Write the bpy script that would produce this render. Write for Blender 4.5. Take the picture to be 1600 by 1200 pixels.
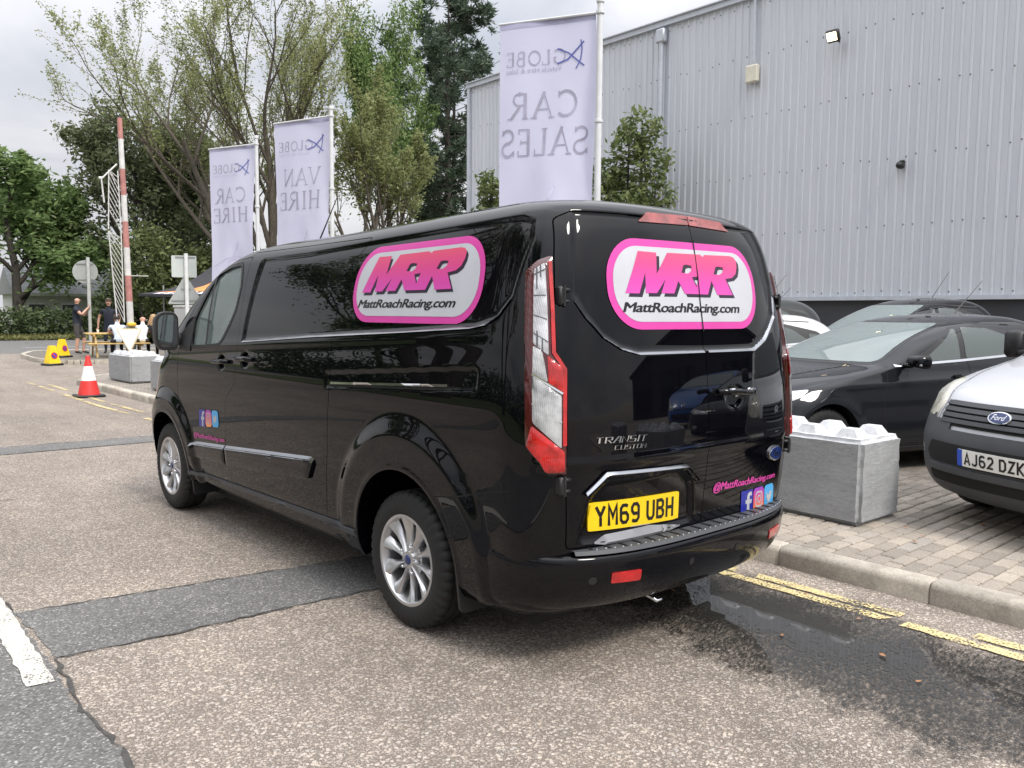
import bpy, bmesh, math, random
import numpy as np
from mathutils import Vector, Matrix
from mathutils.bvhtree import BVHTree
from mathutils.geometry import delaunay_2d_cdt
R = math.radians
for o in list(bpy.data.objects): bpy.data.objects.remove(o)
SC = bpy.context.scene
COL = SC.collection
rng = random.Random(7)

# ------------------------------------------------------------------ camera
CAM_POS = (-3.2399, -3.3610, 1.5629); YAW, PITCH, ROLL = 0.7224, -0.0841, 0.0082
cam = bpy.data.cameras.new('camera'); camo = bpy.data.objects.new('camera', cam); COL.objects.link(camo)
cam.sensor_width = 36.0; cam.lens = 36.0 * 1296.2 / 1600.0; cam.clip_start = 0.05; cam.clip_end = 3000
fw = Vector((math.sin(YAW) * math.cos(PITCH), math.cos(YAW) * math.cos(PITCH), math.sin(PITCH)))
rt = Vector((math.cos(YAW), -math.sin(YAW), 0)); up = rt.cross(fw)
rt, up = math.cos(ROLL) * rt + math.sin(ROLL) * up, -math.sin(ROLL) * rt + math.cos(ROLL) * up
mw = Matrix((rt, up, -fw)).transposed().to_4x4(); mw.translation = CAM_POS
camo.matrix_world = mw; SC.camera = camo

# ------------------------------------------------------------------ sky, sun, exposure
SUN_AZ, SUN_EL = R(181), R(48)                      # azimuth from +Y towards +X
world = bpy.data.worlds.new('World'); SC.world = world; world.use_nodes = True
wt = world.node_tree; wt.nodes.clear(); WN = wt.nodes.new; WL = wt.links.new
wout = WN('ShaderNodeOutputWorld'); wmix = WN('ShaderNodeMixShader')
sky = WN('ShaderNodeTexSky'); sky.sky_type = 'NISHITA'; sky.sun_disc = False
sky.sun_elevation = SUN_EL; sky.sun_rotation = SUN_AZ; sky.air_density = 1.4; sky.dust_density = 2.0
bg1 = WN('ShaderNodeBackground'); bg1.inputs[1].default_value = 0.10; WL(sky.outputs[0], bg1.inputs[0])
tc = WN('ShaderNodeTexCoord'); sep = WN('ShaderNodeSeparateXYZ'); WL(tc.outputs['Generated'], sep.inputs[0])
def wmath(op, a, b, clamp=False):
    n = WN('ShaderNodeMath'); n.operation = op; n.use_clamp = clamp
    for i, v in enumerate((a, b)):
        if isinstance(v, (int, float)): n.inputs[i].default_value = v
        elif v is not None: WL(v, n.inputs[i])
    return n.outputs[0]
zc = wmath('MAXIMUM', sep.outputs[2], 0.0)
den = wmath('ADD', zc, 0.22)
cmb = WN('ShaderNodeCombineXYZ'); WL(wmath('DIVIDE', sep.outputs[0], den), cmb.inputs[0]); WL(wmath('DIVIDE', sep.outputs[1], den), cmb.inputs[1])
nz = WN('ShaderNodeTexNoise'); nz.inputs['Scale'].default_value = 0.95; nz.inputs['Detail'].default_value = 7; nz.inputs['Roughness'].default_value = 0.52; nz.inputs['Distortion'].default_value = 0.35
WL(cmb.outputs[0], nz.inputs['Vector'])
rmp = WN('ShaderNodeValToRGB'); cr = rmp.color_ramp
cr.elements[0].position = 0.33; cr.elements[0].color = (0.60, 0.61, 0.67, 1)
cr.elements[1].position = 0.62; cr.elements[1].color = (1.0, 1.0, 1.02, 1)
e = cr.elements.new(0.47); e.color = (0.86, 0.87, 0.92, 1)
WL(nz.outputs['Fac'], rmp.inputs[0])
# overcast luminance: brighter overhead than at the horizon
lum = wmath('ADD', wmath('MULTIPLY', wmath('MULTIPLY', zc, zc), 1.6), 0.43)
bg2 = WN('ShaderNodeBackground'); WL(rmp.outputs[0], bg2.inputs[0]); WL(lum, bg2.inputs[1])
mask = WN('ShaderNodeValToRGB'); mask.color_ramp.elements[0].position = 0.28; mask.color_ramp.elements[0].color = (.78, .78, .78, 1)
mask.color_ramp.elements[1].position = 0.45; mask.color_ramp.elements[1].color = (.97, .97, .97, 1)
WL(nz.outputs['Fac'], mask.inputs[0]); WL(mask.outputs[0], wmix.inputs[0])
WL(bg1.outputs[0], wmix.inputs[1]); WL(bg2.outputs[0], wmix.inputs[2]); WL(wmix.outputs[0], wout.inputs[0])
sun = bpy.data.lights.new('sun', 'SUN'); sun.energy = 1.5; sun.angle = R(14); sun.color = (1.0, 0.95, 0.88)
suno = bpy.data.objects.new('sun', sun); COL.objects.link(suno)
sd = Vector((math.sin(SUN_AZ) * math.cos(SUN_EL), math.cos(SUN_AZ) * math.cos(SUN_EL), math.sin(SUN_EL)))
suno.rotation_euler = sd.to_track_quat('Z', 'Y').to_euler(); suno.location = sd * 60
SC.view_settings.view_transform = 'Standard'; SC.view_settings.look = 'None'
SC.view_settings.exposure = 0.95; SC.view_settings.gamma = 1.0; SC.view_settings.use_curve_mapping = False
SC.render.engine = 'CYCLES'

# ------------------------------------------------------------------ material helpers
def lin(r, g, b):
    f = lambda c: (c / 255 / 12.92) if c / 255 <= 0.04045 else ((c / 255 + 0.055) / 1.055) ** 2.4
    return (f(r), f(g), f(b), 1)
class NT:
    def __init__(s, name):
        s.m = bpy.data.materials.new(name); s.m.use_nodes = True; s.t = s.m.node_tree; s.t.nodes.clear()
        s.out = s.n('ShaderNodeOutputMaterial'); s.b = s.n('ShaderNodeBsdfPrincipled'); s.l(s.b.outputs[0], s.out.inputs[0])
        s.tc = s.n('ShaderNodeTexCoord')
    def n(s, t, **k):
        x = s.t.nodes.new(t)
        for a, v in k.items(): setattr(x, a, v)
        return x
    def l(s, a, b): s.t.links.new(a, b)
    def v(s, sock, val):
        if hasattr(val, 'is_output'): s.l(val, sock)
        else: sock.default_value = val
    def set(s, **k):
        for a, val in k.items(): s.v(s.b.inputs[a.replace('_', ' ')], val)
        return s
    def math(s, op, a, b=0.0, clamp=False):
        x = s.n('ShaderNodeMath', operation=op, use_clamp=clamp); s.v(x.inputs[0], a); s.v(x.inputs[1], b); return x.outputs[0]
    def noise(s, scale, detail=3, rough=.5, vec=None, dist=0.0, dim='3D'):
        x = s.n('ShaderNodeTexNoise'); x.inputs['Scale'].default_value = scale; x.inputs['Detail'].default_value = detail
        x.inputs['Roughness'].default_value = rough; x.inputs['Distortion'].default_value = dist
        s.l(vec if vec is not None else s.tc.outputs['Object'], x.inputs['Vector']); return x.outputs['Fac']
    def vor(s, scale, feature='F1', vec=None):
        x = s.n('ShaderNodeTexVoronoi', feature=feature); x.inputs['Scale'].default_value = scale
        s.l(vec if vec is not None else s.tc.outputs['Object'], x.inputs['Vector']); return x
    def ramp(s, fac, stops):
        x = s.n('ShaderNodeValToRGB'); e = x.color_ramp.elements
        while len(e) < len(stops): e.new(0.5)
        for i, (p, c) in enumerate(stops):
            e[i].position = p; e[i].color = c if len(c) == 4 else (*c, 1)
        s.l(fac, x.inputs[0]); return x.outputs[0]
    def mix(s, fac, a, b, mode='MIX'):
        x = s.n('ShaderNodeMix', data_type='RGBA', blend_type=mode); s.v(x.inputs[0], fac); s.v(x.inputs[6], a); s.v(x.inputs[7], b); return x.outputs[2]
    def bump(s, h, strength=.3, dist=.01):
        x = s.n('ShaderNodeBump'); x.inputs['Strength'].default_value = strength; x.inputs['Distance'].default_value = dist
        s.l(h, x.inputs['Height']); s.l(x.outputs[0], s.b.inputs['Normal']); return x
def g3(v): return (v, v, v, 1)
MATS = {}
def M(name, col=(.5, .5, .5, 1), rough=.5, metal=0.0, coat=0.0, var=0.06, vs=6.0, bump=0.0, bs=60.0, spec=.5, emit=None, es=1.0):
    if name in MATS: return MATS[name]
    t = NT(name); c = (*col[:3], 1)
    if var:
        n = t.noise(vs, 4, .6); lo = tuple(x * (1 - var * 1.6) for x in c[:3]); hi = tuple(min(1, x * (1 + var * 1.6)) for x in c[:3])
        t.set(Base_Color=t.ramp(n, [(.3, lo), (.7, hi)]), Roughness=t.math('ADD', t.math('MULTIPLY', n, var * 1.5), max(0.0, rough - var * .75)))
    else: t.set(Base_Color=c, Roughness=rough)
    t.set(Metallic=metal, Coat_Weight=coat, Coat_Roughness=.03, Specular_IOR_Level=spec)
    if bump: t.bump(t.noise(bs, 4, .6), bump, .01)
    if emit: t.set(Emission_Color=(*emit[:3], 1), Emission_Strength=es)
    MATS[name] = t.m; return t.m

# ------------------------------------------------------------------ object helpers
def link(o, parent=None):
    COL.objects.link(o)
    if parent is not None: o.parent = parent
    return o
def new_mesh(name, verts, faces, mats=None, smooth=None):
    me = bpy.data.meshes.new(name); me.from_pydata([tuple(v) for v in verts], [], [tuple(f) for f in faces]); me.update()
    if mats:
        for m in (mats if isinstance(mats, (list, tuple)) else [mats]): me.materials.append(m)
    if smooth is not None: shade(me, smooth)
    return me
def shade(me, ang):
    me.shade_smooth()
    if ang < 179: me.set_sharp_from_angle(angle=R(ang))
def obj(name, me, parent=None, loc=None, rot=None):
    o = bpy.data.objects.new(name, me)
    if loc is not None: o.location = loc
    if rot is not None: o.rotation_euler = rot
    return link(o, parent)
def tag(o, label=None, cat=None, group=None, kind=None):
    if label: o['label'] = label
    if cat: o['category'] = cat
    if group: o['group'] = group
    if kind: o['kind'] = kind
    return o
def thing(name, loc, label, cat, group=None, rz=0.0):
    o = bpy.data.objects.new(name, None); o.location = loc; o.rotation_euler = (0, 0, rz); o.empty_display_size = .2
    link(o); return tag(o, label, cat, group)
def copy_tree(o, parent=None):
    c = o.copy(); COL.objects.link(c); c.parent = parent
    for ch in list(o.children): copy_tree(ch, c)
    return c
class MB:
    """collects simple shapes into one mesh"""
    def __init__(s): s.v = []; s.f = []; s.mi = []; s.cur = 0
    def add(s, vs, fs):
        b = len(s.v); s.v += [tuple(x) for x in vs]; s.f += [tuple(b + i for i in f) for f in fs]; s.mi += [s.cur] * len(fs); return s
    def box(s, c, d, rot=None, bev=0.0):
        hx, hy, hz = d[0] / 2, d[1] / 2, d[2] / 2
        if bev > 0:
            b = min(bev, hx * .9, hy * .9, hz * .9); vs = []
            for sx in (-1, 1):
                for sy in (-1, 1):
                    for sz in (-1, 1):
                        vs += [(sx * hx, sy * (hy - b), sz * (hz - b)), (sx * (hx - b), sy * hy, sz * (hz - b)), (sx * (hx - b), sy * (hy - b), sz * hz)]
            bm = bmesh.new()
            for v in vs: bm.verts.new(v)
            bmesh.ops.convex_hull(bm, input=bm.verts); bmesh.ops.dissolve_limit(bm, angle_limit=.01, verts=bm.verts, edges=bm.edges)
            bm.verts.index_update(); vs = [v.co.copy() for v in bm.verts]; fs = [[v.index for v in f.verts] for f in bm.faces]; bm.free()
        else:
            vs = [(x, y, z) for x in (-hx, hx) for y in (-hy, hy) for z in (-hz, hz)]
            fs = [(0, 1, 3, 2), (4, 6, 7, 5), (0, 4, 5, 1), (2, 3, 7, 6), (0, 2, 6, 4), (1, 5, 7, 3)]
        mt = (rot.to_matrix() if hasattr(rot, 'to_matrix') else rot) if rot is not None else Matrix.Identity(3)
        return s.add([mt @ Vector(v) + Vector(c) for v in vs], fs)
    def tube(s, pts, rad, n=8, cap=True):
        pts = [Vector(p) for p in pts]; rad = rad if isinstance(rad, (list, tuple)) else [rad] * len(pts); rings = []
        prev = None
        for i, p in enumerate(pts):
            d = (pts[min(i + 1, len(pts) - 1)] - pts[max(i - 1, 0)]).normalized()
            if prev is None:
                a = d.orthogonal().normalized()
            else:
                a = (prev - d * prev.dot(d)); a = a.normalized() if a.length > 1e-6 else d.orthogonal().normalized()
            prev = a; b = d.cross(a)
            rings.append([p + (a * math.cos(2 * math.pi * k / n) + b * math.sin(2 * math.pi * k / n)) * rad[i] for k in range(n)])
        vs = [v for r in rings for v in r]; fs = []
        for i in range(len(rings) - 1):
            for k in range(n):
                k2 = (k + 1) % n; fs.append((i * n + k, i * n + k2, (i + 1) * n + k2, (i + 1) * n + k))
        if cap: fs.append(tuple(range(n - 1, -1, -1))); fs.append(tuple((len(rings) - 1) * n + k for k in range(n)))
        return s.add(vs, fs)
    def lathe(s, prof, n=32, axis='Z', c=(0, 0, 0), close=False):
        vs = []; m = len(prof)
        for k in range(n):
            a = 2 * math.pi * k / n
            for r, h in prof:
                x, y = r * math.cos(a), r * math.sin(a)
                p = (x, y, h) if axis == 'Z' else ((h, x, y) if axis == 'X' else (x, h, y))
                vs.append((p[0] + c[0], p[1] + c[1], p[2] + c[2]))
        fs = []
        for k in range(n):
            k2 = (k + 1) % n
            for i in range(m if close else m - 1):
                j = (i + 1) % m; fs.append((k * m + i, k2 * m + i, k2 * m + j, k * m + j))
        return s.add(vs, fs)
    def prism(s, poly, mapf, d0, d1):
        n = len(poly); vs = [mapf(a, b, d0) for a, b in poly] + [mapf(a, b, d1) for a, b in poly]
        fs = [tuple(range(n))[::-1], tuple(range(n, 2 * n))] + [(i, (i + 1) % n, n + (i + 1) % n, n + i) for i in range(n)]
        return s.add(vs, fs)
    def mesh(s, name, mats, smooth=None, fixn=True):
        me = new_mesh(name, s.v, s.f, mats)
        if max(s.mi, default=0) > 0: me.polygons.foreach_set('material_index', s.mi)
        if fixn:
            bm = bmesh.new(); bm.from_mesh(me); bmesh.ops.recalc_face_normals(bm, faces=bm.faces); bm.to_mesh(me); bm.free()
        if smooth is not None: shade(me, smooth)
        return me
    def obj(s, name, mats, parent=None, smooth=None, loc=None, rot=None):
        return obj(name, s.mesh(name, mats, smooth), parent, loc, rot)
def boolean(me, cutters, op='DIFFERENCE', keep=False):
    """apply boolean ops of a mesh with (verts, faces) cutters and return a new mesh"""
    o = bpy.data.objects.new('tmp_base', me); COL.objects.link(o); tmp = []
    for c in cutters:
        cm = c.mesh('tmp_cut', None); co = bpy.data.objects.new('tmp_cut', cm); COL.objects.link(co); tmp.append(co)
        md = o.modifiers.new('b', 'BOOLEAN'); md.operation = op; md.object = co
        try: md.solver = 'MANIFOLD'
        except Exception: md.solver = 'EXACT'
    dg = bpy.context.evaluated_depsgraph_get(); dg.update()
    res = bpy.data.meshes.new_from_object(o.evaluated_get(dg)); res.materials.clear()
    for m in me.materials: res.materials.append(m)
    bpy.data.objects.remove(o)
    for t in tmp:
        d = t.data; bpy.data.objects.remove(t); bpy.data.meshes.remove(d)
    return res

# ------------------------------------------------------------------ 2D shapes and draping on surfaces
def in_poly(p, loops):
    c = False
    for L in loops:
        n = len(L); j = n - 1
        for i in range(n):
            (xi, yi), (xj, yj) = L[i], L[j]
            if (yi > p[1]) != (yj > p[1]) and p[0] < (xj - xi) * (p[1] - yi) / (yj - yi) + xi: c = not c
            j = i
    return c
def resample(L, step):
    out = []
    for i, p in enumerate(L):
        q = L[(i + 1) % len(L)]; d = math.hypot(q[0] - p[0], q[1] - p[1]); n = max(1, int(math.ceil(d / step)))
        out += [(p[0] + (q[0] - p[0]) * k / n, p[1] + (q[1] - p[1]) * k / n) for k in range(n)]
    return out
def fill2d(loops, step=.05):
    loops = [resample(L, step) for L in loops]
    pts = []; edges = []
    for L in loops:
        b = len(pts); pts += L; edges += [(b + i, b + (i + 1) % len(L)) for i in range(len(L))]
    xs = [p[0] for p in loops[0]]; ys = [p[1] for p in loops[0]]
    x = min(xs) + step * .5
    bpts = np.array(pts)
    while x < max(xs):
        y = min(ys) + step * .5
        while y < max(ys):
            if in_poly((x, y), loops) and np.min((bpts[:, 0] - x) ** 2 + (bpts[:, 1] - y) ** 2) > (step * .35) ** 2: pts.append((x, y))
            y += step
        x += step
    vs, es, fs, *_ = delaunay_2d_cdt([Vector(p) for p in pts], edges, [], 0, 1e-7)
    keep = []
    for f in fs:
        cx = sum(vs[i][0] for i in f) / 3; cy = sum(vs[i][1] for i in f) / 3
        if in_poly((cx, cy), loops): keep.append(tuple(f))
    return [(v[0], v[1]) for v in vs], keep
def rrect(x0, y0, x1, y1, r, n=6):
    r = min(r, (x1 - x0) / 2 - 1e-5, (y1 - y0) / 2 - 1e-5); out = []
    for cx, cy, a0 in ((x1 - r, y0 + r, -90), (x1 - r, y1 - r, 0), (x0 + r, y1 - r, 90), (x0 + r, y0 + r, 180)):
        out += [(cx + r * math.cos(R(a0 + 90 * k / n)), cy + r * math.sin(R(a0 + 90 * k / n))) for k in range(n + 1)]
    return out
def ell(cx, cy, rx, ry, n=32): return [(cx + rx * math.cos(2 * math.pi * k / n), cy + ry * math.sin(2 * math.pi * k / n)) for k in range(n)]
def roundpoly(P, r, n=4):
    out = []; N = len(P)
    for i in range(N):
        p = Vector(P[i]); a = Vector(P[i - 1]) - p; b = Vector(P[(i + 1) % N]) - p
        rr = min(r, a.length * .45, b.length * .45); pa = p + a.normalized() * rr; pb = p + b.normalized() * rr
        for k in range(n + 1):
            t = k / n; q = pa * (1 - t) ** 2 + p * 2 * t * (1 - t) + pb * t * t; out.append((q.x, q.y))
    return out
def stroke(P, w, closed=False):
    """mitred band of width w along a 2D polyline -> list of quads as (verts, faces)"""
    P = [Vector(p) for p in P]; n = len(P); L = []; Rr = []
    for i in range(n):
        a = P[i] - P[i - 1] if (i > 0 or closed) else P[1] - P[0]
        b = P[(i + 1) % n] - P[i] if (i < n - 1 or closed) else P[-1] - P[-2]
        a = a.normalized(); b = b.normalized(); t = (a + b); t = t.normalized() if t.length > 1e-6 else b
        nn = Vector((-t.y, t.x)); k = w / 2 / max(.45, nn.dot(Vector((-b.y, b.x))))
        L.append(P[i] + nn * k); Rr.append(P[i] - nn * k)
    vs = [(p.x, p.y) for p in L + Rr]; fs = []
    for i in range(n if closed else n - 1):
        j = (i + 1) % n; fs.append((n + i, n + j, j, i))
    return vs, fs
def text2d(body, size=1.0, bold=0.0, shear=0.0, align='LEFT', space=1.0):
    cu = bpy.data.curves.new('tmp_text', 'FONT'); cu.body = body; cu.size = size; cu.offset = bold; cu.shear = shear; cu.align_x = align
    cu.space_character = space; cu.resolution_u = 3; cu.fill_mode = 'FRONT' if hasattr(cu, 'fill_mode') else cu.fill_mode
    o = bpy.data.objects.new('tmp_text', cu); COL.objects.link(o)
    dg = bpy.context.evaluated_depsgraph_get(); dg.update(); me = bpy.data.meshes.new_from_object(o.evaluated_get(dg))
    vs = [(v.co.x, v.co.y) for v in me.vertices]; fs = [tuple(p.vertices) for p in me.polygons]
    bpy.data.objects.remove(o); bpy.data.curves.remove(cu); bpy.data.meshes.remove(me)
    return vs, fs
def fit2d(sh, x0, y0, x1, y1):
    """scale a 2D shape into a box"""
    vs, fs = sh; xs = [v[0] for v in vs]; ys = [v[1] for v in vs]; ax, bx, ay, by = min(xs), max(xs), min(ys), max(ys)
    return [(x0 + (v[0] - ax) / (bx - ax) * (x1 - x0), y0 + (v[1] - ay) / (by - ay) * (y1 - y0)) for v in vs], fs
def quadmap(sh, c00, c10, c11, c01):
    """map a 2D shape in the unit box bilinearly to four 2D corners"""
    vs, fs = sh; out = []
    for u, v in vs: out.append(tuple((1 - u) * (1 - v) * c00[i] + u * (1 - v) * c10[i] + u * v * c11[i] + (1 - u) * v * c01[i] for i in (0, 1)))
    return out, fs
class Surf:
    """projects 2D shapes onto a body along a direction"""
    def __init__(s, me, mat=None):
        bm = bmesh.new(); bm.from_mesh(me); s.t = BVHTree.FromBMesh(bm); bm.free()
    def pt(s, mode, a, b, off):
        o, ua, ub, d = mode; p = Vector(o) + Vector(ua) * a + Vector(ub) * b
        h, n, i, _ = s.t.ray_cast(p, Vector(d), 30)
        if h is None:
            h, n, i, _ = s.t.find_nearest(p + Vector(d) * 4); n = -Vector(d)
        if n.dot(Vector(d)) > 0: n = -n
        return h + n * off
    def flat(s, sh, mode, off):
        vs, fs = sh; return [s.pt(mode, a, b, off) for a, b in vs], fs
    def patch(s, loops, mode, off, step=.05): return s.flat(fill2d(loops, step), mode, off)
    def solid(s, loops, mode, off, depth, step=.05, dome=0.0, dr=.05):
        """raised plate with walls: top at off, walls going in to off-depth"""
        loops2 = [resample(L, step) for L in loops]
        v2, f2 = fill2d(loops, step); B = np.array([p for L in loops2 for p in L])
        vs = []
        for a, b in v2:
            o = off
            if dome: o += dome * min(1.0, math.sqrt(max(0, np.min((B[:, 0] - a) ** 2 + (B[:, 1] - b) ** 2))) / dr) ** .6
            vs.append(s.pt(mode, a, b, o))
        fs = list(f2)
        for L in loops2:
            b0 = len(vs); n = len(L)
            vs += [s.pt(mode, a, b, off) for a, b in L] + [s.pt(mode, a, b, off - depth) for a, b in L]
            fs += [(b0 + i, b0 + (i + 1) % n, b0 + n + (i + 1) % n, b0 + n + i) for i in range(n)]
        return vs, fs
def merge(shapes):
    V = []; F = []
    for vs, fs in shapes:
        b = len(V); V += list(vs); F += [tuple(b + i for i in f) for f in fs]
    return V, F
def so(name, shape, mats, parent, smooth=40):
    """object from draped shape, welding and fixing normals"""
    me = new_mesh(name, shape[0], shape[1], mats)
    bm = bmesh.new(); bm.from_mesh(me); bmesh.ops.remove_doubles(bm, verts=bm.verts, dist=2e-5); bmesh.ops.recalc_face_normals(bm, faces=bm.faces); bm.to_mesh(me); bm.free()
    if smooth: shade(me, smooth)
    return obj(name, me, parent)
# ------------------------------------------------------------------ materials: ground
def chip_coords(t):
    nz_ = t.n('ShaderNodeTexNoise'); nz_.inputs['Scale'].default_value = 45; nz_.inputs['Detail'].default_value = 3; t.l(t.tc.outputs['Object'], nz_.inputs['Vector'])
    sub_ = t.n('ShaderNodeVectorMath', operation='SUBTRACT'); t.l(nz_.outputs['Color'], sub_.inputs[0]); sub_.inputs[1].default_value = (.5, .5, .5)
    sc_ = t.n('ShaderNodeVectorMath', operation='SCALE'); t.l(sub_.outputs[0], sc_.inputs[0]); sc_.inputs['Scale'].default_value = .016
    ad = t.n('ShaderNodeVectorMath', operation='ADD'); t.l(t.tc.outputs['Object'], ad.inputs[0]); t.l(sc_.outputs[0], ad.inputs[1]); return ad.outputs[0]
def chip_layers(t):
    """two sizes of stone chips with uneven outlines; returns colour value, gap and height"""
    vec = chip_coords(t); A, B = t.vor(78, vec=vec), t.vor(140, vec=vec)
    sa, sb = t.n('ShaderNodeSeparateColor'), t.n('ShaderNodeSeparateColor'); t.l(A.outputs['Color'], sa.inputs[0]); t.l(B.outputs['Color'], sb.inputs[0])
    ra = t.math('ADD', t.math('MULTIPLY', sa.outputs[2], .42), .30)                 # each big chip has its own size
    ma = t.math('MULTIPLY', t.math('SUBTRACT', ra, A.outputs['Distance']), 9.0, True)
    mb_ = t.math('MULTIPLY', t.math('SUBTRACT', t.math('ADD', t.math('MULTIPLY', sb.outputs[2], .35), .32), B.outputs['Distance']), 8.0, True)
    return sa, sb, ma, mb_
def chip_road():
    t = NT('chip_road'); sa, sb, ma, mb_ = chip_layers(t)
    st = [(0.0, (.30, .258, .222)), (.3, (.385, .336, .29)), (.55, (.475, .416, .36)), (.8, (.585, .52, .458)), (1.0, (.43, .41, .39))]
    big_c = t.ramp(sa.outputs[0], st); small_c = t.ramp(sb.outputs[0], [(p, tuple(x * .82 for x in c)) for p, c in st])
    c = t.mix(mb_, (.185, .161, .14, 1), small_c); c = t.mix(ma, c, big_c)
    big = t.noise(.55, 5, .6); mid = t.noise(4.5, 4, .6); fine = t.noise(260, 3, .7)
    c = t.mix(.55, c, t.ramp(big, [(.32, (.76, .75, .76)), (.5, (.98, .965, .95)), (.70, (1.22, 1.19, 1.14))]), 'MULTIPLY')
    c = t.mix(.45, c, t.ramp(mid, [(.3, (.76, .76, .77)), (.7, (1.18, 1.15, 1.12))]), 'MULTIPLY')
    c = t.mix(.5, c, t.ramp(fine, [(.3, (.70, .69, .68)), (.7, (1.22, 1.21, 1.2))]), 'MULTIPLY')
    mpt = t.n('ShaderNodeMapping'); t.l(t.tc.outputs['Object'], mpt.inputs[0]); mpt.inputs['Scale'].default_value = (1.3, .16, 1)
    c = t.mix(.7, c, t.ramp(t.noise(1.0, 4, .6, vec=mpt.outputs[0]), [(.34, (.80, .79, .78)), (.55, (1.0, 1.0, 1.0)), (.7, (1.10, 1.09, 1.07))]), 'MULTIPLY')
    c = t.mix(.75, c, t.ramp(t.noise(1.9, 7, .72), [(.30, (.62, .61, .60)), (.40, (1, 1, 1))]), 'MULTIPLY')
    t.set(Base_Color=c, Roughness=.85, Specular_IOR_Level=.3)
    h = t.math('ADD', t.math('MULTIPLY', ma, t.math('ADD', sa.outputs[1], .5)), t.math('MULTIPLY', mb_, .45)); t.bump(h, .8, .007); return t.m
def smooth_asphalt():
    t = NT('patch_asphalt'); v = t.vor(120); sepc = t.n('ShaderNodeSeparateColor'); t.l(v.outputs['Color'], sepc.inputs[0])
    base = t.ramp(sepc.outputs[0], [(0, (.085, .085, .083)), (.6, (.135, .133, .13)), (.9, (.19, .187, .18)), (1, (.36, .35, .34))])
    big = t.noise(1.3, 5, .6); c = t.mix(.6, base, t.ramp(big, [(.3, (.72, .72, .72)), (.7, (1.2, 1.19, 1.16))]), 'MULTIPLY')
    t.set(Base_Color=c, Roughness=.85, Specular_IOR_Level=.35); t.bump(t.math('ADD', v.outputs['Distance'], t.noise(90, 4)), .45, .006); return t.m
def worn_paint(name, col, under=None, wear=.5, scale=14):
    t = NT(name); n = t.math('ADD', t.math('ADD', t.math('MULTIPLY', t.noise(scale, 8, .75), .38), t.math('MULTIPLY', t.noise(1.25, 4, .65), .45)), t.math('MULTIPLY', t.vor(70).outputs['Distance'], .3))
    m = t.n('ShaderNodeMapRange'); m.inputs[1].default_value = wear - .045; m.inputs[2].default_value = wear + .03; t.l(n, m.inputs[0])
    t.set(Base_Color=t.mix(t.noise(30, 4), tuple(x * .72 for x in col[:3]) + (1,), col), Roughness=.7, Alpha=m.outputs[0]); t.bump(t.noise(140, 3), .4, .004); return t.m
def brick_mat():
    t = NT('paving_far'); mp = t.n('ShaderNodeMapping'); t.l(t.tc.outputs['Object'], mp.inputs[0]); mp.inputs['Rotation'].default_value = (0, 0, 0)
    b = t.n('ShaderNodeTexBrick'); t.l(mp.outputs[0], b.inputs['Vector']); b.offset = .5
    b.inputs['Scale'].default_value = 1.0; b.inputs['Brick Width'].default_value = .206; b.inputs['Row Height'].default_value = .106; b.inputs['Mortar Size'].default_value = .008
    b.inputs['Color1'].default_value = (.31, .275, .235, 1); b.inputs['Color2'].default_value = (.235, .21, .185, 1); b.inputs['Mortar'].default_value = (.06, .052, .043, 1)
    c = t.mix(.6, b.outputs['Color'], t.ramp(t.noise(.8, 5, .6), [(.3, (.75, .74, .72)), (.7, (1.25, 1.22, 1.18))]), 'MULTIPLY')
    t.set(Base_Color=c, Roughness=.85); t.bump(t.math('ADD', b.outputs['Fac'], t.noise(80, 3)), -.3, .006); return t.m
def brick_block():
    t = NT('paving_brick'); oi = t.n('ShaderNodeObjectInfo'); gi = t.n('ShaderNodeNewGeometry')
    r = t.math('FRACT', t.math('ADD', oi.outputs['Random'], gi.outputs['Random Per Island']))
    geo = gi.outputs['Position']
    c = t.ramp(r, [(0, (.21, .19, .165)), (.5, (.29, .26, .225)), (.85, (.345, .308, .265)), (1, (.265, .248, .23))])
    c = t.mix(.7, c, t.ramp(t.noise(1.3, 5, .65, vec=geo), [(.3, (.66, .65, .64)), (.7, (1.28, 1.25, 1.2))]), 'MULTIPLY')
    c = t.mix(.55, c, t.ramp(t.noise(85, 4, .7, vec=geo), [(.35, (.6, .6, .6)), (.65, (1.35, 1.33, 1.3))]), 'MULTIPLY')
    t.set(Base_Color=c, Roughness=.85); t.bump(t.noise(170, 4, .7, vec=geo), .5, .004); return t.m
def kerb_mat():
    t = NT('kerb_concrete'); oi = t.n('ShaderNodeObjectInfo'); gi = t.n('ShaderNodeNewGeometry'); geo = gi.outputs['Position']
    c = t.ramp(oi.outputs['Random'], [(0, (.36, .33, .285)), (1, (.46, .425, .37))])
    c = t.mix(.8, c, t.ramp(t.noise(5, 6, .7, vec=geo), [(.28, (.5, .49, .46)), (.5, (.95, .94, .92)), (.72, (1.25, 1.23, 1.2))]), 'MULTIPLY')
    c = t.mix(.5, c, t.ramp(t.noise(120, 3, .7, vec=geo), [(.35, (.6, .6, .6)), (.65, (1.3, 1.28, 1.25))]), 'MULTIPLY')
    t.set(Base_Color=c, Roughness=.88); t.bump(t.noise(90, 5, .7, vec=geo), .5, .006); return t.m
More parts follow.
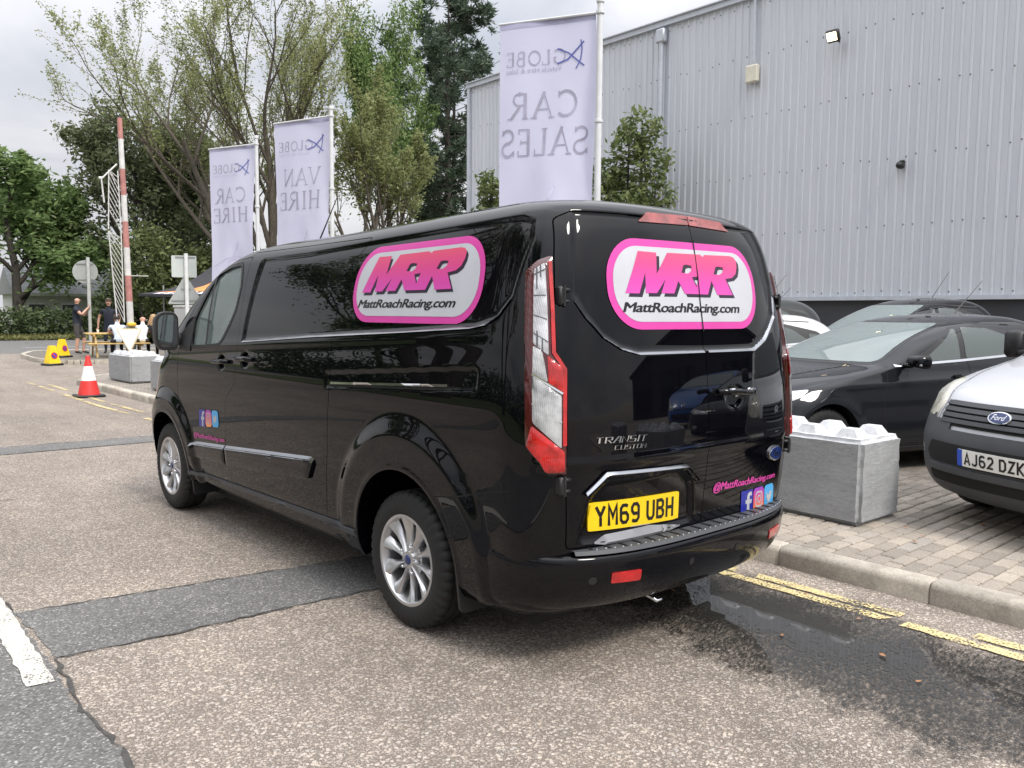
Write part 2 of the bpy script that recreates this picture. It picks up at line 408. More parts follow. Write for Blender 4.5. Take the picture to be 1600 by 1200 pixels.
def puddle_mat():
    """thin film of water: chips stand out of it where they are higher than the water"""
    t = NT('puddle_water'); sa, sb, ma, mb_ = chip_layers(t)
    mp = t.n('ShaderNodeMapping'); t.l(t.tc.outputs['Object'], mp.inputs[0]); mp.inputs['Location'].default_value = (-.66, 1.05, 0); mp.inputs['Rotation'].default_value = (0, 0, R(6))
    s1 = t.n('ShaderNodeSeparateXYZ'); t.l(mp.outputs[0], s1.inputs[0])
    rr = t.math('SQRT', t.math('ADD', t.math('POWER', t.math('DIVIDE', s1.outputs[0], .42), 2), t.math('POWER', t.math('ABSOLUTE', t.math('DIVIDE', s1.outputs[1], 1.25)), 2)))
    depth = t.math('SUBTRACT', t.math('SUBTRACT', .86, rr), t.math('MULTIPLY', t.math('SUBTRACT', t.noise(4.2, 8, .72), .5), 2.6))
    chip_h = t.math('ADD', t.math('MULTIPLY', ma, t.math('ADD', t.math('MULTIPLY', sa.outputs[1], .8), .25)), t.math('MULTIPLY', mb_, .22))
    r2 = t.math('SQRT', t.math('ADD', t.math('POWER', t.math('DIVIDE', t.math('ADD', s1.outputs[0], .06), .60), 2), t.math('POWER', t.math('ABSOLUTE', t.math('DIVIDE', t.math('ADD', s1.outputs[1], .30), 1.55)), 2))); dd = t.math('SUBTRACT', t.math('SUBTRACT', 1.0, r2), t.math('MULTIPLY', t.math('SUBTRACT', t.noise(3.4, 8, .7), .5), 1.5))
    damp = t.n('ShaderNodeMapRange'); t.l(dd, damp.inputs[0]); damp.inputs[1].default_value = -.25; damp.inputs[2].default_value = .35
    lvl = t.math('SUBTRACT', t.math('MAXIMUM', t.math('MULTIPLY', depth, 1.9), t.math('MULTIPLY', dd, .50)), t.math('MULTIPLY', chip_h, 1.05))
    water = t.n('ShaderNodeMapRange'); t.l(lvl, water.inputs[0]); water.inputs[1].default_value = -.05; water.inputs[2].default_value = .05
    tr = t.n('ShaderNodeBsdfTransparent'); wet = t.n('ShaderNodeBsdfPrincipled'); wet.inputs['Roughness'].default_value = .38
    wet.inputs['Base Color'].default_value = (.05, .045, .04, 1)
    t.b.inputs['Base Color'].default_value = (.032, .031, .029, 1); t.b.inputs['Roughness'].default_value = .02; t.b.inputs['Specular IOR Level'].default_value = .62
    m1 = t.n('ShaderNodeMixShader'); m2 = t.n('ShaderNodeMixShader')
    t.l(t.math('MULTIPLY', damp.outputs[0], .36), m1.inputs[0]); t.l(tr.outputs[0], m1.inputs[1]); t.l(wet.outputs[0], m1.inputs[2])
    t.l(water.outputs[0], m2.inputs[0]); t.l(m1.outputs[0], m2.inputs[1]); t.l(t.b.outputs[0], m2.inputs[2]); t.l(m2.outputs[0], t.out.inputs[0]); return t.m
MR, MP_, MBR, MK = chip_road(), smooth_asphalt(), brick_block(), kerb_mat()
M_grass = NT('grass'); M_grass.set(Base_Color=M_grass.ramp(M_grass.noise(3, 6, .7), [(.3, (.05, .075, .02)), (.55, (.10, .13, .04)), (.75, (.17, .18, .075))]), Roughness=.9); M_grass.bump(M_grass.noise(40, 5), .8, .05); M_grass = M_grass.m
M_soil = M('soil_tarmac', (.14, .125, .105), .95, var=.3, vs=9, bump=.6, bs=50)

# ------------------------------------------------------------------ road, patches, markings
def sheet(name, poly, z, mat, kind='structure', ragged=0.0, seed=1):
    if ragged:
        rr = random.Random(seed); poly = [(x + rr.uniform(-ragged, ragged), y + rr.uniform(-ragged, ragged)) for x, y in resample(poly, .06)]
    o = obj(name, new_mesh(name, [(x, y, z) for x, y in poly], [tuple(range(len(poly)))], mat)); tag(o, kind=kind); return o
S = 1200
gr = obj('ground', new_mesh('ground', [(-S, -S, 0), (S, -S, 0), (S, S, 0), (-S, S, 0)], [(0, 1, 2, 3)], MR)); tag(gr, kind='structure')
sheet('road_patch', [(-2.40, 1.45), (-2.38, .70), (-2.0, .66), (-1.2, .62), (-.7, .58), (1.39, .50), (1.39, 1.00), (-.4, 1.16), (-1.4, 1.31)], .004, MP_, ragged=.012, seed=3)
sheet('road_patch', [(-2.412, 1.66), (-2.42, .5), (-2.43, .1), (-2.40, -.3), (-2.44, -.9), (-2.50, -3.4), (-2.6, -9), (-5.2, -9), (-4.9, 1.9), (-3.0, 1.75)], .0035, MP_, ragged=.014, seed=4)
sheet('road_patch', [(-9, 7.7), (-9, 7.1), (-1.5, 6.92), (.2, 6.85), (1.39, 6.8), (1.39, 7.32), (.2, 7.38), (-1.4, 7.46)], .004, MP_, ragged=.02, seed=5)
M_tar = M('tar_seam', (.055, .052, .048), .8, var=.3, vs=30, bump=.5, bs=80)
def tar(P, w=.022, seed=1):
    rr_ = random.Random(seed); Q = []
    for i in range(len(P) - 1):
        n_ = max(2, int((Vector(P[i + 1]) - Vector(P[i])).length / .05)); Q += [tuple(Vector(P[i]).lerp(Vector(P[i + 1]), k / n_) + Vector((rr_.uniform(-.011, .011), rr_.uniform(-.011, .011)))) for k in range(n_)]
    v_, f_ = stroke(Q, 1.0); n_ = len(Q); ws = [w * .55 * rr_.uniform(.1, 1.2) for _ in Q]; vs = []
    for i, (x, y) in enumerate(v_): c = Q[i % n_]; vs.append((c[0] + (x - c[0]) * ws[i % n_], c[1] + (y - c[1]) * ws[i % n_], .0066)); 
    o_ = obj('tar_seam', new_mesh('tar_seam', vs, f_, M_tar)); tag(o_, kind='structure')
tar([(-2.40, 1.45), (-1.4, 1.31), (-.4, 1.16), (1.38, 1.0)], .03, 1); tar([(-2.38, .70), (-2.0, .66), (-1.2, .62), (-.7, .58), (1.38, .50)], .032, 2); tar([(-2.38, .70), (-2.43, .1), (-2.40, -.3), (-2.44, -.9), (-2.50, -3.4)], .04, 3); tar([(-3.0, 1.75), (-2.412, 1.66), (-2.40, 1.45)], .03, 4)
tar([(-9, 7.7), (-1.4, 7.46), (.2, 7.38), (1.38, 7.32)], .04, 5); tar([(-9, 7.1), (-1.5, 6.92), (.2, 6.85), (1.38, 6.8)], .04, 6)
for k_, (xa, ya, xb, yb) in enumerate(((-2.35, 4.35, -1.75, 4.42), (-2.5, 3.55, -2.1, 3.62), (-2.3, 5.3, -2.05, 5.28))): tar([(xa, ya), ((xa + xb) / 2, (ya + yb) / 2 + .03), (xb, yb)], .03, 11 + k_)
M_white, M_yellow = worn_paint('white_road_paint', (.60, .58, .52, 1), wear=.50), worn_paint('yellow_road_paint', (.66, .54, .27, 1), wear=.565, scale=7)
def mark(poly, mat): return sheet('road_marking', poly, .0085, mat, ragged=.006, seed=int(abs(poly[0][1] * 91)) + 5)
mark([(-2.545, .45), (-2.44, .44), (-2.415, 1.6), (-2.40, 2.4), (-2.50, 2.4), (-2.52, 1.6)], M_white)
for y in (-3.4, -6.9): mark([(-2.60, y), (-2.50, y), (-2.48, y + 2), (-2.58, y + 2)], M_white)
for (x0, y0, x1, y1) in ((.885, -9, 1.0, -.2), (1.10, -9, 1.10, -.2), (1.0, -.2, .62, 11.4), (1.12, -.2, .86, 11.8), (.62, 11.4, .72, 16.9), (.86, 11.8, .95, 16.2)):
    w = .040; ya = y0; ry = random.Random(int(x0 * 100 + y0 * 7))
    while ya < y1:                                    # what is left of the worn lines: pieces of uneven length
        yb = min(y1, ya + ry.uniform(.25, 1.3)); f_ = lambda q: x0 + (x1 - x0) * (q - y0) / (y1 - y0)
        mark([(f_(ya) - w, ya), (f_(ya) + w, ya + ry.uniform(-.05, .05)), (f_(yb) + w, yb), (f_(yb) - w, yb - ry.uniform(-.05, .05))], M_yellow); ya = yb + ry.choice((.03, .12, .35, .7))
mark([(.62, 16.9), (.72, 16.98), (3.2, 18.9), (3.2, 18.78)], M_yellow)
sheet('puddle', [(x, y) for x, y in rrect(-1.0, -4.2, 1.36, .75, .5)], .0062, puddle_mat())

# ------------------------------------------------------------------ kerb and block paving
KX = 1.40
kb = obj('kerb', new_mesh('kerb', [(KX + .01, -14, 0), (KX + .125, -14, 0), (KX + .125, 15.2, 0), (KX + .01, 15.2, 0), (KX + .01, -14, .09), (KX + .125, -14, .09), (KX + .125, 15.2, .09), (KX + .01, 15.2, .09)],
    [(4, 5, 6, 7), (0, 3, 7, 4), (1, 5, 6, 2), (0, 4, 5, 1), (2, 6, 7, 3)], MK)); tag(kb, kind='structure')
def stone_mesh(L):
    mb = MB(); pr = [(0, -.02), (0, .085), (.006, .103), (.018, .116), (.035, .123), (.125, .1245), (.13, .11), (.13, -.02)]
    g = .004; nn = len(pr); ys = [g, g + .006, L - g - .006, L - g]; vs = []
    for i, y in enumerate(ys):
        ins = .005 if i in (0, 3) else 0
        for x, z in pr: vs.append((min(max(x, ins), .13), y, z - (ins if z > .05 else 0)))
    fs = [(i * nn + k, i * nn + k + 1, (i + 1) * nn + k + 1, (i + 1) * nn + k) for i in range(3) for k in range(nn - 1)] + [tuple(range(nn)), tuple(3 * nn + k for k in range(nn))[::-1]]
    mb.add(vs, fs); return mb.mesh('kerb_stone', MK, 40)
km = [stone_mesh(.914), stone_mesh(.914)]
y = -8.87; k = 0
while y < 15.0:
    o = obj('kerb_stone', km[k % 2], kb, (KX + rng.uniform(-.006, .006), y, rng.uniform(-.004, .003)), (0, 0, R(rng.uniform(-.35, .35)))); y += .914; k += 1
arc = [(KX + 2.6 - 2.6 * math.cos(R(a)), 15.15 + 2.6 * math.sin(R(a))) for a in range(0, 91, 15)]
for i in range(len(arc) - 1):
    a, b = Vector(arc[i]), Vector(arc[i + 1]); d = b - a
    o = obj('kerb_stone', stone_mesh(d.length), kb, (a.x, a.y, 0), (0, 0, math.atan2(-d.x, d.y)))
for i in range(12):
    obj('kerb_stone', km[0], kb, (KX + 2.6 + i * .914, 17.75, 0), (0, 0, R(-90)))
inner = [(KX + 2.6 - 2.49 * math.cos(R(a)), 15.15 + 2.49 * math.sin(R(a))) for a in range(0, 91, 10)]
pp = [(KX + .125, -14)] + inner + [(15, 17.62), (15, -14)]
pv = obj('pavement', new_mesh('pavement', [(x, y, .106) for x, y in pp] , [tuple(range(len(pp)))], brick_mat())); tag(pv, kind='structure')
# near bricks: long side across the kerb, every second course shifted by half
bmv = []
L_, W_, g = .204, .104, .0055
def brick_mesh(nm, L, W):
    mb = MB(); mb.box((0, 0, .09), (L - 2 * g, W - 2 * g, .056), bev=.007); return mb.mesh(nm, MBR)
bmesh_full = brick_mesh('brick', L_, W_)
spots = []
x0 = KX + .135
row = 0; yy = -4.6
while yy < 5.2:
    xs = x0 + (L_ / 2 if row % 2 == 0 else 0); 
    if row % 2 == 0: spots.append((x0 + L_ / 4, yy, 'h'))
    while xs + L_ < 7.6:
        spots.append((xs + L_ / 2, yy, 'f')); xs += L_
    yy += W_; row += 1
bmesh_half = brick_mesh('brick', L_ / 2, W_)
cv = Vector(CAM_POS)
vis = []
for s_ in spots:
    p = Vector((s_[0], s_[1], .12)) - cv; dpt = p.dot(fw); u = p.dot(rt) / dpt * 1296 + 800; v = 600 - p.dot(up) / dpt * 1296
    infr = 1160 < u < 1610 and 640 < v < 1000
    vis.append((0 if infr else 1, dpt, s_))
vis.sort(key=lambda t: (t[0], t[1]))
stuff = MB(); half_full = MB().box((0, 0, .09), (L_ - 2 * g, W_ - 2 * g, .056), bev=.005); half_half = MB().box((0, 0, .09), (L_ / 2 - 2 * g, W_ - 2 * g, .056), bev=.005)
for i, (fr, dpt, (bx, by, kd)) in enumerate(vis):
    tz = rng.uniform(-.0025, .0025); rz = R(rng.uniform(-.8, .8)); tx = R(rng.uniform(-.7, .7)); ty = R(rng.uniform(-.5, .5))
    if fr == 0 and i < 300: obj('brick', bmesh_full if kd == 'f' else bmesh_half, pv, (bx, by, tz), (tx, ty, rz))
    else:
        src = half_full if kd == 'f' else half_half; c, s = math.cos(rz), math.sin(rz)
        stuff.add([(bx + c * v[0] - s * v[1], by + s * v[0] + c * v[1], v[2] + tz + v[0] * ty * .5) for v in src.v], src.f)
o = stuff.obj('brick_field', MBR, pv); o['kind'] = 'stuff'
# a few fallen leaves and litter near the kerb
ML = M('dry_leaf', (.34, .17, .08), .8, var=.25, vs=40)
for i in range(16):
    x, y = (rng.uniform(.2, 1.35), rng.uniform(-3.0, .2)) if i < 11 else (rng.uniform(1.6, 3.0), rng.uniform(-2.5, .5))
    z = .012 if i < 11 else .126; s = rng.uniform(.014, .03)
    pts = [(-1, 0, .1), (-.4, .45, .25), (.4, .4, .05), (1.1, 0, .3), (.4, -.4, .2), (-.4, -.42, .05)]
    lf = obj('fallen_leaf', new_mesh('fallen_leaf', [(a * s, b * s, c * s) for a, b, c in pts], [(0, 1, 2), (0, 2, 3), (0, 3, 4), (0, 4, 5)], ML), None, (x, y, z), (0, 0, rng.uniform(0, 6)))
    tag(lf, 'dry brown fallen leaf lying on the wet road by the kerb' if i < 11 else 'dry brown fallen leaf lying on the block paving', 'leaf', 'fallen leaves on the road' if i < 11 else 'fallen leaves on the paving')

# ------------------------------------------------------------------ far ground: island, far road, verge
isl = [(2.75, 23.6), (3.3, 23.1), (16, 22.6), (18, 30.0), (3.6, 30.4), (2.8, 28), (2.6, 25)]
mb = MB(); mb.prism(roundpoly(isl, .5), lambda a, b, d: (a, b, d), 0.0, .11); o = mb.obj('traffic_island', M_soil); tag(o, kind='structure')
ik = roundpoly(isl, .5)
for i in range(len(ik)):
    a, b = Vector(ik[i]), Vector(ik[(i + 1) % len(ik)]); d = b - a
    if d.length < .1: continue
    n = max(1, int(d.length / .95))
    for j in range(n):
        p = a + d * (j / n); obj('kerb_stone', stone_mesh(d.length / n), kb, (p.x, p.y, 0), (0, 0, math.atan2(-d.x, d.y)))
sheet('far_road', [(-60, 31.5), (60, 30.5), (60, 44), (-60, 47)], .004, MP_)
for i in range(-9, 12): mark([(i * 4.2, 35.9), (i * 4.2 + 3.0, 35.85), (i * 4.2 + 3.0, 36.02), (i * 4.2, 36.07)], M_white)
sheet('verge', [(-80, 47), (80, 44), (80, 90), (-80, 90)], .05, M_grass)
# ------------------------------------------------------------------ vehicle bodies from horizontal outlines
def pchip(xs,ys,x):
    xs=np.asarray(xs,float);ys=np.asarray(ys,float);h=np.diff(xs);d=np.diff(ys)/h
    m=np.zeros(len(xs));m[0]=d[0];m[-1]=d[-1]
    for i in range(1,len(xs)-1):
        if d[i-1]*d[i]>0:
            w1=2*h[i]+h[i-1];w2=h[i]+2*h[i-1];m[i]=(w1+w2)/(w1/d[i-1]+w2/d[i])
    k=np.clip(np.searchsorted(xs,x)-1,0,len(h)-1);t=(x-xs[k])/h[k]
    return (1+2*t)*(1-t)**2*ys[k]+t*(1-t)**2*h[k]*m[k]+t*t*(3-2*t)*ys[k+1]+t*t*(t-1)*h[k]*m[k+1]
# columns: z, half width, rear y, front y, rear corner power, rear corner length, front corner power, front corner length
VAN=np.array([ # z, w, yr, yf, nr, Lr, nf, Lf
[.26,.90,-.92,4.00,3.2,.34,2.6,.7],
[.30,.935,-.97,4.08,3.3,.36,2.6,.75],
[.45,.962,-1.02,4.17,3.4,.38,2.6,.80],
[.70,.984,-1.06,4.17,3.5,.40,2.6,.80],
[1.00,.993,-1.085,4.06,3.4,.44,2.6,.78],
[1.10,.991,-1.082,4.00,3.4,.44,2.5,.74],
[1.18,.989,-1.077,3.84,3.4,.44,2.6,.64],
[1.25,.985,-1.072,3.69,3.4,.44,2.8,.56],
[1.45,.966,-1.05,3.42,3.4,.44,2.9,.52],
[1.65,.930,-1.018,3.13,3.4,.44,2.9,.50],
[1.80,.894,-.985,2.87,3.4,.44,2.9,.50],
[1.90,.860,-.955,2.65,3.4,.44,2.8,.52],
[1.955,.826,-.930,2.48,3.4,.42,2.7,.55],
[1.995,.775,-.890,2.28,3.2,.42,2.6,.58],
[2.022,.690,-.82,2.05,3.0,.42,2.5,.6],
[2.045,.500,-.66,1.70,2.8,.42,2.4,.6]])

class Body:
    def __init__(s, P, nl, nside, nrear, nfront, right=None, cap=8, post=None, disp=None):
        P = np.asarray(P, float); arc = [0]
        for i in range(1, len(P)): arc.append(arc[-1] + math.sqrt(sum((P[i, k] - P[i - 1, k]) ** 2 * (.35 if k == 3 else 1) for k in (0, 1, 2, 3))) + 1e-4)
        ss = np.linspace(0, arc[-1], nl); prm = [pchip(arc, P[:, k], ss) for k in range(8)]
        rside = right or nside; rows = []
        th = np.linspace(0, math.pi / 2, 220)
        def arcpts(w, L, n, cnt, mirror):
            x = w * np.cos(th) ** (2 / n); y = L * np.sin(th) ** (2 / n)
            d = np.concatenate([[0], np.cumsum(np.hypot(np.diff(x), np.diff(y)))]); q = np.linspace(0, d[-1], cnt + 1)
            return np.interp(q, d, x), np.interp(q, d, y)
        for i in range(nl):
            z, w, yr, yf, nr, Lr, nf, Lf = [p[i] for p in prm]
            rx, ry = arcpts(w, Lr, nr, nrear, 0); fx, fy = arcpts(w, Lf, nf, nfront, 0)
            y0, y1 = yr + Lr, yf - Lf; X = []; Y = []
            X += list(-rx[::-1]); Y += list(y0 - ry[::-1])                       # rear centre -> left side
            t = np.linspace(0, 1, nside + 1)[1:]; X += [-w] * nside; Y += list(y0 + (y1 - y0) * t)
            X += list(-fx[1:]); Y += list(y1 + fy[1:])                           # left -> front centre
            X += list(fx[::-1][1:]); Y += list(y1 + fy[::-1][1:])                # front centre -> right
            t = np.linspace(0, 1, rside + 1)[1:]; X += [w] * rside; Y += list(y1 + (y0 - y1) * t)
            X += list(rx[1:-1]); Y += list(y0 - ry[1:-1])
            rows.append(np.column_stack([X, Y, np.full(len(X), z)]))
        top = rows[-1]; yc = (top[:, 1].min() + top[:, 1].max()) / 2; zt = top[0, 2]; crown = .018
        for k in range(1, cap):
            q = 1 - k / cap; r = top.copy(); r[:, 0] *= q; half = (top[:, 1].max() - yc)
            r[:, 1] = yc + (top[:, 1] - yc) * (q + (1 - q) * .35); r[:, 2] = zt + crown * (1 - q * q); rows.append(r)
        s.N = len(rows[0]); V = np.vstack(rows); n = s.N; F = []
        a = np.arange(n); b = (a + 1) % n
        for i in range(len(rows) - 1): F.append(np.column_stack([i * n + a, (i + 1) * n + a, (i + 1) * n + b, i * n + b]))
        s.F = np.vstack(F); s.rows = len(rows); s.V = V
        if disp is not None:
            nrm = s.normals(); s.V = V + nrm * disp(V, nrm)[:, None]
        if post is not None: s.V = post(s.V)
        s.nrm = s.normals()
    def normals(s):
        V, F = s.V, s.F; fn = np.cross(V[F[:, 2]] - V[F[:, 0]], V[F[:, 3]] - V[F[:, 1]]); N = np.zeros_like(V)
        for k in range(4): np.add.at(N, F[:, k], fn)
        l = np.linalg.norm(N, axis=1); l[l == 0] = 1; N /= l[:, None]
        c = V.mean(0); 
        if np.sum(N * (V - c)) < 0: N = -N
        return N
    def mesh(s, name, mat):
        n = s.N; me = bpy.data.meshes.new(name)
        faces = [tuple(f) for f in s.F.tolist()] + [tuple(range(n)), tuple(range((s.rows - 1) * n, s.rows * n))[::-1]]
        me.from_pydata([tuple(v) for v in s.V.tolist()], [], faces); me.materials.append(mat)
        bm = bmesh.new(); bm.from_mesh(me); bmesh.ops.recalc_face_normals(bm, faces=bm.faces); bmesh.ops.triangulate(bm, faces=[f for f in bm.faces if len(f.verts) > 4]); bm.to_mesh(me); bm.free(); return me
    def shell(s, maskf, off, depth=.02):
        """part of the skin lifted by off, with walls"""
        c = s.V[s.F].mean(1); F = s.F[maskf(c)]; used = np.unique(F); ren = -np.ones(len(s.V), int); ren[used] = np.arange(len(used))
        V0 = s.V[used] + s.nrm[used] * off; V1 = s.V[used] + s.nrm[used] * (off - depth); F2 = ren[F]; n = len(used)
        cnt = {}
        for f in F2.tolist():
            for k in range(4): e = (f[k], f[(k + 1) % 4]); cnt[tuple(sorted(e))] = cnt.get(tuple(sorted(e)), 0) + 1
        fs = [tuple(f) for f in F2.tolist()] + [(a, b, b + n, a + n) for (a, b), q in cnt.items() if q == 1]
        return np.vstack([V0, V1]).tolist(), fs
def sdf_poly(P, Q):
    """signed distance (negative inside) of points Q (n,2) to polygon P"""
    P = np.asarray(P, float); d = np.full(len(Q), 1e9); ins = np.zeros(len(Q), bool); n = len(P)
    for i in range(n):
        a, b = P[i], P[(i + 1) % n]; e = b - a; w = Q - a; t = np.clip((w @ e) / (e @ e), 0, 1); d = np.minimum(d, np.hypot(*(w - t[:, None] * e).T))
        c = (a[1] > Q[:, 1]) != (b[1] > Q[:, 1]); xi = np.where(c, a[0] + (Q[:, 1] - a[1]) * (b[0] - a[0]) / np.where(b[1] == a[1], 1e-9, b[1] - a[1]), -1e9); ins ^= c & (Q[:, 0] < xi)
    return np.where(ins, -d, d)
def sstep(a, b, x): t = np.clip((x - a) / (b - a), 0, 1); return t * t * (3 - 2 * t)
# ------------------------------------------------------------------ van materials
def paint(name, col, flake=0.0, rough=.09):
    t = NT(name); n = t.noise(2.2, 4, .6); d = t.noise(900, 2, .5)
    t.set(Base_Color=(*col[:3], 1), Roughness=t.math('ADD', t.math('MULTIPLY', n, .05), rough + .2), Coat_Weight=1.0, Coat_Roughness=.012, Coat_IOR=1.39, Specular_IOR_Level=.0 if sum(col[:3]) < .1 else .4, Metallic=flake)
    b = t.bump(t.noise(.9, 2, .4), .02, .02); return t.m
P_black = paint('black_paint', (.0018, .0019, .0032))
P_dark = paint('charcoal_paint', (.012, .013, .016), .1)
P_silver = paint('silver_white_paint', (.50, .51, .54), .1, .2)
P_white = paint('white_paint', (.58, .58, .59)); P_blue = paint('blue_paint', (.012, .11, .42)); P_red = paint('red_paint', (.35, .02, .02))
K_trim = M('black_plastic', (.012, .012, .013), .45, var=.05, bump=.15, bs=300)
K_grey = M('grey_plastic', (.06, .063, .07), .5, var=.06, bump=.12, bs=300)
K_rub = M('tyre_rubber', (.009, .009, .0095), .7, var=.15, vs=12, bump=.15, bs=120)
K_gap = M('panel_gap', (.002, .002, .002), .9, var=0)
K_chrome = M('chrome', (.75, .76, .78), .12, 1.0, var=.04); K_alloy = M('alloy_rim', (.56, .56, .57), .3, .85, var=.06, vs=14)
K_highlight = M('highlight_metal', (.30, .31, .33), .16, 1.0, var=.05); K_dark = M('dark_recess', (.006, .006, .006), .8, var=0)  # first one: bright metal standing in for sky highlights on black paint edges
K_blueoval = M('badge_blue', (.012, .03, .13), .15, 0, .5, var=0)
def glass(name, tint, a=.35):
    t = NT(name); t.set(Base_Color=(*tint, 1), Roughness=.02, Specular_IOR_Level=.6)
    tr = t.n('ShaderNodeBsdfTransparent'); tr.inputs[0].default_value = (*[min(1, .78 + .22 * c) for c in tint], 1); gl = t.n('ShaderNodeBsdfGlossy'); gl.inputs['Roughness'].default_value = .01
    fr = t.n('ShaderNodeFresnel'); fr.inputs[0].default_value = 1.5; m1 = t.n('ShaderNodeMixShader'); m2 = t.n('ShaderNodeMixShader')
    t.l(fr.outputs[0], m1.inputs[0]); t.l(tr.outputs[0], m1.inputs[1]); t.l(gl.outputs[0], m1.inputs[2]); m2.inputs[0].default_value = a; t.l(m1.outputs[0], m2.inputs[1]); t.l(t.b.outputs[0], m2.inputs[2]); t.l(m2.outputs[0], t.out.inputs[0]); return t.m
G_cab = glass('cab_glass', (.52, .66, .62), .22); G_dark = glass('dark_glass', (.01, .012, .013), .93); G_mid = glass('car_glass', (.13, .155, .15), .6)  # cab and car tints made paler, putting reflections into the glass colour
def lens(name, col, rough=.12, emit=0.0):
    t = NT(name); w = t.n('ShaderNodeTexWave'); w.inputs['Scale'].default_value = 55; t.l(t.tc.outputs['Object'], w.inputs['Vector'])
    n = t.noise(14, 4, .6); c = tuple(x * (.38 if emit else .5) for x in col)
    t.set(Base_Color=t.ramp(n, [(.3, c), (.65, col)]), Roughness=rough, Coat_Weight=1.0, Coat_Roughness=.02); t.bump(t.math('ADD', w.outputs['Fac'], n), .25, .004); return t.m
L_red = lens('lens_red', (.55, .012, .012)); L_deep = lens('lens_deep_red', (.075, .003, .004)); L_brake = lens('lens_brake', (.36, .07, .065)); L_clear = lens('lens_clear', (.45, .46, .47), .1, 1); L_bright = lens('lens_bright', (.55, .56, .59), .08); L_head = lens('headlamp', (.62, .60, .50)); L_orange = lens('lens_orange', (.5, .16, .03))
V_pink = M('vinyl_pink', lin(198, 62, 150), .32, var=.03); V_white = M('vinyl_white', (.46, .47, .51), .32, var=.03); V_black = M('vinyl_black', (.008, .008, .011), .3, var=0)
V_shadow = M('vinyl_shadow', lin(38, 26, 46), .32, var=0); V_plate = M('plate_yellow', (.88, .60, .012), .3, var=.03); V_platew = M('plate_white', (.78, .78, .74), .3, var=.05)
V_fb = M('vinyl_facebook', lin(28, 40, 150), .3, var=0); V_tw = M('vinyl_sky', lin(64, 165, 225), .3, var=0)
def grad(name, z0, z1, stops):
    t = NT(name); s = t.n('ShaderNodeSeparateXYZ'); g = t.n('ShaderNodeNewGeometry'); t.l(g.outputs['Position'], s.inputs[0])
    mr = t.n('ShaderNodeMapRange'); mr.inputs[1].default_value = z0; mr.inputs[2].default_value = z1; t.l(s.outputs[2], mr.inputs[0])
    t.set(Base_Color=t.ramp(mr.outputs[0], stops), Roughness=.32); return t.m
V_mrr = grad('vinyl_gradient', 1.575, 1.86, [(0, lin(206, 86, 178)), (.45, lin(200, 66, 158)), (.75, lin(204, 66, 128)), (1, lin(207, 76, 108))])
V_insta = {}
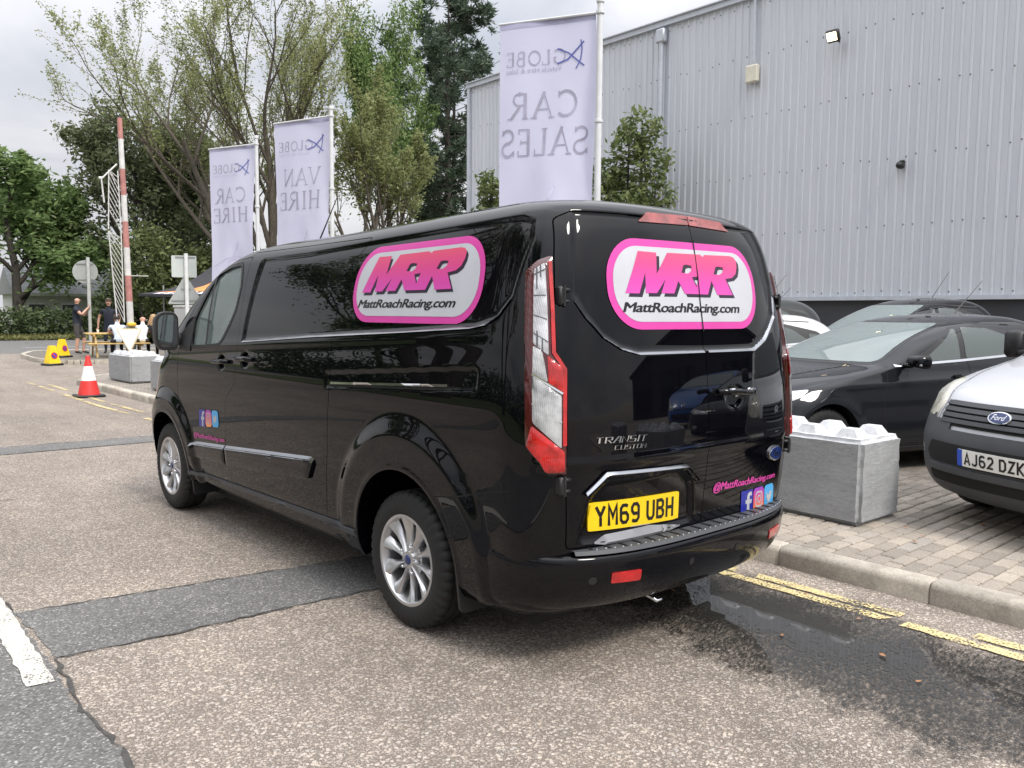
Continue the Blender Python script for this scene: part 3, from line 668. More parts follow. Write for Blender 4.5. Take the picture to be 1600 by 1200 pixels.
# ------------------------------------------------------------------ van body
ARCH_R, ARCH_F = (0.0, .375), (3.30, .365); AR = .425
press = [(1.80, 1.905), (1.88, 1.375), (1.0, 1.427), (0, 1.478), (-.52, 1.506), (-.66, 1.54), (-.735, 1.62), (-.775, 1.84), (-.755, 1.915), (-.69, 1.935), (.5, 1.925)]
rglass = [(-.70, 1.955), (-.745, 1.80), (-.772, 1.63), (-.735, 1.56), (-.66, 1.475), (-.57, 1.425), (-.47, 1.402), (.40, 1.40), (.52, 1.45), (.66, 1.56), (.69, 1.70), (.66, 1.85), (.60, 1.955)]
track = [(.76, 1.235), (.76, 1.15), (-.55, 1.225), (-.575, 1.24), (-.575, 1.315), (-.55, 1.33)]
def van_disp(V, N):
    d = np.zeros(len(V)); side = np.abs(N[:, 0]) > .55; rear = N[:, 1] < -.55
    q = np.column_stack([V[:, 1], V[:, 2] - 0.0]); left = side
    zz = (V[:, 2] > .3)
    s = np.full(len(V), 1.0); m = side & (V[:, 2] > 1.25); s[m] = sdf_poly(press, q[m]); d -= .011 * sstep(.004, -.016, s)
    # waist shoulder just under the pressing
    zw = 1.478 - .05 * V[:, 1]; d += np.where(side & (V[:, 1] > -.62) & (V[:, 1] < 3.3), .006 * np.exp(-((V[:, 2] - zw + .03) / .03) ** 2), 0)
    m = side & (V[:, 2] > 1.1) & (V[:, 2] < 1.4); s[:] = 1; s[m] = sdf_poly(track, q[m]); d -= .004 * sstep(.002, -.008, s)
    m = rear & (V[:, 2] > 1.3); s[:] = 1; s[m] = sdf_poly(rglass, np.column_stack([V[:, 0], V[:, 2]])[m]); d += np.where(m, -.012 * sstep(.004, -.014, s), 0)
    # wheel arch blisters and lips
    for (yc, zc), R1 in ((ARCH_R, .70), (ARCH_F, .62)):
        rr = np.hypot(V[:, 1] - yc, V[:, 2] - zc); upm = side & (V[:, 2] > .28)
        f = np.where(upm, .030 * sstep(R1, R1 - .115, rr), 0) * np.where(V[:, 2] > zc, 1, np.clip(1 - (zc - V[:, 2]) / .35, .4, 1)); d += f
        d += np.where(upm, .006 * np.exp(-((rr - AR - .012) / .012) ** 2), 0)
    # door pull band and sill tuck
    d -= np.where(side & (V[:, 1] > .45) & (V[:, 1] < 2.85), .012 * sstep(.44, .36, V[:, 2]), 0)
    # rear: lamp line, plate recess, handle hollow
    pr = roundpoly([(-.78, .60), (-.74, .80), (-.66, .872), (-.19, .872), (-.10, .80), (-.06, .60)], .03)
    m = rear & (V[:, 2] > .5) & (V[:, 2] < 1.0); s[:] = 1; s[m] = sdf_poly(pr, np.column_stack([V[:, 0], V[:, 2]])[m]); d -= np.where(m, .020 * sstep(.004, -.02, s), 0)
    hx = np.hypot((V[:, 0] - .215) / 1.5, V[:, 2] - 1.172); d -= np.where(rear, .022 * sstep(.055, .035, hx), 0)
    # crease across the rear doors
    d += np.where(rear, .006 * np.exp(-((V[:, 2] - .945) / .02) ** 2), 0)
    for hy, hz in ((2.20, 1.222), (1.825, 1.255)):
        hx = np.hypot((V[:, 1] - hy) / 1.15, V[:, 2] - hz); d -= np.where(side & (V[:, 0] < 0), .020 * sstep(.055, .03, hx), 0)
    return d
def van_post(V):
    V = V.copy(); V[:, 2] += .026 * np.maximum(0, 1.2 - V[:, 1]) * sstep(1.45, 1.95, V[:, 2]); return V
VB = Body(VAN, 190, 330, 110, 46, right=170, post=van_post, disp=van_disp)
vbase = VB.mesh('van_body', P_black)
VS = Surf(vbase)
SIDE = ((-6, 0, 0), (0, 1, 0), (0, 0, 1), (1, 0, 0))         # (a, b) = (y, z) seen from the left
SIDER = ((6, 0, 0), (0, 1, 0), (0, 0, 1), (-1, 0, 0))
REAR = ((0, -8, 0), (1, 0, 0), (0, 0, 1), (0, 1, 0))         # (a, b) = (x, z)
FRONT = ((0, 9, 0), (1, 0, 0), (0, 0, 1), (0, -1, 0))
q2 = math.sqrt(.5)
DIAG = ((-q2 * 6, -q2 * 6, 0), (q2, -q2, 0), (0, 0, 1), (q2, q2, 0)); DIAGR = ((q2 * 6, -q2 * 6, 0), (-q2, -q2, 0), (0, 0, 1), (-q2, q2, 0))
van = thing('van', (0, 0, 0), 'black panel van with pink racing stickers parked along the kerb', 'van')
sx = lambda a, b, d: (d, a, b); sy = lambda a, b, d: (a, d, b)
def cyl(c, r, x0, x1, n=72):
    return MB().prism([(c[0] + r * math.cos(2 * math.pi * k / n), c[1] + r * math.sin(2 * math.pi * k / n)) for k in range(n)], sx, x0, x1)
arches = [cyl(ARCH_R, AR, -1.3, -.60), cyl(ARCH_R, AR, .60, 1.3), cyl(ARCH_F, AR - .015, -1.3, -.56), cyl(ARCH_F, AR - .015, .56, 1.3)]
def shrink(P, d):
    """offset a polygon inwards"""
    out = []; n = len(P); A = sum(P[i][0] * P[(i + 1) % n][1] - P[(i + 1) % n][0] * P[i][1] for i in range(n)); sg = 1 if A > 0 else -1
    for i in range(n):
        p = Vector(P[i]); a = (p - Vector(P[i - 1])).normalized(); b = (Vector(P[(i + 1) % n]) - p).normalized()
        na, nb = Vector((-a.y, a.x)) * sg, Vector((-b.y, b.x)) * sg; m = (na + nb); m = m / max(.3, m.dot(na)); out.append((p + m * d)[:])
    return [(x, y) for x, y in out]
fd = roundpoly([(2.05, .375), (2.172, .46), (2.176, .63), (2.138, .965), (1.99, 1.08), (1.985, 1.17), (1.94, 1.375), (1.952, 1.60), (1.978, 1.93), (2.30, 1.905), (2.52, 1.86), (2.72, 1.66), (2.93, 1.42), (3.02, 1.24), (3.045, 1.0), (3.00, .86), (2.885, .62), (2.84, .375)], .03, 3)
sd_ = roundpoly([(2.05, .375), (2.172, .46), (2.176, .63), (2.138, .965), (1.99, 1.08), (1.985, 1.17), (1.94, 1.375), (1.952, 1.60), (1.978, 1.955), (.50, 1.965), (.73, 1.734), (.708, 1.445), (.715, 1.171), (.745, .812), (.812, .375)], .03, 3)
fglass = roundpoly([(2.10, 1.882), (2.27, 1.868), (2.465, 1.825), (2.59, 1.68), (2.705, 1.545), (2.745, 1.46), (2.742, 1.312), (2.46, 1.328), (2.25, 1.344), (2.12, 1.473), (2.05, 1.577), (2.03, 1.739)], .035, 3)
rdl = roundpoly([(-.822, .585), (-.848, .905), (-.832, 1.345), (-.862, 1.40), (-.846, 1.585), (-.812, 1.80), (-.775, 1.965), (-.70, 2.00), (.005, 2.005), (-.01, 1.4), (.0, .585)], .02, 2)
rdr = roundpoly([(.002, .585), (-.008, 1.4), (.007, 2.005), (.70, 2.00), (.775, 1.965), (.812, 1.80), (.846, 1.585), (.862, 1.40), (.832, 1.345), (.848, .905), (.822, .585)], .02, 2)
G = .0035
cab = [(2.02, .55), (2.02, 1.86), (2.45, 1.84), (2.62, 1.70), (3.18, 1.22), (3.55, 1.10), (3.55, .55)]
wind = [(-.66, 1.27), (.66, 1.27), (.70, 1.45), (.665, 1.70), (.62, 1.865), (-.62, 1.865), (-.665, 1.70), (-.70, 1.45)]
body = boolean(vbase, arches + [MB().prism(cab, sx, -.80, .80), MB().prism(roundpoly(wind, .05), sy, 2.3, 5.0), MB().prism(fglass, sx, .6, 1.3),
    MB().prism(shrink(fd, -G), sx, -1.3, -.76), MB().prism(shrink(sd_, -G), sx, -1.3, -.76), MB().prism(shrink(rdl, -G), sy, -1.4, -.72), MB().prism(shrink(rdr, -G), sy, -1.4, -.72)])
shade(body, 38); obj('body_shell', body, van)
def slab(name, poly, mp, d0, d1, cuts=(), lab=None):
    me = boolean(vbase, [MB().prism(poly, mp, d0, d1)], 'INTERSECT')
    if cuts: me = boolean(me, list(cuts))
    shade(me, 38); o = obj(name, me, van)
    if lab: o['label'] = lab
    return o
door_f = slab('front_door', shrink(fd, G * .3), sx, -1.3, -.765, [MB().prism(fglass, sx, -1.4, -.6), arches[2]])
door_s = slab('sliding_door', shrink(sd_, G * .3), sx, -1.3, -.765)
door_l = slab('rear_door', shrink(rdl, G * .3), sy, -1.4, -.725); door_r = slab('rear_door', shrink(rdr, G * .3), sy, -1.4, -.725)
# underbody, axles, arch liners
mb = MB(); mb.box((0, 1.6, .24), (1.5, 4.6, .16)); mb.box((0, 0, .32), (1.5, .12, .12)); mb.obj('underbody', K_dark, van)
# ------------------------------------------------------------------ cab glass and interior
so('window_glass', VS.patch([shrink(fglass, -.004)], SIDE, -.012, .05), G_cab, door_f)
so('window_glass', VS.patch([shrink(fglass, -.004)], SIDER, -.012, .05), G_cab, van)
so('windscreen', VS.patch([shrink(roundpoly(wind, .05), -.02)], FRONT, -.006, .06), G_cab, van)
band = lambda P, w: [P, shrink(P, w)]
so('window_seal', VS.patch(band(shrink(fglass, -.022), .026), SIDE, .0022, .03), K_trim, door_f)
def bar(a, b, w): 
    d = Vector((b[0] - a[0], b[1] - a[1])).normalized(); n = Vector((-d.y, d.x)) * w / 2; a, b = Vector(a), Vector(b)
    return [tuple(a - n), tuple(b - n), tuple(b + n), tuple(a + n)]
so('division_bar', VS.patch([bar((2.485, 1.81), (2.478, 1.335), .030)], SIDE, .001, .04), K_trim, door_f)
so('mirror_sail', VS.solid([roundpoly([(2.72, 1.53), (2.97, 1.40), (2.985, 1.275), (2.77, 1.272), (2.752, 1.36)], .015)], SIDE, .006, .012, .04), K_trim, door_f)
for s in (-1, 1):
    mb = MB(); mb.box((s * .42, 2.42, .86), (.48, .50, .14), bev=.05); mb.box((s * .42, 2.18, 1.22), (.46, .16, .66), Matrix.Rotation(R(8), 3, 'X'), bev=.05); mb.box((s * .42, 2.14, 1.62), (.24, .10, .18), bev=.04)
    mb.obj('seat', K_trim, van, 40)
mb = MB(); mb.box((0, 3.05, 1.12), (1.5, .36, .24), Matrix.Rotation(R(-12), 3, 'X'), bev=.08); mb.tube([(.40 + .18 * math.cos(a), 2.80 + .05 * math.sin(a), 1.22 + .18 * math.sin(a)) for a in [2 * math.pi * k / 20 for k in range(21)]], .014, 6); mb.obj('dashboard', K_trim, van, 40)
# door mirror
mm = MB(); mr = [(-.085, 0), (-.082, .10), (-.045, .145), (.05, .145), (.082, .11), (.085, -.09), (.065, -.142), (-.055, -.142), (-.082, -.09)]
for s in (-1, 1):
    mo = MB(); rr = roundpoly(mr, .05, 3); cx = s * 1.085; cy, cz = 2.95, 1.415; rings = []
    for k, (dy, sc) in enumerate(((0, .97), (.012, 1.0), (.05, .99), (.10, .90), (.14, .72), (.16, .45))): rings.append([(cx + p[0] * sc, cy + dy, cz + p[1] * sc) for p in rr])
    n = len(rr); vs = [v for r_ in rings for v in r_]; fs = [(i * n + k, i * n + (k + 1) % n, (i + 1) * n + (k + 1) % n, (i + 1) * n + k) for i in range(5) for k in range(n)] + [tuple(range(5 * n, 6 * n)), tuple(range(n))]
    mo.add(vs, fs); mo.box((s * 1.0, cy + .05, cz - .06), (.10, .07, .09), bev=.02)
    mobj = mo.obj('door_mirror', K_trim, van, 45)
    gl = roundpoly([(p[0] * .84, p[1] * .84) for p in mr], .03, 3)
    g_ = MB().add([(cx + p[0], cy - .003, cz + p[1]) for p in gl], [tuple(range(len(gl)))]); g_.obj('mirror_glass', M('mirror_silver', (.55, .58, .6), .02, 1.0, var=0), mobj)
# ------------------------------------------------------------------ outer trim
def solid(name, P, mode, off, depth, mat, parent=van, step=.04, dome=0.0, dr=.04, smooth=40): return so(name, VS.solid([P], mode, off, depth, step, dome, dr), mat, parent, smooth)
rubf = [(2.80, .492), (2.80, .565), (2.75, .592), (2.185, .630), (2.185, .512)]; rubs = [(2.165, .513), (2.165, .632), (.93, .722), (.905, .70), (.965, .606), (1.0, .598)]
solid('rub_strip', roundpoly(rubf, .012), SIDE, .016, .03, P_black, door_f, .03, .006, .02); solid('rub_strip', roundpoly(rubs, .012), SIDE, .016, .03, P_black, door_s, .03, .006, .02)
def ridge(name, P, mode, hb, ht, ob, ot, mat, parent):
    """sloping band along an edge, added for its highlight: rows from (edge - hb, offset ob) to (edge + ht, offset ot)"""
    Q = [tuple(Vector(P[i]).lerp(Vector(P[i + 1]), k / 8)) for i in range(len(P) - 1) for k in range(8)] + [P[-1]]; vs = [VS.pt(mode, a, b - hb, ob) for a, b in Q] + [VS.pt(mode, a, b - hb * .3 + ht * .2, (ob + ot) * .62) for a, b in Q] + [VS.pt(mode, a, b + ht, ot) for a, b in Q]; n = len(Q)
    return so(name, (vs, [(i, i + 1, n + i + 1, n + i) for i in range(n - 1)] + [(n + i, n + i + 1, 2 * n + i + 1, 2 * n + i) for i in range(n - 1)]), mat, parent, 60)
ridge('rub_strip_highlight', [(2.80, .575), (2.75, .594), (2.185, .632)], SIDE, .010, .014, .0205, .0, K_highlight, door_f); ridge('rub_strip_highlight', [(2.165, .634), (.93, .724), (.905, .712)], SIDE, .010, .014, .0205, .0, K_highlight, door_s)  # metal bands in place of the sky highlight on the black strip
ridge('waist_highlight', [(1.87, 1.371), (1.0, 1.424), (0, 1.475), (-.50, 1.503), (-.60, 1.520), (-.68, 1.562), (-.73, 1.625)], SIDE, .007, .009, .0075, -.001, K_highlight, van)  # added bright strip, stands for the highlight on the painted ledge
ridge('window_highlight', [(-.770, 1.62), (-.735, 1.557), (-.66, 1.472), (-.57, 1.422), (-.47, 1.399), (-.02, 1.398)], REAR, .007, .009, .0075, -.001, K_highlight, door_l); ridge('window_highlight', [(.01, 1.398), (.40, 1.397), (.52, 1.447), (.66, 1.557), (.688, 1.66)], REAR, .007, .009, .0075, -.001, K_highlight, door_r)  # highlight under the rear windows, built as metal strips
so('sill_strip', VS.solid([[(2.87, .345), (2.87, .372), (.46, .405), (.46, .372)]], SIDE, .010, .03, .04), K_grey, van)
solid('track_rail', [(.70, 1.172), (.70, 1.184), (-.36, 1.243), (-.36, 1.231)], SIDE, .006, .012, K_chrome, van, .05)
so('track_slot', VS.patch([[(.72, 1.158), (.72, 1.172), (-.40, 1.231), (-.40, 1.217)]], SIDE, .0015, .06), K_gap, van)
for nm, par, hy, hz in (('door_handle', door_f, 2.20, 1.222), ('door_handle', door_s, 1.825, 1.255)):
    pts = [VS.pt(SIDE, hy + dy, hz + dy * -.03, o_) for dy, o_ in ((.115, .006), (.10, .026), (.05, .034), (-.05, .034), (-.10, .026), (-.115, .006))]
    MB().tube(pts, [.012, .016, .018, .018, .016, .012], 10).obj(nm, P_black, par, 50)
pts = [VS.pt(REAR, x, 1.205 - (x - .08) * .035, o_) for x, o_ in ((.075, .006), (.09, .028), (.14, .036), (.29, .036), (.33, .028), (.345, .006))]
MB().tube(pts, [.012, .015, .017, .017, .015, .012], 10).obj('door_handle', P_black, door_r, 50)
solid('handle_chrome', [(.10, 1.212), (.32, 1.204), (.32, 1.212), (.10, 1.220)], REAR, .048, .01, K_chrome, door_r, .05)
# hinges
for x, z, md in ((-.826, 1.64, DIAG), (-.872, .862, DIAG)):
    for s, dg_ in ((-1, DIAG), (1, DIAGR)):
        p = VS.t.ray_cast(Vector((s * (-x) * -1 if False else s * abs(x), -4, z)), Vector((0, 1, 0)), 9)[0]
        if p is None: continue
        h = MB(); h.box((p.x + s * .0, p.y - .010, z), (.030, .040, .078), bev=.007); h.box((p.x - s * .026, p.y - .024, z + .024), (.04, .015, .016), bev=.005); h.box((p.x - s * .026, p.y - .024, z - .024), (.04, .015, .016), bev=.005)
        h.tube([(p.x - s * .010, p.y - .028, z - .042), (p.x - s * .010, p.y - .028, z + .042)], .007, 8); h.obj('door_hinge', K_trim, van, 40)
# gap seams of the bumper corner and the body side
def seam(P, w, mode, off=.0012): return VS.flat(stroke(resample(P, .05)[:-max(1, int(math.hypot(P[0][0] - P[-1][0], P[0][1] - P[-1][1]) / .05)) or None] if False else [tuple(Vector(P[i]).lerp(Vector(P[i + 1]), k / 6)) for i in range(len(P) - 1) for k in range(6)] + [P[-1]], w), mode, off)
so('bumper_seam', seam([(-.30, .722), (-.45, .745), (-.645, .794), (-.80, .825)], .006, SIDE), K_gap, van)
solid('fuel_flap_line', shrink(roundpoly([(-.42, .80), (-.42, .86), (-.76, .86), (-.76, .80)], .02), .001), SIDE, .0008, .002, P_black, van)
# ------------------------------------------------------------------ rear bumper
BP = np.array([[.285, .90, -.98, 4.0, 2.8, .5, 2.6, .7], [.30, .945, -1.04, 4.0, 2.9, .55, 2.6, .7], [.36, .965, -1.10, 4.0, 3.0, .55, 2.6, .7], [.45, .975, -1.135, 4.0, 3.0, .56, 2.6, .7],
    [.52, .979, -1.14, 4.0, 3.0, .56, 2.6, .7], [.545, .978, -1.135, 4.0, 3.0, .56, 2.6, .7], [.556, .965, -1.12, 4.0, 3.0, .56, 2.6, .7]])
def bump_post(V):
    V = V.copy(); return V
BB = Body(BP, 26, 60, 70, 20, cap=3)
bme = boolean(BB.mesh('rear_bumper', P_black), [MB().box((0, 2.58, .4), (4, 6, 2))] + [cyl(ARCH_R, AR + .004, -1.3, -.6), cyl(ARCH_R, AR + .004, .6, 1.3)])
shade(bme, 40); bumper = obj('rear_bumper', bme, van); BSF = Surf(bme)
bz = lambda x: .5735
# tread step: ribbed plate with studs
tp = []
for i in range(41):
    x = -.80 + 1.6 * i / 40; q = min(1, abs(x) / .972); tp.append((x, -1.14 + .56 * (1 - (1 - q ** 3.0) ** (1 / 3.0))))
vs = [(x, y + .012, .5765) for x, y in tp] + [(x, y + .10, .5785) for x, y in tp] + [(x, y + .004, .560) for x, y in tp]
fs = [(i, i + 1, 41 + i + 1, 41 + i) for i in range(40)] + [(82 + i, 82 + i + 1, i + 1, i) for i in range(40)]
step = MB().add(vs, fs).obj('step_plate', K_grey, bumper, 50)
for i in range(2, 39):
    x, y = tp[i]
    if i % 2 == 0:
        rb = MB(); rb.box((x, y + .058, .5795), (.012, .065, .006), bev=.002); rb.obj('step_rib', K_trim, bumper)
    st = MB(); st.lathe([(0, .0035), (.005, .003), (.006, 0)], 8, c=(x + .02, y + .022, .5775)); st.obj('stud', K_chrome, bumper, 60)
MREAR = REAR
def bsolid(name, P, off, depth, mat, step=.03): return so(name, BSF.solid([P], MREAR, off, depth, step), mat, bumper)
bsolid('reflector', roundpoly([(-.655, .478), (-.655, .432), (-.505, .425), (-.505, .474)], .008), .005, .01, L_red); bsolid('reflector', roundpoly([(.655, .478), (.655, .432), (.505, .425), (.505, .474)], .008), .005, .01, L_red)
for x in (-.735, -.18, .18, .66):
    bsolid('parking_sensor', ell(x, .45, .016, .016, 16), .003, .006, K_trim, .02); so('sensor_ring', BSF.patch([ell(x, .45, .019, .019, 20), ell(x, .45, .016, .016, 20)], REAR, .0015, .01), K_gap, bumper)
MB().tube([(-.30, -.92, .285), (-.30, -1.0, .275), (-.29, -1.03, .262), (-.26, -1.03, .262)], [.010, .010, .009, .006], 8).obj('towing_eye', K_chrome, bumper, 50)
# chrome-like cap at the step end (white highlight on the left end)
# ------------------------------------------------------------------ number plate, mouldings, badges
def dr(name, sh, mat, off, parent, mode=REAR): return so(name, VS.flat(sh, mode, off), mat, parent, 0)
pc = [(-.722, .652), (-.165, .628), (-.182, .760), (-.738, .776)]          # plate corners
plate = so('number_plate', VS.solid([roundpoly(pc, .008)], REAR, .010, .008, .03), V_plate, door_l)
PL = {
 'Y': [[(.09, 1), (.5, .52), (.91, 1)], [(.5, .44), (.5, 0)]], 'M': [[(.1, 0), (.1, 1), (.5, .42), (.9, 1), (.9, 0)]],
 '6': [[(.86, .86), (.68, .93), (.32, .93), (.12, .78), (.12, .22), (.32, .07), (.68, .07), (.88, .22), (.88, .40), (.68, .55), (.26, .55)]],
 '9': [[(.14, .14), (.32, .07), (.68, .07), (.88, .22), (.88, .78), (.68, .93), (.32, .93), (.12, .78), (.12, .60), (.32, .45), (.74, .45)]],
 'U': [[(.12, 1), (.12, .22), (.32, .07), (.68, .07), (.88, .22), (.88, 1)]],
 'B': [[(.12, 0), (.12, 1)], [(.26, .93), (.66, .93), (.84, .82), (.84, .65), (.66, .53), (.26, .53)], [(.66, .46), (.88, .36), (.88, .18), (.68, .07), (.26, .07)]],
 'H': [[(.12, 0), (.12, 1)], [(.88, 0), (.88, 1)], [(.26, .5), (.74, .5)]], 'A': [[(.08, 0), (.5, .97), (.92, 0)], [(.36, .28), (.64, .28)]],
 'J': [[(.12, .2), (.32, .07), (.62, .07), (.82, .22), (.82, 1)]], '2': [[(.13, .80), (.32, .93), (.68, .93), (.86, .78), (.86, .62), (.14, .09), (.92, .09)]],
 'D': [[(.12, 0), (.12, 1)], [(.26, .93), (.62, .93), (.88, .74), (.88, .26), (.62, .07), (.26, .07)]], 'Z': [[(.1, .92), (.88, .92), (.14, .08), (.92, .08)]],
 'K': [[(.12, 0), (.12, 1)], [(.9, 1), (.27, .5), (.9, 0)]]}
def plate_text(txt, w, h, x0, gap, sw, space):
    out = []; x = x0; k = 0
    for ch in txt:
        if ch == ' ': x += space; continue
        for st_ in PL[ch]: out.append((stroke([(x + p[0] * w, p[1] * h) for p in st_], sw), k)); k += 1
        x += w + gap
    return out
for sh, k in plate_text('YM69 UBH', .050, .079, .034, .0115, .0135, .030):
    u = [(v[0] / .52, (v[1] + .016) / .111) for v in sh[0]]; dr('plate_character', quadmap((u, sh[1]), *pc), V_black, .0112 + .0001 * (k % 3), plate)
tx = fit2d(text2d('www.Lookers.co.uk', 1, .01), .42, -.015, .63, .045); dr('plate_print', quadmap(tx, *pc), M('print_grey', (.55, .55, .5), .5, var=0), .0114, plate)
solid('plate_moulding', roundpoly([(-.770, .815), (-.757, .828), (-.672, .902), (-.175, .884), (-.066, .800), (-.080, .795), (-.180, .868), (-.664, .886)], .004, 2), REAR, .020, .03, P_black, door_l, .03, .006, .01)
ridge('moulding_highlight', [(-.765, .822), (-.672, .902), (-.175, .884), (-.070, .802)], REAR, .004, .007, .0275, .012, K_highlight, door_l)  # metal strip standing for the highlight on the black moulding
solid('plate_scoop', roundpoly([(-.700, .597), (-.63, .624), (-.36, .626), (-.155, .596), (-.24, .584), (-.47, .580), (-.64, .585)], .01), REAR, .004, .008, M('gloss_grey', (.30, .30, .31), .12, .6, var=.04), door_l, .03, .004, .01)
BD = {'T': [[(0, .93), (1, .93)], [(.45, .86), (.45, 0)]], 'R': [[(.08, 0), (.08, .93), (.95, .93), (.95, .48), (.2, .48)], [(.5, .41), (.95, 0)]], 'A': [[(.0, 0), (.62, .95), (.95, .95), (.95, 0)], [(.38, .38), (.88, .38)]],
 'N': [[(.08, 0), (.08, .95), (.92, .05), (.92, 1)]], 'S': [[(1, .93), (.07, .93), (.07, .5), (.93, .5), (.93, .07), (0, .07)]], 'I': [[(.5, 0), (.5, 1)]], 'C': [[(1, .93), (.07, .93), (.07, .07), (1, .07)]],
 'U': [[(.07, 1), (.07, .07), (.93, .07), (.93, 1)]], 'O': [[(.07, .93), (.07, .07), (.93, .07), (.93, .93), (.07, .93)]], 'M': [[(.07, 0), (.07, .93), (.5, .4), (.93, .93), (.93, 0)]]}
def badge(txt, corners, th, lab):
    n = len(txt); wsum = sum(.35 if c == 'I' else 1 for c in txt); x = 0; tot = wsum + .22 * (n - 1); k = 0; bo = []
    for c in txt:
        w = (.35 if c == 'I' else 1) / tot
        for st_ in BD[c]: bo.append(quadmap(stroke([((x + p[0] * w) + p[1] * .02, p[1]) for p in st_], th), *corners)); k += 1
        x += w + .22 / tot
    return bo
for txt, cs, th in (('TRANSIT', [(-.725, 1.030), (-.455, 1.022), (-.447, 1.050), (-.727, 1.056)], .030), ('CUSTOM', [(-.632, .997), (-.457, .993), (-.450, 1.012), (-.632, 1.016)], .030)):
    b_ = MB()
    for i, sh in enumerate(badge(txt, cs, th, '')):
        v0, f0 = VS.flat(sh, REAR, .004 + .0003 * (i % 3)); b_.add(v0, f0)
    b_.obj('badge_lettering', K_chrome, door_l)
def oval(cx, cz, rx, rz, mode, surf, parent, tilt=0.0, flip=1, up_=0.0):
    rot = lambda P: [(cx + x * math.cos(tilt) - y * math.sin(tilt), cz + x * math.sin(tilt) + y * math.cos(tilt)) for x, y in P]
    b = so('oval_badge', surf.solid([rot(ell(0, 0, rx, rz))], mode, .008 + up_, .01 + up_, .02, .003, .02), K_chrome, parent)
    so('badge_face', surf.solid([rot(ell(0, 0, rx * .88, rz * .82))], mode, .0122 + up_, .004, .02), K_blueoval, b)
    t_ = fit2d(text2d('Ford', 1, .01, .35), -rx * .62, -rz * .42, rx * .62, rz * .45); so('badge_script', surf.flat((rot([(flip * x, y) for x, y in t_[0]]), t_[1]), mode, .0136 + up_), K_chrome, b, 0); return b
oval(.632, .853, .082, .040, REAR, VS, door_r, -.10)
# high brake light across the top of the doors
solid('brake_light', roundpoly([(-.36, 1.975), (-.30, 2.020), (-.003, 2.028), (-.003, 1.985)], .008), REAR, .006, .02, L_brake, door_l, .03); solid('brake_light', roundpoly([(.003, 1.985), (.003, 2.028), (.26, 2.018), (.33, 1.978)], .008), REAR, .006, .02, L_brake, door_r, .03)
# ------------------------------------------------------------------ tail lamps
def dl(P): return [((x - y) * q2, z) for x, y, z in P]
lampP = dl([(-.808, -.850, 1.803), (-.85, -.811, 1.783), (-.885, -.779, 1.737), (-.93, -.823, 1.504), (-.962, -.869, 1.028), (-.912, -.938, .917), (-.848, -.983, .908), (-.835, -.962, 1.345), (-.868, -.931, 1.401), (-.848, -.899, 1.586)])
clearP = dl([(-.836, -.838, 1.770), (-.867, -.812, 1.741), (-.92, -.866, 1.44), (-.887, -.916, 1.393), (-.865, -.884, 1.586)])
midP = dl([(-.934, -.878, 1.320), (-.920, -.866, 1.432), (-.898, -.893, 1.41), (-.893, -.920, 1.285)])
mid2P = dl([(-.890, -.92, 1.283), (-.889, -.912, 1.395), (-.884, -.919, 1.385), (-.846, -.956, 1.340), (-.854, -.965, 1.245)])
wh2P = dl([(-.934, -.878, 1.312), (-.861, -.961, 1.233), (-.868, -.972, 1.019), (-.944, -.893, 1.122)])
redP = dl([(-.947, -.890, 1.110), (-.858, -.979, 1.006), (-.856, -.979, .929), (-.912, -.938, .925), (-.959, -.874, 1.028)])
for md in (DIAG, DIAGR):
    lamp = so('tail_lamp', VS.solid([roundpoly(lampP, .012, 2)], md, .016, .04, .02, .010, .02), L_deep, van)
    for nm, P, mt, of in (('clear_lens', clearP, L_bright, .0275), ('clear_lens', midP, L_clear, .0275), ('red_lens', mid2P, L_red, .0277), ('clear_lens', wh2P, L_clear, .0275), ('red_lens', redP, L_red, .0275)):
        so(nm, VS.solid([roundpoly(P, .008, 2)], md, of, .012, .018, .004, .012), mt, lamp)
    inner_edge = dl([(-.818, -.847, 1.775), (-.852, -.899, 1.58), (-.872, -.928, 1.405), (-.841, -.958, 1.338), (-.851, -.972, 1.03)])
    so('red_edge', VS.flat(stroke(inner_edge, .014), md, .0292), L_red, lamp, 0)
    # reversing lamp grid and lens ribs
    c0, c1, c2, c3, c4 = clearP
    for t_ in (.08, .36, .62, .86):
        a = Vector(c1).lerp(Vector(c2), t_); b = Vector(c0).lerp(Vector(c3), t_); so('lens_rib', VS.flat(stroke([tuple(a), tuple(b)], .004), md, .0335), K_grey, lamp, 0)
    for t_ in (.28, .62):
        a = Vector(c1).lerp(Vector(c0), t_); b = Vector(c2).lerp(Vector(c3), t_); so('lens_rib', VS.flat(stroke([tuple(a), tuple(b)], .005), md, .0337), K_grey, lamp, 0)
    for za, zb in ((1.20, 1.125),):
        a = ((-.938 + .884) * q2, za); b = ((-.864 + .966) * q2, zb); so('lens_rib', VS.flat(stroke([a, b], .006), md, .0335), K_chrome, lamp, 0)
    for s in (-1,):
        a = dl([(-.934, -.878, 1.318)])[0]; b = dl([(-.858, -.963, 1.240)])[0]; so('lens_rib', VS.flat(stroke([a, b], .008), md, .034), K_chrome, lamp, 0)
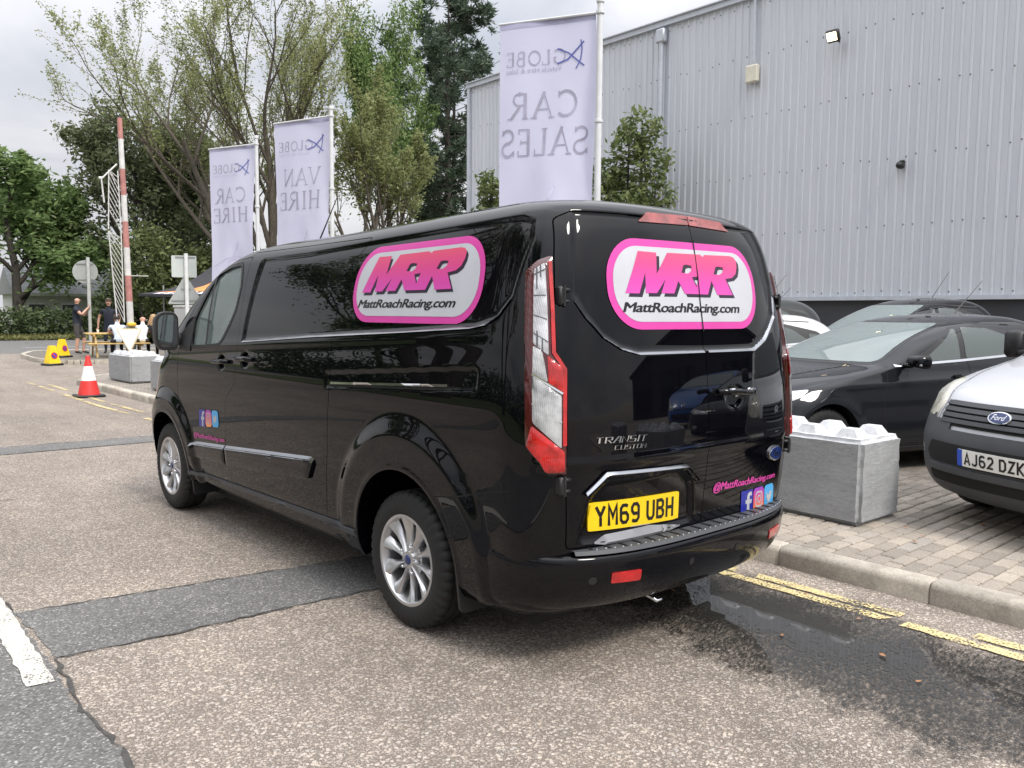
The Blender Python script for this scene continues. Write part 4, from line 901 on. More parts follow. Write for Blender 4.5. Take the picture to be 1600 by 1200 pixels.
# ------------------------------------------------------------------ stickers
lz = lambda P: [(540 + a / 6.957, 360 + b / 6.957) for a, b in P]
MRRo = [(180, 685), (310, 300), (470, 290), (452, 490), (572, 275), (905, 237), (935, 258), (952, 233), (1240, 197), (1285, 205), (1308, 245), (1305, 310), (1280, 390), (1230, 440), (1150, 462), (1215, 632), (1042, 642), (992, 500), (940, 645), (705, 655), (650, 535), (600, 660), (480, 665), (530, 530), (440, 668), (345, 673), (352, 490), (290, 682)]
MRRh = [[(690, 450), (715, 375), (745, 362), (800, 368), (790, 420), (755, 452)], [(1025, 425), (1055, 345), (1085, 335), (1140, 338), (1130, 390), (1090, 425)], [(790, 482), (862, 468), (828, 580)]]
def logo_uv(P):
    """logo drawing -> unit box of the sticker: undo the slant the drawing was taken with"""
    out = []
    for a, b in P:
        u = (a - 55) / (1515 - 55); top = 195 - 140 * u * 1.0 + 0; bot = 1000; v = (bot - b) / (bot - (215 - 165 * u)); out.append((u, v))
    return out
def logo(corners, mode, off, parent, z_top):
    C4 = corners; W = 1.12; H = .405
    def put(name, loops, mat, o_, step=.05):
        sh = fill2d(loops, step / W); sh = quadmap(sh, *C4); return so(name, VS.flat(sh, mode, o_), mat, base, 0)
    full = [(x / W, y / H) for x, y in rrect(0, 0, W, H, .185, 10)]
    base = so('sticker', VS.flat(quadmap(fill2d([full], .04), *C4), mode, off), V_pink, parent, 0)
    put('sticker_panel', [[(x / W, y / H) for x, y in rrect(.034, .034, W - .034, H - .034, .155, 10)]], V_white, off + .001)
    sh_ = lambda P, dx, dy: [(a + dx, b + dy) for a, b in P]
    put('letter_shadow', [logo_uv(sh_(MRRo, 24, 30))] + [logo_uv(sh_(h, 24, 30)) for h in MRRh], V_shadow, off + .0018)
    put('letters', [logo_uv(MRRo)] + [logo_uv(h) for h in MRRh], V_mrr, off + .0026)
    tx = fit2d(text2d('MattRoachRacing.com', 1, .0, .22, space=.92), .068, .155, .832, .292); wa = MB()
    for k in range(4):
        v_, f_ = VS.flat(quadmap(([(u + .0018 * k, v + .004 * (k % 2)) for u, v in tx[0]], tx[1]), *C4), mode, off + .002 + .00015 * k); wa.add(v_, f_)
    wa.obj('web_address', V_black, base)
    return base
# corners: lower left, lower right, upper right, upper left as seen
logo([(.575, 1.514), (-.535, 1.514), (-.525, 1.918), (.555, 1.905)], SIDE, .0035, van, 1.92)
logo([(-.615, 1.500), (.495, 1.500), (.485, 1.908), (-.59, 1.895)], REAR, .0035, van, 1.91)
so('panel_gap', VS.flat(stroke([(-.004, 1.49), (-.009, 1.62), (-.006, 1.76), (.0, 1.915)], .0075), REAR, .0078), K_gap, door_l, 0)
def social(corners, mode, parent, txt, tcorn):
    """three square icons in a row: the unit box is 3 wide, 1 high"""
    def put(name, sh, mat, o_): return so(name, VS.flat(quadmap(([(x / 3.0, y) for x, y in sh[0]], sh[1]), *corners), mode, o_), mat, parent, 0)
    put('icon_tile', fill2d([rrect(0, 0, .97, 1, .06)], .3), V_fb, .0035)
    put('icon_mark', fill2d([[(.47, 0), (.67, 0), (.67, .40), (.83, .40), (.86, .57), (.67, .57), (.67, .68), (.72, .74), (.86, .74), (.86, .90), (.66, .90), (.52, .83), (.47, .70), (.47, .57), (.35, .57), (.35, .40), (.47, .40)]], .3), V_white, .0045)
    c = [Vector(p) for p in corners]; zlo, zhi = min(p.y for p in c), max(p.y for p in c)
    mt = grad('icon_gradient', zlo, zhi, [(0, lin(250, 180, 90)), (.35, lin(240, 110, 90)), (.7, lin(205, 50, 140)), (1, lin(130, 60, 190))])
    put('icon_tile', fill2d([rrect(1.02, 0, 1.97, 1, .22)], .3), mt, .0035)
    put('icon_mark', fill2d([rrect(1.17, .16, 1.82, .84, .2), rrect(1.24, .235, 1.75, .765, .15)], .3), V_white, .0045)
    put('icon_mark', fill2d([ell(1.495, .5, .17, .18, 20), ell(1.495, .5, .105, .11, 20)], .3), V_white, .0047)
    put('icon_mark', fill2d([ell(1.64, .665, .035, .04, 10)], .3), V_white, .0049)
    put('icon_tile', fill2d([rrect(2.02, 0, 3, 1, .22)], .3), V_tw, .0035)
    bird = [(2.2, .28), (2.34, .26), (2.42, .31), (2.31, .34), (2.25, .40), (2.32, .41), (2.22, .47), (2.21, .53), (2.27, .53), (2.21, .62), (2.23, .70), (2.34, .61), (2.48, .57), (2.50, .67), (2.58, .73), (2.67, .70), (2.76, .73), (2.73, .67), (2.80, .67), (2.74, .60), (2.71, .45), (2.61, .31), (2.45, .23), (2.30, .23)]
    put('icon_mark', fill2d([bird], .3), V_white, .0045)
    t_ = fit2d(text2d(txt, 1, .0, .25), 0, 0, 1, 1); wa = MB()
    for k in range(3):
        v_, f_ = VS.flat(quadmap(([(u + .004 * k, v) for u, v in t_[0]], t_[1]), *tcorn), mode, .0035 + .00015 * k); wa.add(v_, f_)
    wa.obj('handle_text', V_pink, parent)
social([(2.625, .735), (2.265, .762), (2.265, .878), (2.61, .858)], SIDE, door_f, '@MattRoachRacing.com', [(2.745, .630), (2.185, .658), (2.185, .700), (2.745, .680)])
social([(.343, .572), (.712, .545), (.66, .688), (.318, .690)], REAR, door_r, '@MattRoachRacing.com', [(.072, .712), (.668, .708), (.655, .748), (.068, .768)])
# ------------------------------------------------------------------ wheels
def tyre_mesh(Ro, Ri, W, nt=84):
    prof = [(Ri, -W * .42), (Ri + .012, -W * .47), (Ri + .05, -W * .5), (Ro - .045, -W * .485), (Ro - .018, -W * .44), (Ro - .006, -W * .39), (Ro, -W * .30), (Ro, -W * .27), (Ro - .009, -W * .265), (Ro - .009, -W * .225), (Ro, -W * .22), (Ro, -W * .03), (Ro - .009, -W * .025), (Ro - .009, W * .025), (Ro, W * .03), (Ro, W * .22), (Ro - .009, W * .225), (Ro - .009, W * .265), (Ro, W * .27), (Ro, W * .30), (Ro - .006, W * .39), (Ro - .018, W * .44), (Ro - .045, W * .485), (Ro - .1, W * .48), (Ri, W * .42)]
    vs = []; n = nt * 2
    for k in range(n):
        a = 2 * math.pi * k / n
        for j, (r, h) in enumerate(prof):
            rr = r - (.011 if (k % 4 == 0 and (3 <= j <= 7 or 18 <= j <= 22)) else 0); vs.append((h, rr * math.cos(a), rr * math.sin(a)))
    m = len(prof); fs = [(k * m + i, ((k + 1) % n) * m + i, ((k + 1) % n) * m + i + 1, k * m + i + 1) for k in range(n) for i in range(m - 1)]
    return MB().add(vs, fs).mesh('tyre', K_rub, 50)
def rim_mesh(Ri, W, ns=10):
    """face towards -X"""
    mb = MB(); mb.lathe([(Ri + .012, -W * .45), (Ri + .010, -W * .475), (Ri - .004, -W * .47), (Ri - .010, -W * .43), (Ri - .016, -W * .2), (Ri - .03, W * .3)], 72, 'X')
    mb.lathe([(0, -W * .40), (.034, -W * .40), (.042, -W * .385), (.047, -W * .33), (.060, -W * .29), (.088, -W * .28), (.092, -W * .1), (0, -W * .1)], 40, 'X')
    for k in range(ns):
        a0 = 2 * math.pi * k / ns + .13; sec = []
        for r, hw, xf, th in ((.038, .010, -.395, .05), (.085, .0125, -.375, .045), (.14, .019, -.385, .035), (Ri - .03, .034, -.425, .03), (Ri - .006, .042, -.455, .03)):
            for (tt, dx) in ((-1, .012), (-.55, 0), (.15, .004), (.55, .012), (1, .026), (1, th), (-1, th)):
                a = a0 + tt * hw / r; sec.append((W * xf + dx, r * math.cos(a), r * math.sin(a)))
        fs = [(i * 7 + q, i * 7 + (q + 1) % 7, (i + 1) * 7 + (q + 1) % 7, (i + 1) * 7 + q) for i in range(4) for q in range(7)] + [tuple(range(7)), tuple(range(28, 35))]
        mb.add(sec, fs)
    return mb.mesh('rim', K_alloy, 32)
TY, RM = tyre_mesh(.343, .218, .215), rim_mesh(.218, .215)
DISC = MB().lathe([(.0, -.02), (.15, -.02), (.15, .0), (.0, .0)], 40, 'X').mesh('brake_disc', M('disc_steel', (.10, .10, .10), .45, .8, var=.1), 40)
BACK = MB().lathe([(.0, .04), (.205, .04)], 40, 'X').mesh('wheel_back', K_dark)
LUG = MB().lathe([(.0, -.018), (.006, -.018), (.0095, -.012), (.0095, .012), (0, .012)], 10, 'X').mesh('lug_nut', K_chrome, 50)
CAPM = MB().lathe([(.0, -.006), (.022, -.005), (.026, .0), (.026, .01), (0, .01)], 28, 'X').mesh('hub_cap', K_blueoval, 50)
def wheel(parent, x, y, z, side=-1, sc=1.0, spin=0.0, steer=0.0):
    w = bpy.data.objects.new('wheel', None); w.location = (x, y, z); w.rotation_euler = (0, 0, (0 if side < 0 else math.pi) + steer); w.scale = (sc, sc, sc); link(w, parent)
    for nm, me in (('tyre', TY), ('rim', RM), ('brake_disc', DISC), ('wheel_back', BACK)): obj(nm, me, w, (0, 0, 0), (spin, 0, 0))
    obj('hub_cap', CAPM, w, (-.215 * .405, 0, 0))
    for k in range(5): a = 2 * math.pi * k / 5 + .444 + spin; obj('lug_nut', LUG, w, (-.071, .068 * math.cos(a), .068 * math.sin(a)))
    return w
for yy in (0.0, 3.30):
    wheel(van, -.872, yy, .343, -1, spin=.1 + yy * .2); wheel(van, .872, yy, .343, 1, spin=.5)
# mud flaps
for s in (-1, 1):
    f = MB(); f.prism(roundpoly([(-.76, .60), (-.98, .60), (-.985, .50), (-.975, .215), (-.955, .195), (-.80, .20), (-.76, .26)], .02), lambda a, b, d: (s * -a if s > 0 else a, d - (.6 - b) * .10, b), -.41, -.395); f.obj('mud_flap', K_trim, van, 40)
    f = MB(); f.prism(roundpoly([(-.72, .38), (-.955, .40), (-.965, .36), (-.955, .20), (-.94, .18), (-.76, .19), (-.72, .24)], .02), lambda a, b, d: (s * -a if s > 0 else a, d - (.4 - b) * .06, b), 2.86, 2.875); f.obj('mud_flap', K_trim, van, 40)
MB().tube([(-.28, 2.15, 2.04), (-.28, 2.10, 2.10), (-.28, 1.86, 2.36)], [.012, .006, .003], 6).obj('roof_aerial', K_trim, van)
# ------------------------------------------------------------------ other vehicles
HATCH = np.array([
[.17, .78, -.60, 3.36, 2.6, .45, 2.2, .55], [.21, .86, -.71, 3.47, 2.6, .48, 2.2, .62], [.34, .900, -.78, 3.54, 2.7, .50, 2.2, .68], [.50, .908, -.80, 3.53, 2.7, .50, 2.2, .72],
[.64, .906, -.80, 3.48, 2.7, .50, 2.2, .75], [.74, .900, -.79, 3.37, 2.7, .50, 2.2, .75], [.82, .888, -.78, 3.18, 2.7, .50, 2.2, .72], [.89, .870, -.77, 2.88, 2.7, .5, 2.3, .66],
[.94, .852, -.76, 2.56, 2.7, .5, 2.4, .60], [.985, .838, -.755, 2.26, 2.7, .5, 2.5, .52], [1.04, .818, -.75, 2.08, 2.7, .5, 2.5, .50], [1.16, .775, -.73, 1.80, 2.7, .5, 2.5, .50],
[1.28, .720, -.66, 1.48, 2.6, .5, 2.4, .52], [1.37, .660, -.54, 1.18, 2.5, .5, 2.3, .55], [1.42, .605, -.42, .96, 2.4, .5, 2.2, .55], [1.455, .52, -.26, .74, 2.3, .45, 2.2, .5], [1.472, .38, -.06, .5, 2.2, .3, 2.2, .3]])
CONN = np.array([
[.19, .80, -.74, 3.30, 3.0, .35, 2.3, .50], [.24, .86, -.79, 3.42, 3.0, .38, 2.3, .55], [.40, .892, -.82, 3.50, 3.2, .40, 2.4, .58], [.58, .897, -.82, 3.52, 3.2, .40, 2.4, .60],
[.70, .896, -.82, 3.49, 3.2, .4, 2.4, .60], [.84, .892, -.82, 3.42, 3.2, .4, 2.4, .60], [.94, .886, -.82, 3.31, 3.2, .4, 2.5, .58], [1.02, .876, -.82, 3.08, 3.2, .4, 2.6, .52],
[1.09, .866, -.82, 2.78, 3.2, .4, 2.7, .46], [1.14, .858, -.82, 2.58, 3.2, .4, 2.8, .42], [1.30, .832, -.81, 2.34, 3.2, .4, 2.8, .42], [1.55, .785, -.80, 1.98, 3.2, .4, 2.8, .42],
[1.70, .748, -.78, 1.70, 3.0, .4, 2.6, .45], [1.77, .70, -.74, 1.48, 2.8, .4, 2.5, .45], [1.80, .60, -.66, 1.2, 2.6, .4, 2.4, .45], [1.815, .42, -.5, .9, 2.5, .35, 2.4, .35]])
def local_modes():
    return SIDE, SIDER, REAR, FRONT
def car_disp(wb, ar, belt):
    def f(V, N):
        d = np.zeros(len(V)); side = np.abs(N[:, 0]) > .5
        for yc in (0, wb):
            rr = np.hypot(V[:, 1] - yc, V[:, 2] - .33); d += np.where(side & (V[:, 2] > .22), .016 * sstep(ar + .13, ar + .02, rr), 0)
        d += np.where(side, .010 * np.exp(-((V[:, 2] - belt - .03 * (1 - V[:, 1])) / .035) ** 2), 0)
        return d
    return f
def build_car(root, P, paintm, wb, ar, wr, track, dense=1.0, disp=None, detail=True):
    B = Body(P, int(90 * dense), int(120 * dense), int(40 * dense), int(50 * dense), disp=disp, cap=6); base = B.mesh('car_body', paintm)
    cuts = [cyl((yc, .33), ar, x0, x1, 48) for yc in (0, wb) for x0, x1 in ((-1.3, -.58), (.58, 1.3))]
    me = boolean(base, cuts); shade(me, 40); bo = obj('body_shell', me, root)
    for yc in (0, wb):
        for s in (-1, 1): wheel(root, s * track, yc, wr, s, wr / .343, .3 + yc)
    MB().box((0, wb / 2, .28), (1.3, wb + .6, .2)).obj('underbody', K_dark, root)
    return B, Surf(base), bo
class OnCar:
    def __init__(s, S, root): s.S = S; s.root = root
    def solid(s, nm, P, mode, off, depth, mat, parent=None, step=.04, dome=0.0, dr=.04): return so(nm, s.S.solid([P], mode, off, depth, step, dome, dr), mat, parent or s.root)
    def patch(s, nm, loops, mode, off, mat, parent=None, step=.05): return so(nm, s.S.patch(loops, mode, off, step), mat, parent or s.root)
    def line(s, nm, P, w, mode, off, mat, parent=None):
        Q = [tuple(Vector(P[i]).lerp(Vector(P[i + 1]), k / 6)) for i in range(len(P) - 1) for k in range(6)] + [P[-1]]; return so(nm, s.S.flat(stroke(Q, w), mode, off), mat, parent or s.root, 0)
def hatch(name, loc, rz, paintm, label, cat='car', group=None, lod=1.0):
    root = thing(name, loc, label, cat, group, rz); wb = 2.648
    B, S, bo = build_car(root, HATCH, paintm, wb, .345, .315, .775, lod, car_disp(wb, .345, .86)); c = OnCar(S, root)
    fwin = roundpoly([(1.50, 1.022), (.98, 1.045), (.93, 1.335), (.97, 1.325), (1.17, 1.20)], .02); rwin = roundpoly([(.90, 1.05), (.05, 1.095), (.02, 1.13), (.22, 1.26), (.50, 1.34), (.85, 1.35)], .03); qwin = roundpoly([(-.02, 1.10), (-.30, 1.13), (-.18, 1.20), (-.02, 1.21)], .015); sail = [(1.74, 1.008), (1.62, 1.014), (1.36, 1.165)]
    for md in (SIDE, SIDER):
        c.patch('window_frame', [shrink(roundpoly([(1.68, 1.006), (.5, 1.06), (-.36, 1.125), (-.16, 1.24), (.3, 1.33), (.75, 1.365), (.97, 1.34), (1.22, 1.205)], .02), -.006)], md, .0015, K_trim)
        for P in (fwin, rwin, qwin): c.patch('side_window', [P], md, .004, G_mid)
        c.line('chrome_strip', [(1.84, .992), (1.0, 1.03), (.3, 1.072), (-.34, 1.118)], .022, md, .006, K_chrome)
        c.line('panel_gap', [(1.93, .98), (2.02, .72), (1.98, .40), (1.90, .26)], .007, md, .0012, K_gap); c.line('panel_gap', [(.90, 1.04), (.86, .70), (.86, .27)], .007, md, .0012, K_gap); c.line('panel_gap', [(-.02, 1.08), (-.12, .80), (.26, .56), (.36, .27)], .007, md, .0012, K_gap)
        c.line('panel_gap', [(2.02, .27), (.40, .27)], .007, md, .0012, K_gap)
        for hy, hz in ((1.03, .865), (.02, .91)):
            c.solid('door_handle', roundpoly([(hy + .11, hz), (hy - .11, hz + .01), (hy - .11, hz + .035), (hy + .11, hz + .028)], .01), md, .028, .03, paintm, None, .04)
        c.solid('sill_skirt', [(2.2, .20), (.42, .20), (.42, .245), (2.2, .245)], md, .012, .02, K_trim)
        c.solid('roof_seam', [(1.1, 1.40), (-.1, 1.36), (-.1, 1.375), (1.1, 1.415)], md, .001, .003, K_trim)
    c.patch('windscreen_frame', [roundpoly([(-.74, 1.0), (.74, 1.0), (.56, 1.40), (-.56, 1.40)], .05)], FRONT, .0012, K_trim)
    c.patch('windscreen', [roundpoly([(-.71, 1.02), (.71, 1.02), (.53, 1.385), (-.53, 1.385)], .05)], FRONT, .004, glass('screen_glass', (.34, .41, .41), .5))  # pale tint holds the windscreen's bright reflection in its colour
    c.patch('rear_window', [roundpoly([(-.60, 1.07), (.60, 1.07), (.50, 1.34), (-.50, 1.34)], .05)], REAR, .004, G_mid)
    for s in (-1, 1):
        c.solid('headlamp', roundpoly([(s * .43, .60), (s * .48, .70), (s * .70, .765), (s * .84, .80), (s * .845, .72), (s * .72, .62)], .02), FRONT, .004, .02, L_bright, None, .03, .006, .03)
        c.solid('tail_lamp', roundpoly([(s * .55, .86), (s * .62, 1.0), (s * .80, 1.0), (s * .84, .80), (s * .74, .78)], .02), REAR, .004, .02, L_red, None, .03)
        c.solid('fog_lamp', ell(s * .66, .33, .06, .05, 16), FRONT, .004, .01, L_clear, None, .03)
        m = MB(); cx = s * .985; rr = roundpoly([(-.10, -.03), (.09, -.06), (.11, .0), (.09, .07), (-.06, .075), (-.11, .03)], .03, 3); n = len(rr); vs = []
        for dy, sc in ((0, .96), (.02, 1), (.07, .95), (.12, .75), (.14, .4)): vs += [(cx + s * p[0] * sc, 1.66 + dy, 1.03 + p[1] * sc) for p in rr]
        m.add(vs, [(i * n + k, i * n + (k + 1) % n, (i + 1) * n + (k + 1) % n, (i + 1) * n + k) for i in range(4) for k in range(n)] + [tuple(range(n)), tuple(range(4 * n, 5 * n))]); m.box((s * .87, 1.72, .995), (.12, .05, .04), bev=.01)
        mo = m.obj('door_mirror', P_black, root, 45); MB().box((cx + s * .015, 1.775, 1.01), (.16, .012, .02), bev=.004).obj('indicator', L_clear, mo)
    c.solid('grille', roundpoly([(-.40, .24), (.40, .24), (.52, .40), (.46, .44), (-.46, .44), (-.52, .40)], .02), FRONT, .003, .02, K_trim); 
    for z in (.29, .34, .39): c.line('grille_bar', [(-.44, z), (.44, z)], .012, FRONT, .010, K_grey)
    c.solid('upper_grille', roundpoly([(-.36, .60), (.36, .60), (.34, .635), (-.34, .635)], .01), FRONT, .003, .02, K_trim)
    oval(0, .70, .062, .026, FRONT, S, root, 0, -1)
    for s in (-1, 1): c.line('bonnet_crease', [(s * .35, .66), (s * .42, .80), (s * .50, .94), (s * .56, .995)], .02, FRONT, .003, paintm)
    MB().tube([(.1, .05, 1.45), (.1, -.02, 1.50), (.1, -.42, 1.86)], [.014, .006, .003], 6).obj('roof_aerial', K_trim, root)
    for y in (1.0, .06): MB().box((-.44, y, 1.452), (.04, .05, .02), bev=.008).obj('roof_mount', K_trim, root)
    return root
hatch('hatchback', (6.498, .238, .12), R(70.94), P_dark, 'charcoal black five door hatchback with chrome window strip parked behind the concrete block')
mpv1 = hatch('hatchback', (10.55, 2.12, .11), R(70), paint('black_car_paint', (.006, .006, .007)), 'black car by the warehouse wall, only its roof showing over the charcoal hatchback', lod=.6)
mpv2 = hatch('hatchback', (10.45, 5.0, .11), R(70), paint('grey_green_paint', (.035, .04, .04), .2), 'dark grey car with pale windscreen between the van and the black car', lod=.6)
hatch('hatchback', (7.36, 3.1, .12), R(70), P_white, 'white car parked just behind the black van, only its tail peeping out', lod=.6)
mpv1.scale = (1, .86, 1.18); mpv2.scale = (1, 1, 1.2)

# silver light van facing the road
def light_van(name, loc, rz, paintm, label, reg=None):
    root = thing(name, loc, label, 'van', None, rz); wb = 2.664
    B, S, bo = build_car(root, CONN, paintm, wb, .36, .32, .77, 1.0, car_disp(wb, .36, .95)); c = OnCar(S, root)
    v, f = B.shell(lambda q: (q[:, 1] > 2.62 + .12 * (q[:, 2] > .5)) & (q[:, 2] < .735 - .05 * (np.abs(q[:, 0]) < .40) + .02 * (np.abs(q[:, 0]) > .6)) & (np.hypot(q[:, 1] - wb, q[:, 2] - .33) > .38), .014, .03); bump = so('front_bumper', (v, f), K_grey, root)
    BS = Surf(bump.data)
    bs = lambda nm, P, off, dep, mat, st=.03, par=None: so(nm, BS.solid([P], FRONT, off, dep, st), mat, par or bump)
    bs('air_intake', roundpoly([(-.62, .50), (-.56, .585), (.56, .585), (.62, .50), (.58, .44), (-.58, .44)], .02), .002, .006, K_dark)
    bs('lower_lip', roundpoly([(-.64, .385), (.64, .385), (.58, .425), (-.58, .425)], .01), .016, .02, K_grey); bs('lower_intake', roundpoly([(-.60, .30), (.60, .30), (.60, .37), (-.60, .37)], .02), .002, .006, K_dark)
    g_ = c.solid('grille', roundpoly([(-.52, .70), (.52, .70), (.50, .865), (-.50, .865)], .03), FRONT, .008, .03, K_dark)
    for z in (.730, .768, .806, .844): c.solid('grille_bar', [(-.50, z - .013), (.50, z - .013), (.49, z + .013), (-.49, z + .013)], FRONT, .022, .02, K_grey, g_, .06)
    oval(0, .785, .085, .038, FRONT, S, root, 0, -1, .022)
    pb = [(.26, .452), (-.26, .452), (-.26, .563), (.26, .563)]
    plate2 = so('number_plate', BS.solid([rrect(-.26, .452, .26, .563, .006)], FRONT, .012, .012, .05), V_platew, bump)
    so('plate_band', BS.flat(fill2d([[(.26, .452), (.218, .452), (.218, .563), (.26, .563)]], .05), FRONT, .0132), M('plate_blue', (.02, .08, .5), .3, var=0), plate2, 0)
    for sh, k in plate_text(reg, .050, .079, .060, .0105, .0135, .028): so('plate_character', BS.flat(([(.26 - v_[0], .468 + v_[1]) for v_ in sh[0]], sh[1]), FRONT, .0136 + .0001 * (k % 3)), V_black, plate2, 0)
    for s in (-1, 1):
        c.solid('headlamp', roundpoly([(s * .60, .715), (s * .57, .84), (s * .64, .985), (s * .73, 1.01), (s * .82, .93), (s * .87, .76), (s * .80, .715)], .03), FRONT, .006, .03, L_head, None, .03, .010, .03)
        c.solid('fog_lamp', ell(s * .74, .48, .05, .045, 18), FRONT, .016, .02, L_clear, None, .03)
        m = MB(); m.box((s * 1.0, 2.18, 1.24), (.16, .10, .22), bev=.03); m.box((s * .89, 2.2, 1.17), (.1, .06, .05), bev=.01); m.obj('door_mirror', K_trim, root, 45)
        md = SIDE if s < 0 else SIDER
        c.patch('side_window', [roundpoly([(2.22, 1.20), (1.30, 1.22), (1.30, 1.62), (1.65, 1.60)], .04)], md, .004, G_mid)
        c.line('panel_gap', [(2.30, 1.16), (2.22, .70), (2.2, .30)], .007, md, .0012, K_gap); c.line('panel_gap', [(1.20, 1.68), (1.2, .30)], .007, md, .0012, K_gap); c.solid('side_rub', [(2.2, .52), (.5, .52), (.5, .64), (2.2, .64)], md, .014, .02, K_grey)
        c.solid('tail_lamp', roundpoly([(s * .72, .9), (s * .72, 1.35), (s * .82, 1.35), (s * .86, .9)], .02), REAR, .006, .02, L_red)
        c.line('bonnet_gap', [(s * .56, .72), (s * .545, .85), (s * .60, .99), (s * .70, 1.06), (s * .74, 1.13)], .006, FRONT, .0012, K_gap)
    c.patch('windscreen_frame', [roundpoly([(-.78, 1.155), (.78, 1.155), (.66, 1.70), (-.66, 1.70)], .05)], FRONT, .0012, K_trim); c.patch('windscreen', [roundpoly([(-.74, 1.19), (.74, 1.19), (.63, 1.67), (-.63, 1.67)], .05)], FRONT, .004, glass('screen_glass', (.10, .14, .13), .35))
    return root
light_van('light_van', (5.855, -2.772, .12), R(67.7), P_silver, 'silver white light van with grey bumper facing the road at the right edge', 'AJ62 DZK')

# ------------------------------------------------------------------ concrete blocks with studded tops
def block_mat():
    t = NT('painted_concrete'); gi = t.n('ShaderNodeNewGeometry'); p = gi.outputs['Position']
    mp = t.n('ShaderNodeMapping'); t.l(t.tc.outputs['Object'], mp.inputs[0]); mp.inputs['Scale'].default_value = (4, 4, 15)
    c = t.ramp(t.noise(3, 6, .7, vec=p), [(.3, (.27, .278, .286)), (.5, (.305, .313, .322)), (.72, (.345, .353, .36))])
    c = t.mix(.18, c, t.ramp(t.noise(38, 5, .7, vec=p), [(.36, (.55, .55, .55)), (.6, (1.1, 1.1, 1.1))]), 'MULTIPLY')
    t.set(Base_Color=c, Roughness=.7); t.bump(t.math('ADD', t.math('MULTIPLY', t.noise(1.5, 6, .7, vec=mp.outputs[0]), 1.0), t.math('MULTIPLY', t.noise(30, 6, .75, vec=p), .6)), .42, .02); return t.m
MC = block_mat(); MCT = M('block_white_top', (.52, .53, .55), .75, var=.14, vs=7, bump=.6, bs=30)
def block(loc, rz, dims, nx, ny, label, dz=0.0):
    L, W, H = dims; root = thing('concrete_block', loc, label, 'concrete block', 'grey painted concrete blocks', rz)
    bm = bmesh.new(); bmesh.ops.create_cube(bm, size=1); bmesh.ops.scale(bm, vec=(L, W, H), verts=bm.verts); bmesh.ops.translate(bm, vec=(0, 0, H / 2), verts=bm.verts)
    bmesh.ops.bevel(bm, geom=bm.edges[:], offset=.03, segments=3, affect='EDGES'); bmesh.ops.subdivide_edges(bm, edges=[e for e in bm.edges if e.calc_length() > .2], cuts=14, use_grid_fill=True)
    rr = random.Random(int(L * 100) + int(loc[1] * 10))
    for v in bm.verts:
        v.co += Vector((rr.uniform(-1, 1), rr.uniform(-1, 1), rr.uniform(-1, 1) * (1 if v.co.z > .05 else 0))) * .0035
    me = bpy.data.meshes.new('block_body'); bm.to_mesh(me); bm.free(); me.materials.append(MC); me.materials.append(MCT); shade(me, 50)
    for p in me.polygons:
        if p.center.z > H - .028: p.material_index = 1
    obj('block_body', me, root)
    for i in range(nx):
        for j in range(ny):
            cx = -L / 2 + L * (i + .5) / nx; cy = -W / 2 + W * (j + .5) / ny; a, b, h = .090, .048, .060
            vs = [(cx + sx_ * a, cy + sy_ * a, H - .01) for sx_, sy_ in ((-1, -1), (1, -1), (1, 1), (-1, 1))] + [(cx + sx_ * b, cy + sy_ * b, H + h) for sx_, sy_ in ((-1, -1), (1, -1), (1, 1), (-1, 1))]
            m = MB().add(vs, [(0, 1, 5, 4), (1, 2, 6, 5), (2, 3, 7, 6), (3, 0, 4, 7), (4, 5, 6, 7)]); m.obj('stud', MCT, root)
    return root
block((2.27 + .29, -.75 + .62, .12), R(-1.5), (.58, 1.24, .60), 2, 4, 'big grey concrete block with white studded top in front of the silver light van')
block((1.95 + .31, 14.1 + .66, .12), R(2), (.62, 1.32, .56), 2, 4, 'grey concrete block with white top standing under the white triangle sign')
block((1.87 + .30, 11.95, .12), R(2), (.60, 1.2, .56), 2, 4, 'grey concrete block partly hidden by the front of the black van')
# ------------------------------------------------------------------ warehouse
def clad_mat():
    t = NT('cladding_steel'); gi = t.n('ShaderNodeNewGeometry'); p = gi.outputs['Position']; oi = t.n('ShaderNodeObjectInfo')
    mp = t.n('ShaderNodeMapping'); t.l(p, mp.inputs[0]); mp.inputs['Scale'].default_value = (1, 5, .35)
    c = t.ramp(oi.outputs['Random'], [(0, (.53, .557, .60)), (1, (.55, .577, .62))])
    c = t.mix(.7, c, t.ramp(t.noise(1.0, 6, .65, vec=mp.outputs[0]), [(.3, (.88, .89, .9)), (.7, (1.06, 1.05, 1.04))]), 'MULTIPLY')
    t.set(Base_Color=c, Roughness=.42, Metallic=.12); t.bump(t.noise(.8, 3, .5, vec=p), .08, .05); return t.m
MCL = clad_mat(); WX, WH, WZ0, WY1, WY0 = 15.0, 9.34, 2.02, 19.6, -2.4
wh = thing('warehouse', (WX, WY1, 0), 'tall pale grey ribbed metal warehouse with a dark base, behind the parked cars', 'building')
def W(x, y, z): return (x - WX, y - WY1, z)
prf = []
for k in range(5): b = k * .2; prf += [(b + .0, 0), (b + .115, 0), (b + .140, -.034), (b + .175, -.034)]
prf.append((1.0, 0)); prf = prf[:-1] + [(1.0, 0)]
def sheet_mesh(L, H, name='cladding_sheet'):
    pts = [p for p in prf if p[0] <= L + 1e-6]; n = len(pts); vs = [(d, -y, 0) for y, d in pts] + [(d, -y, H) for y, d in pts]
    m = MB().add(vs, [(i, i + 1, n + i + 1, n + i) for i in range(n - 1)]); return m.mesh(name, MCL, fixn=False)
SH = sheet_mesh(1.0, WH - WZ0)
ns = int(WY1 - WY0)
for k in range(ns): obj('cladding_sheet', SH, wh, (0, -k * 1.0, WZ0))
for k in range(30): obj('cladding_sheet', SH, wh, (k * 1.0, 0.0, WZ0), (0, 0, R(90)))
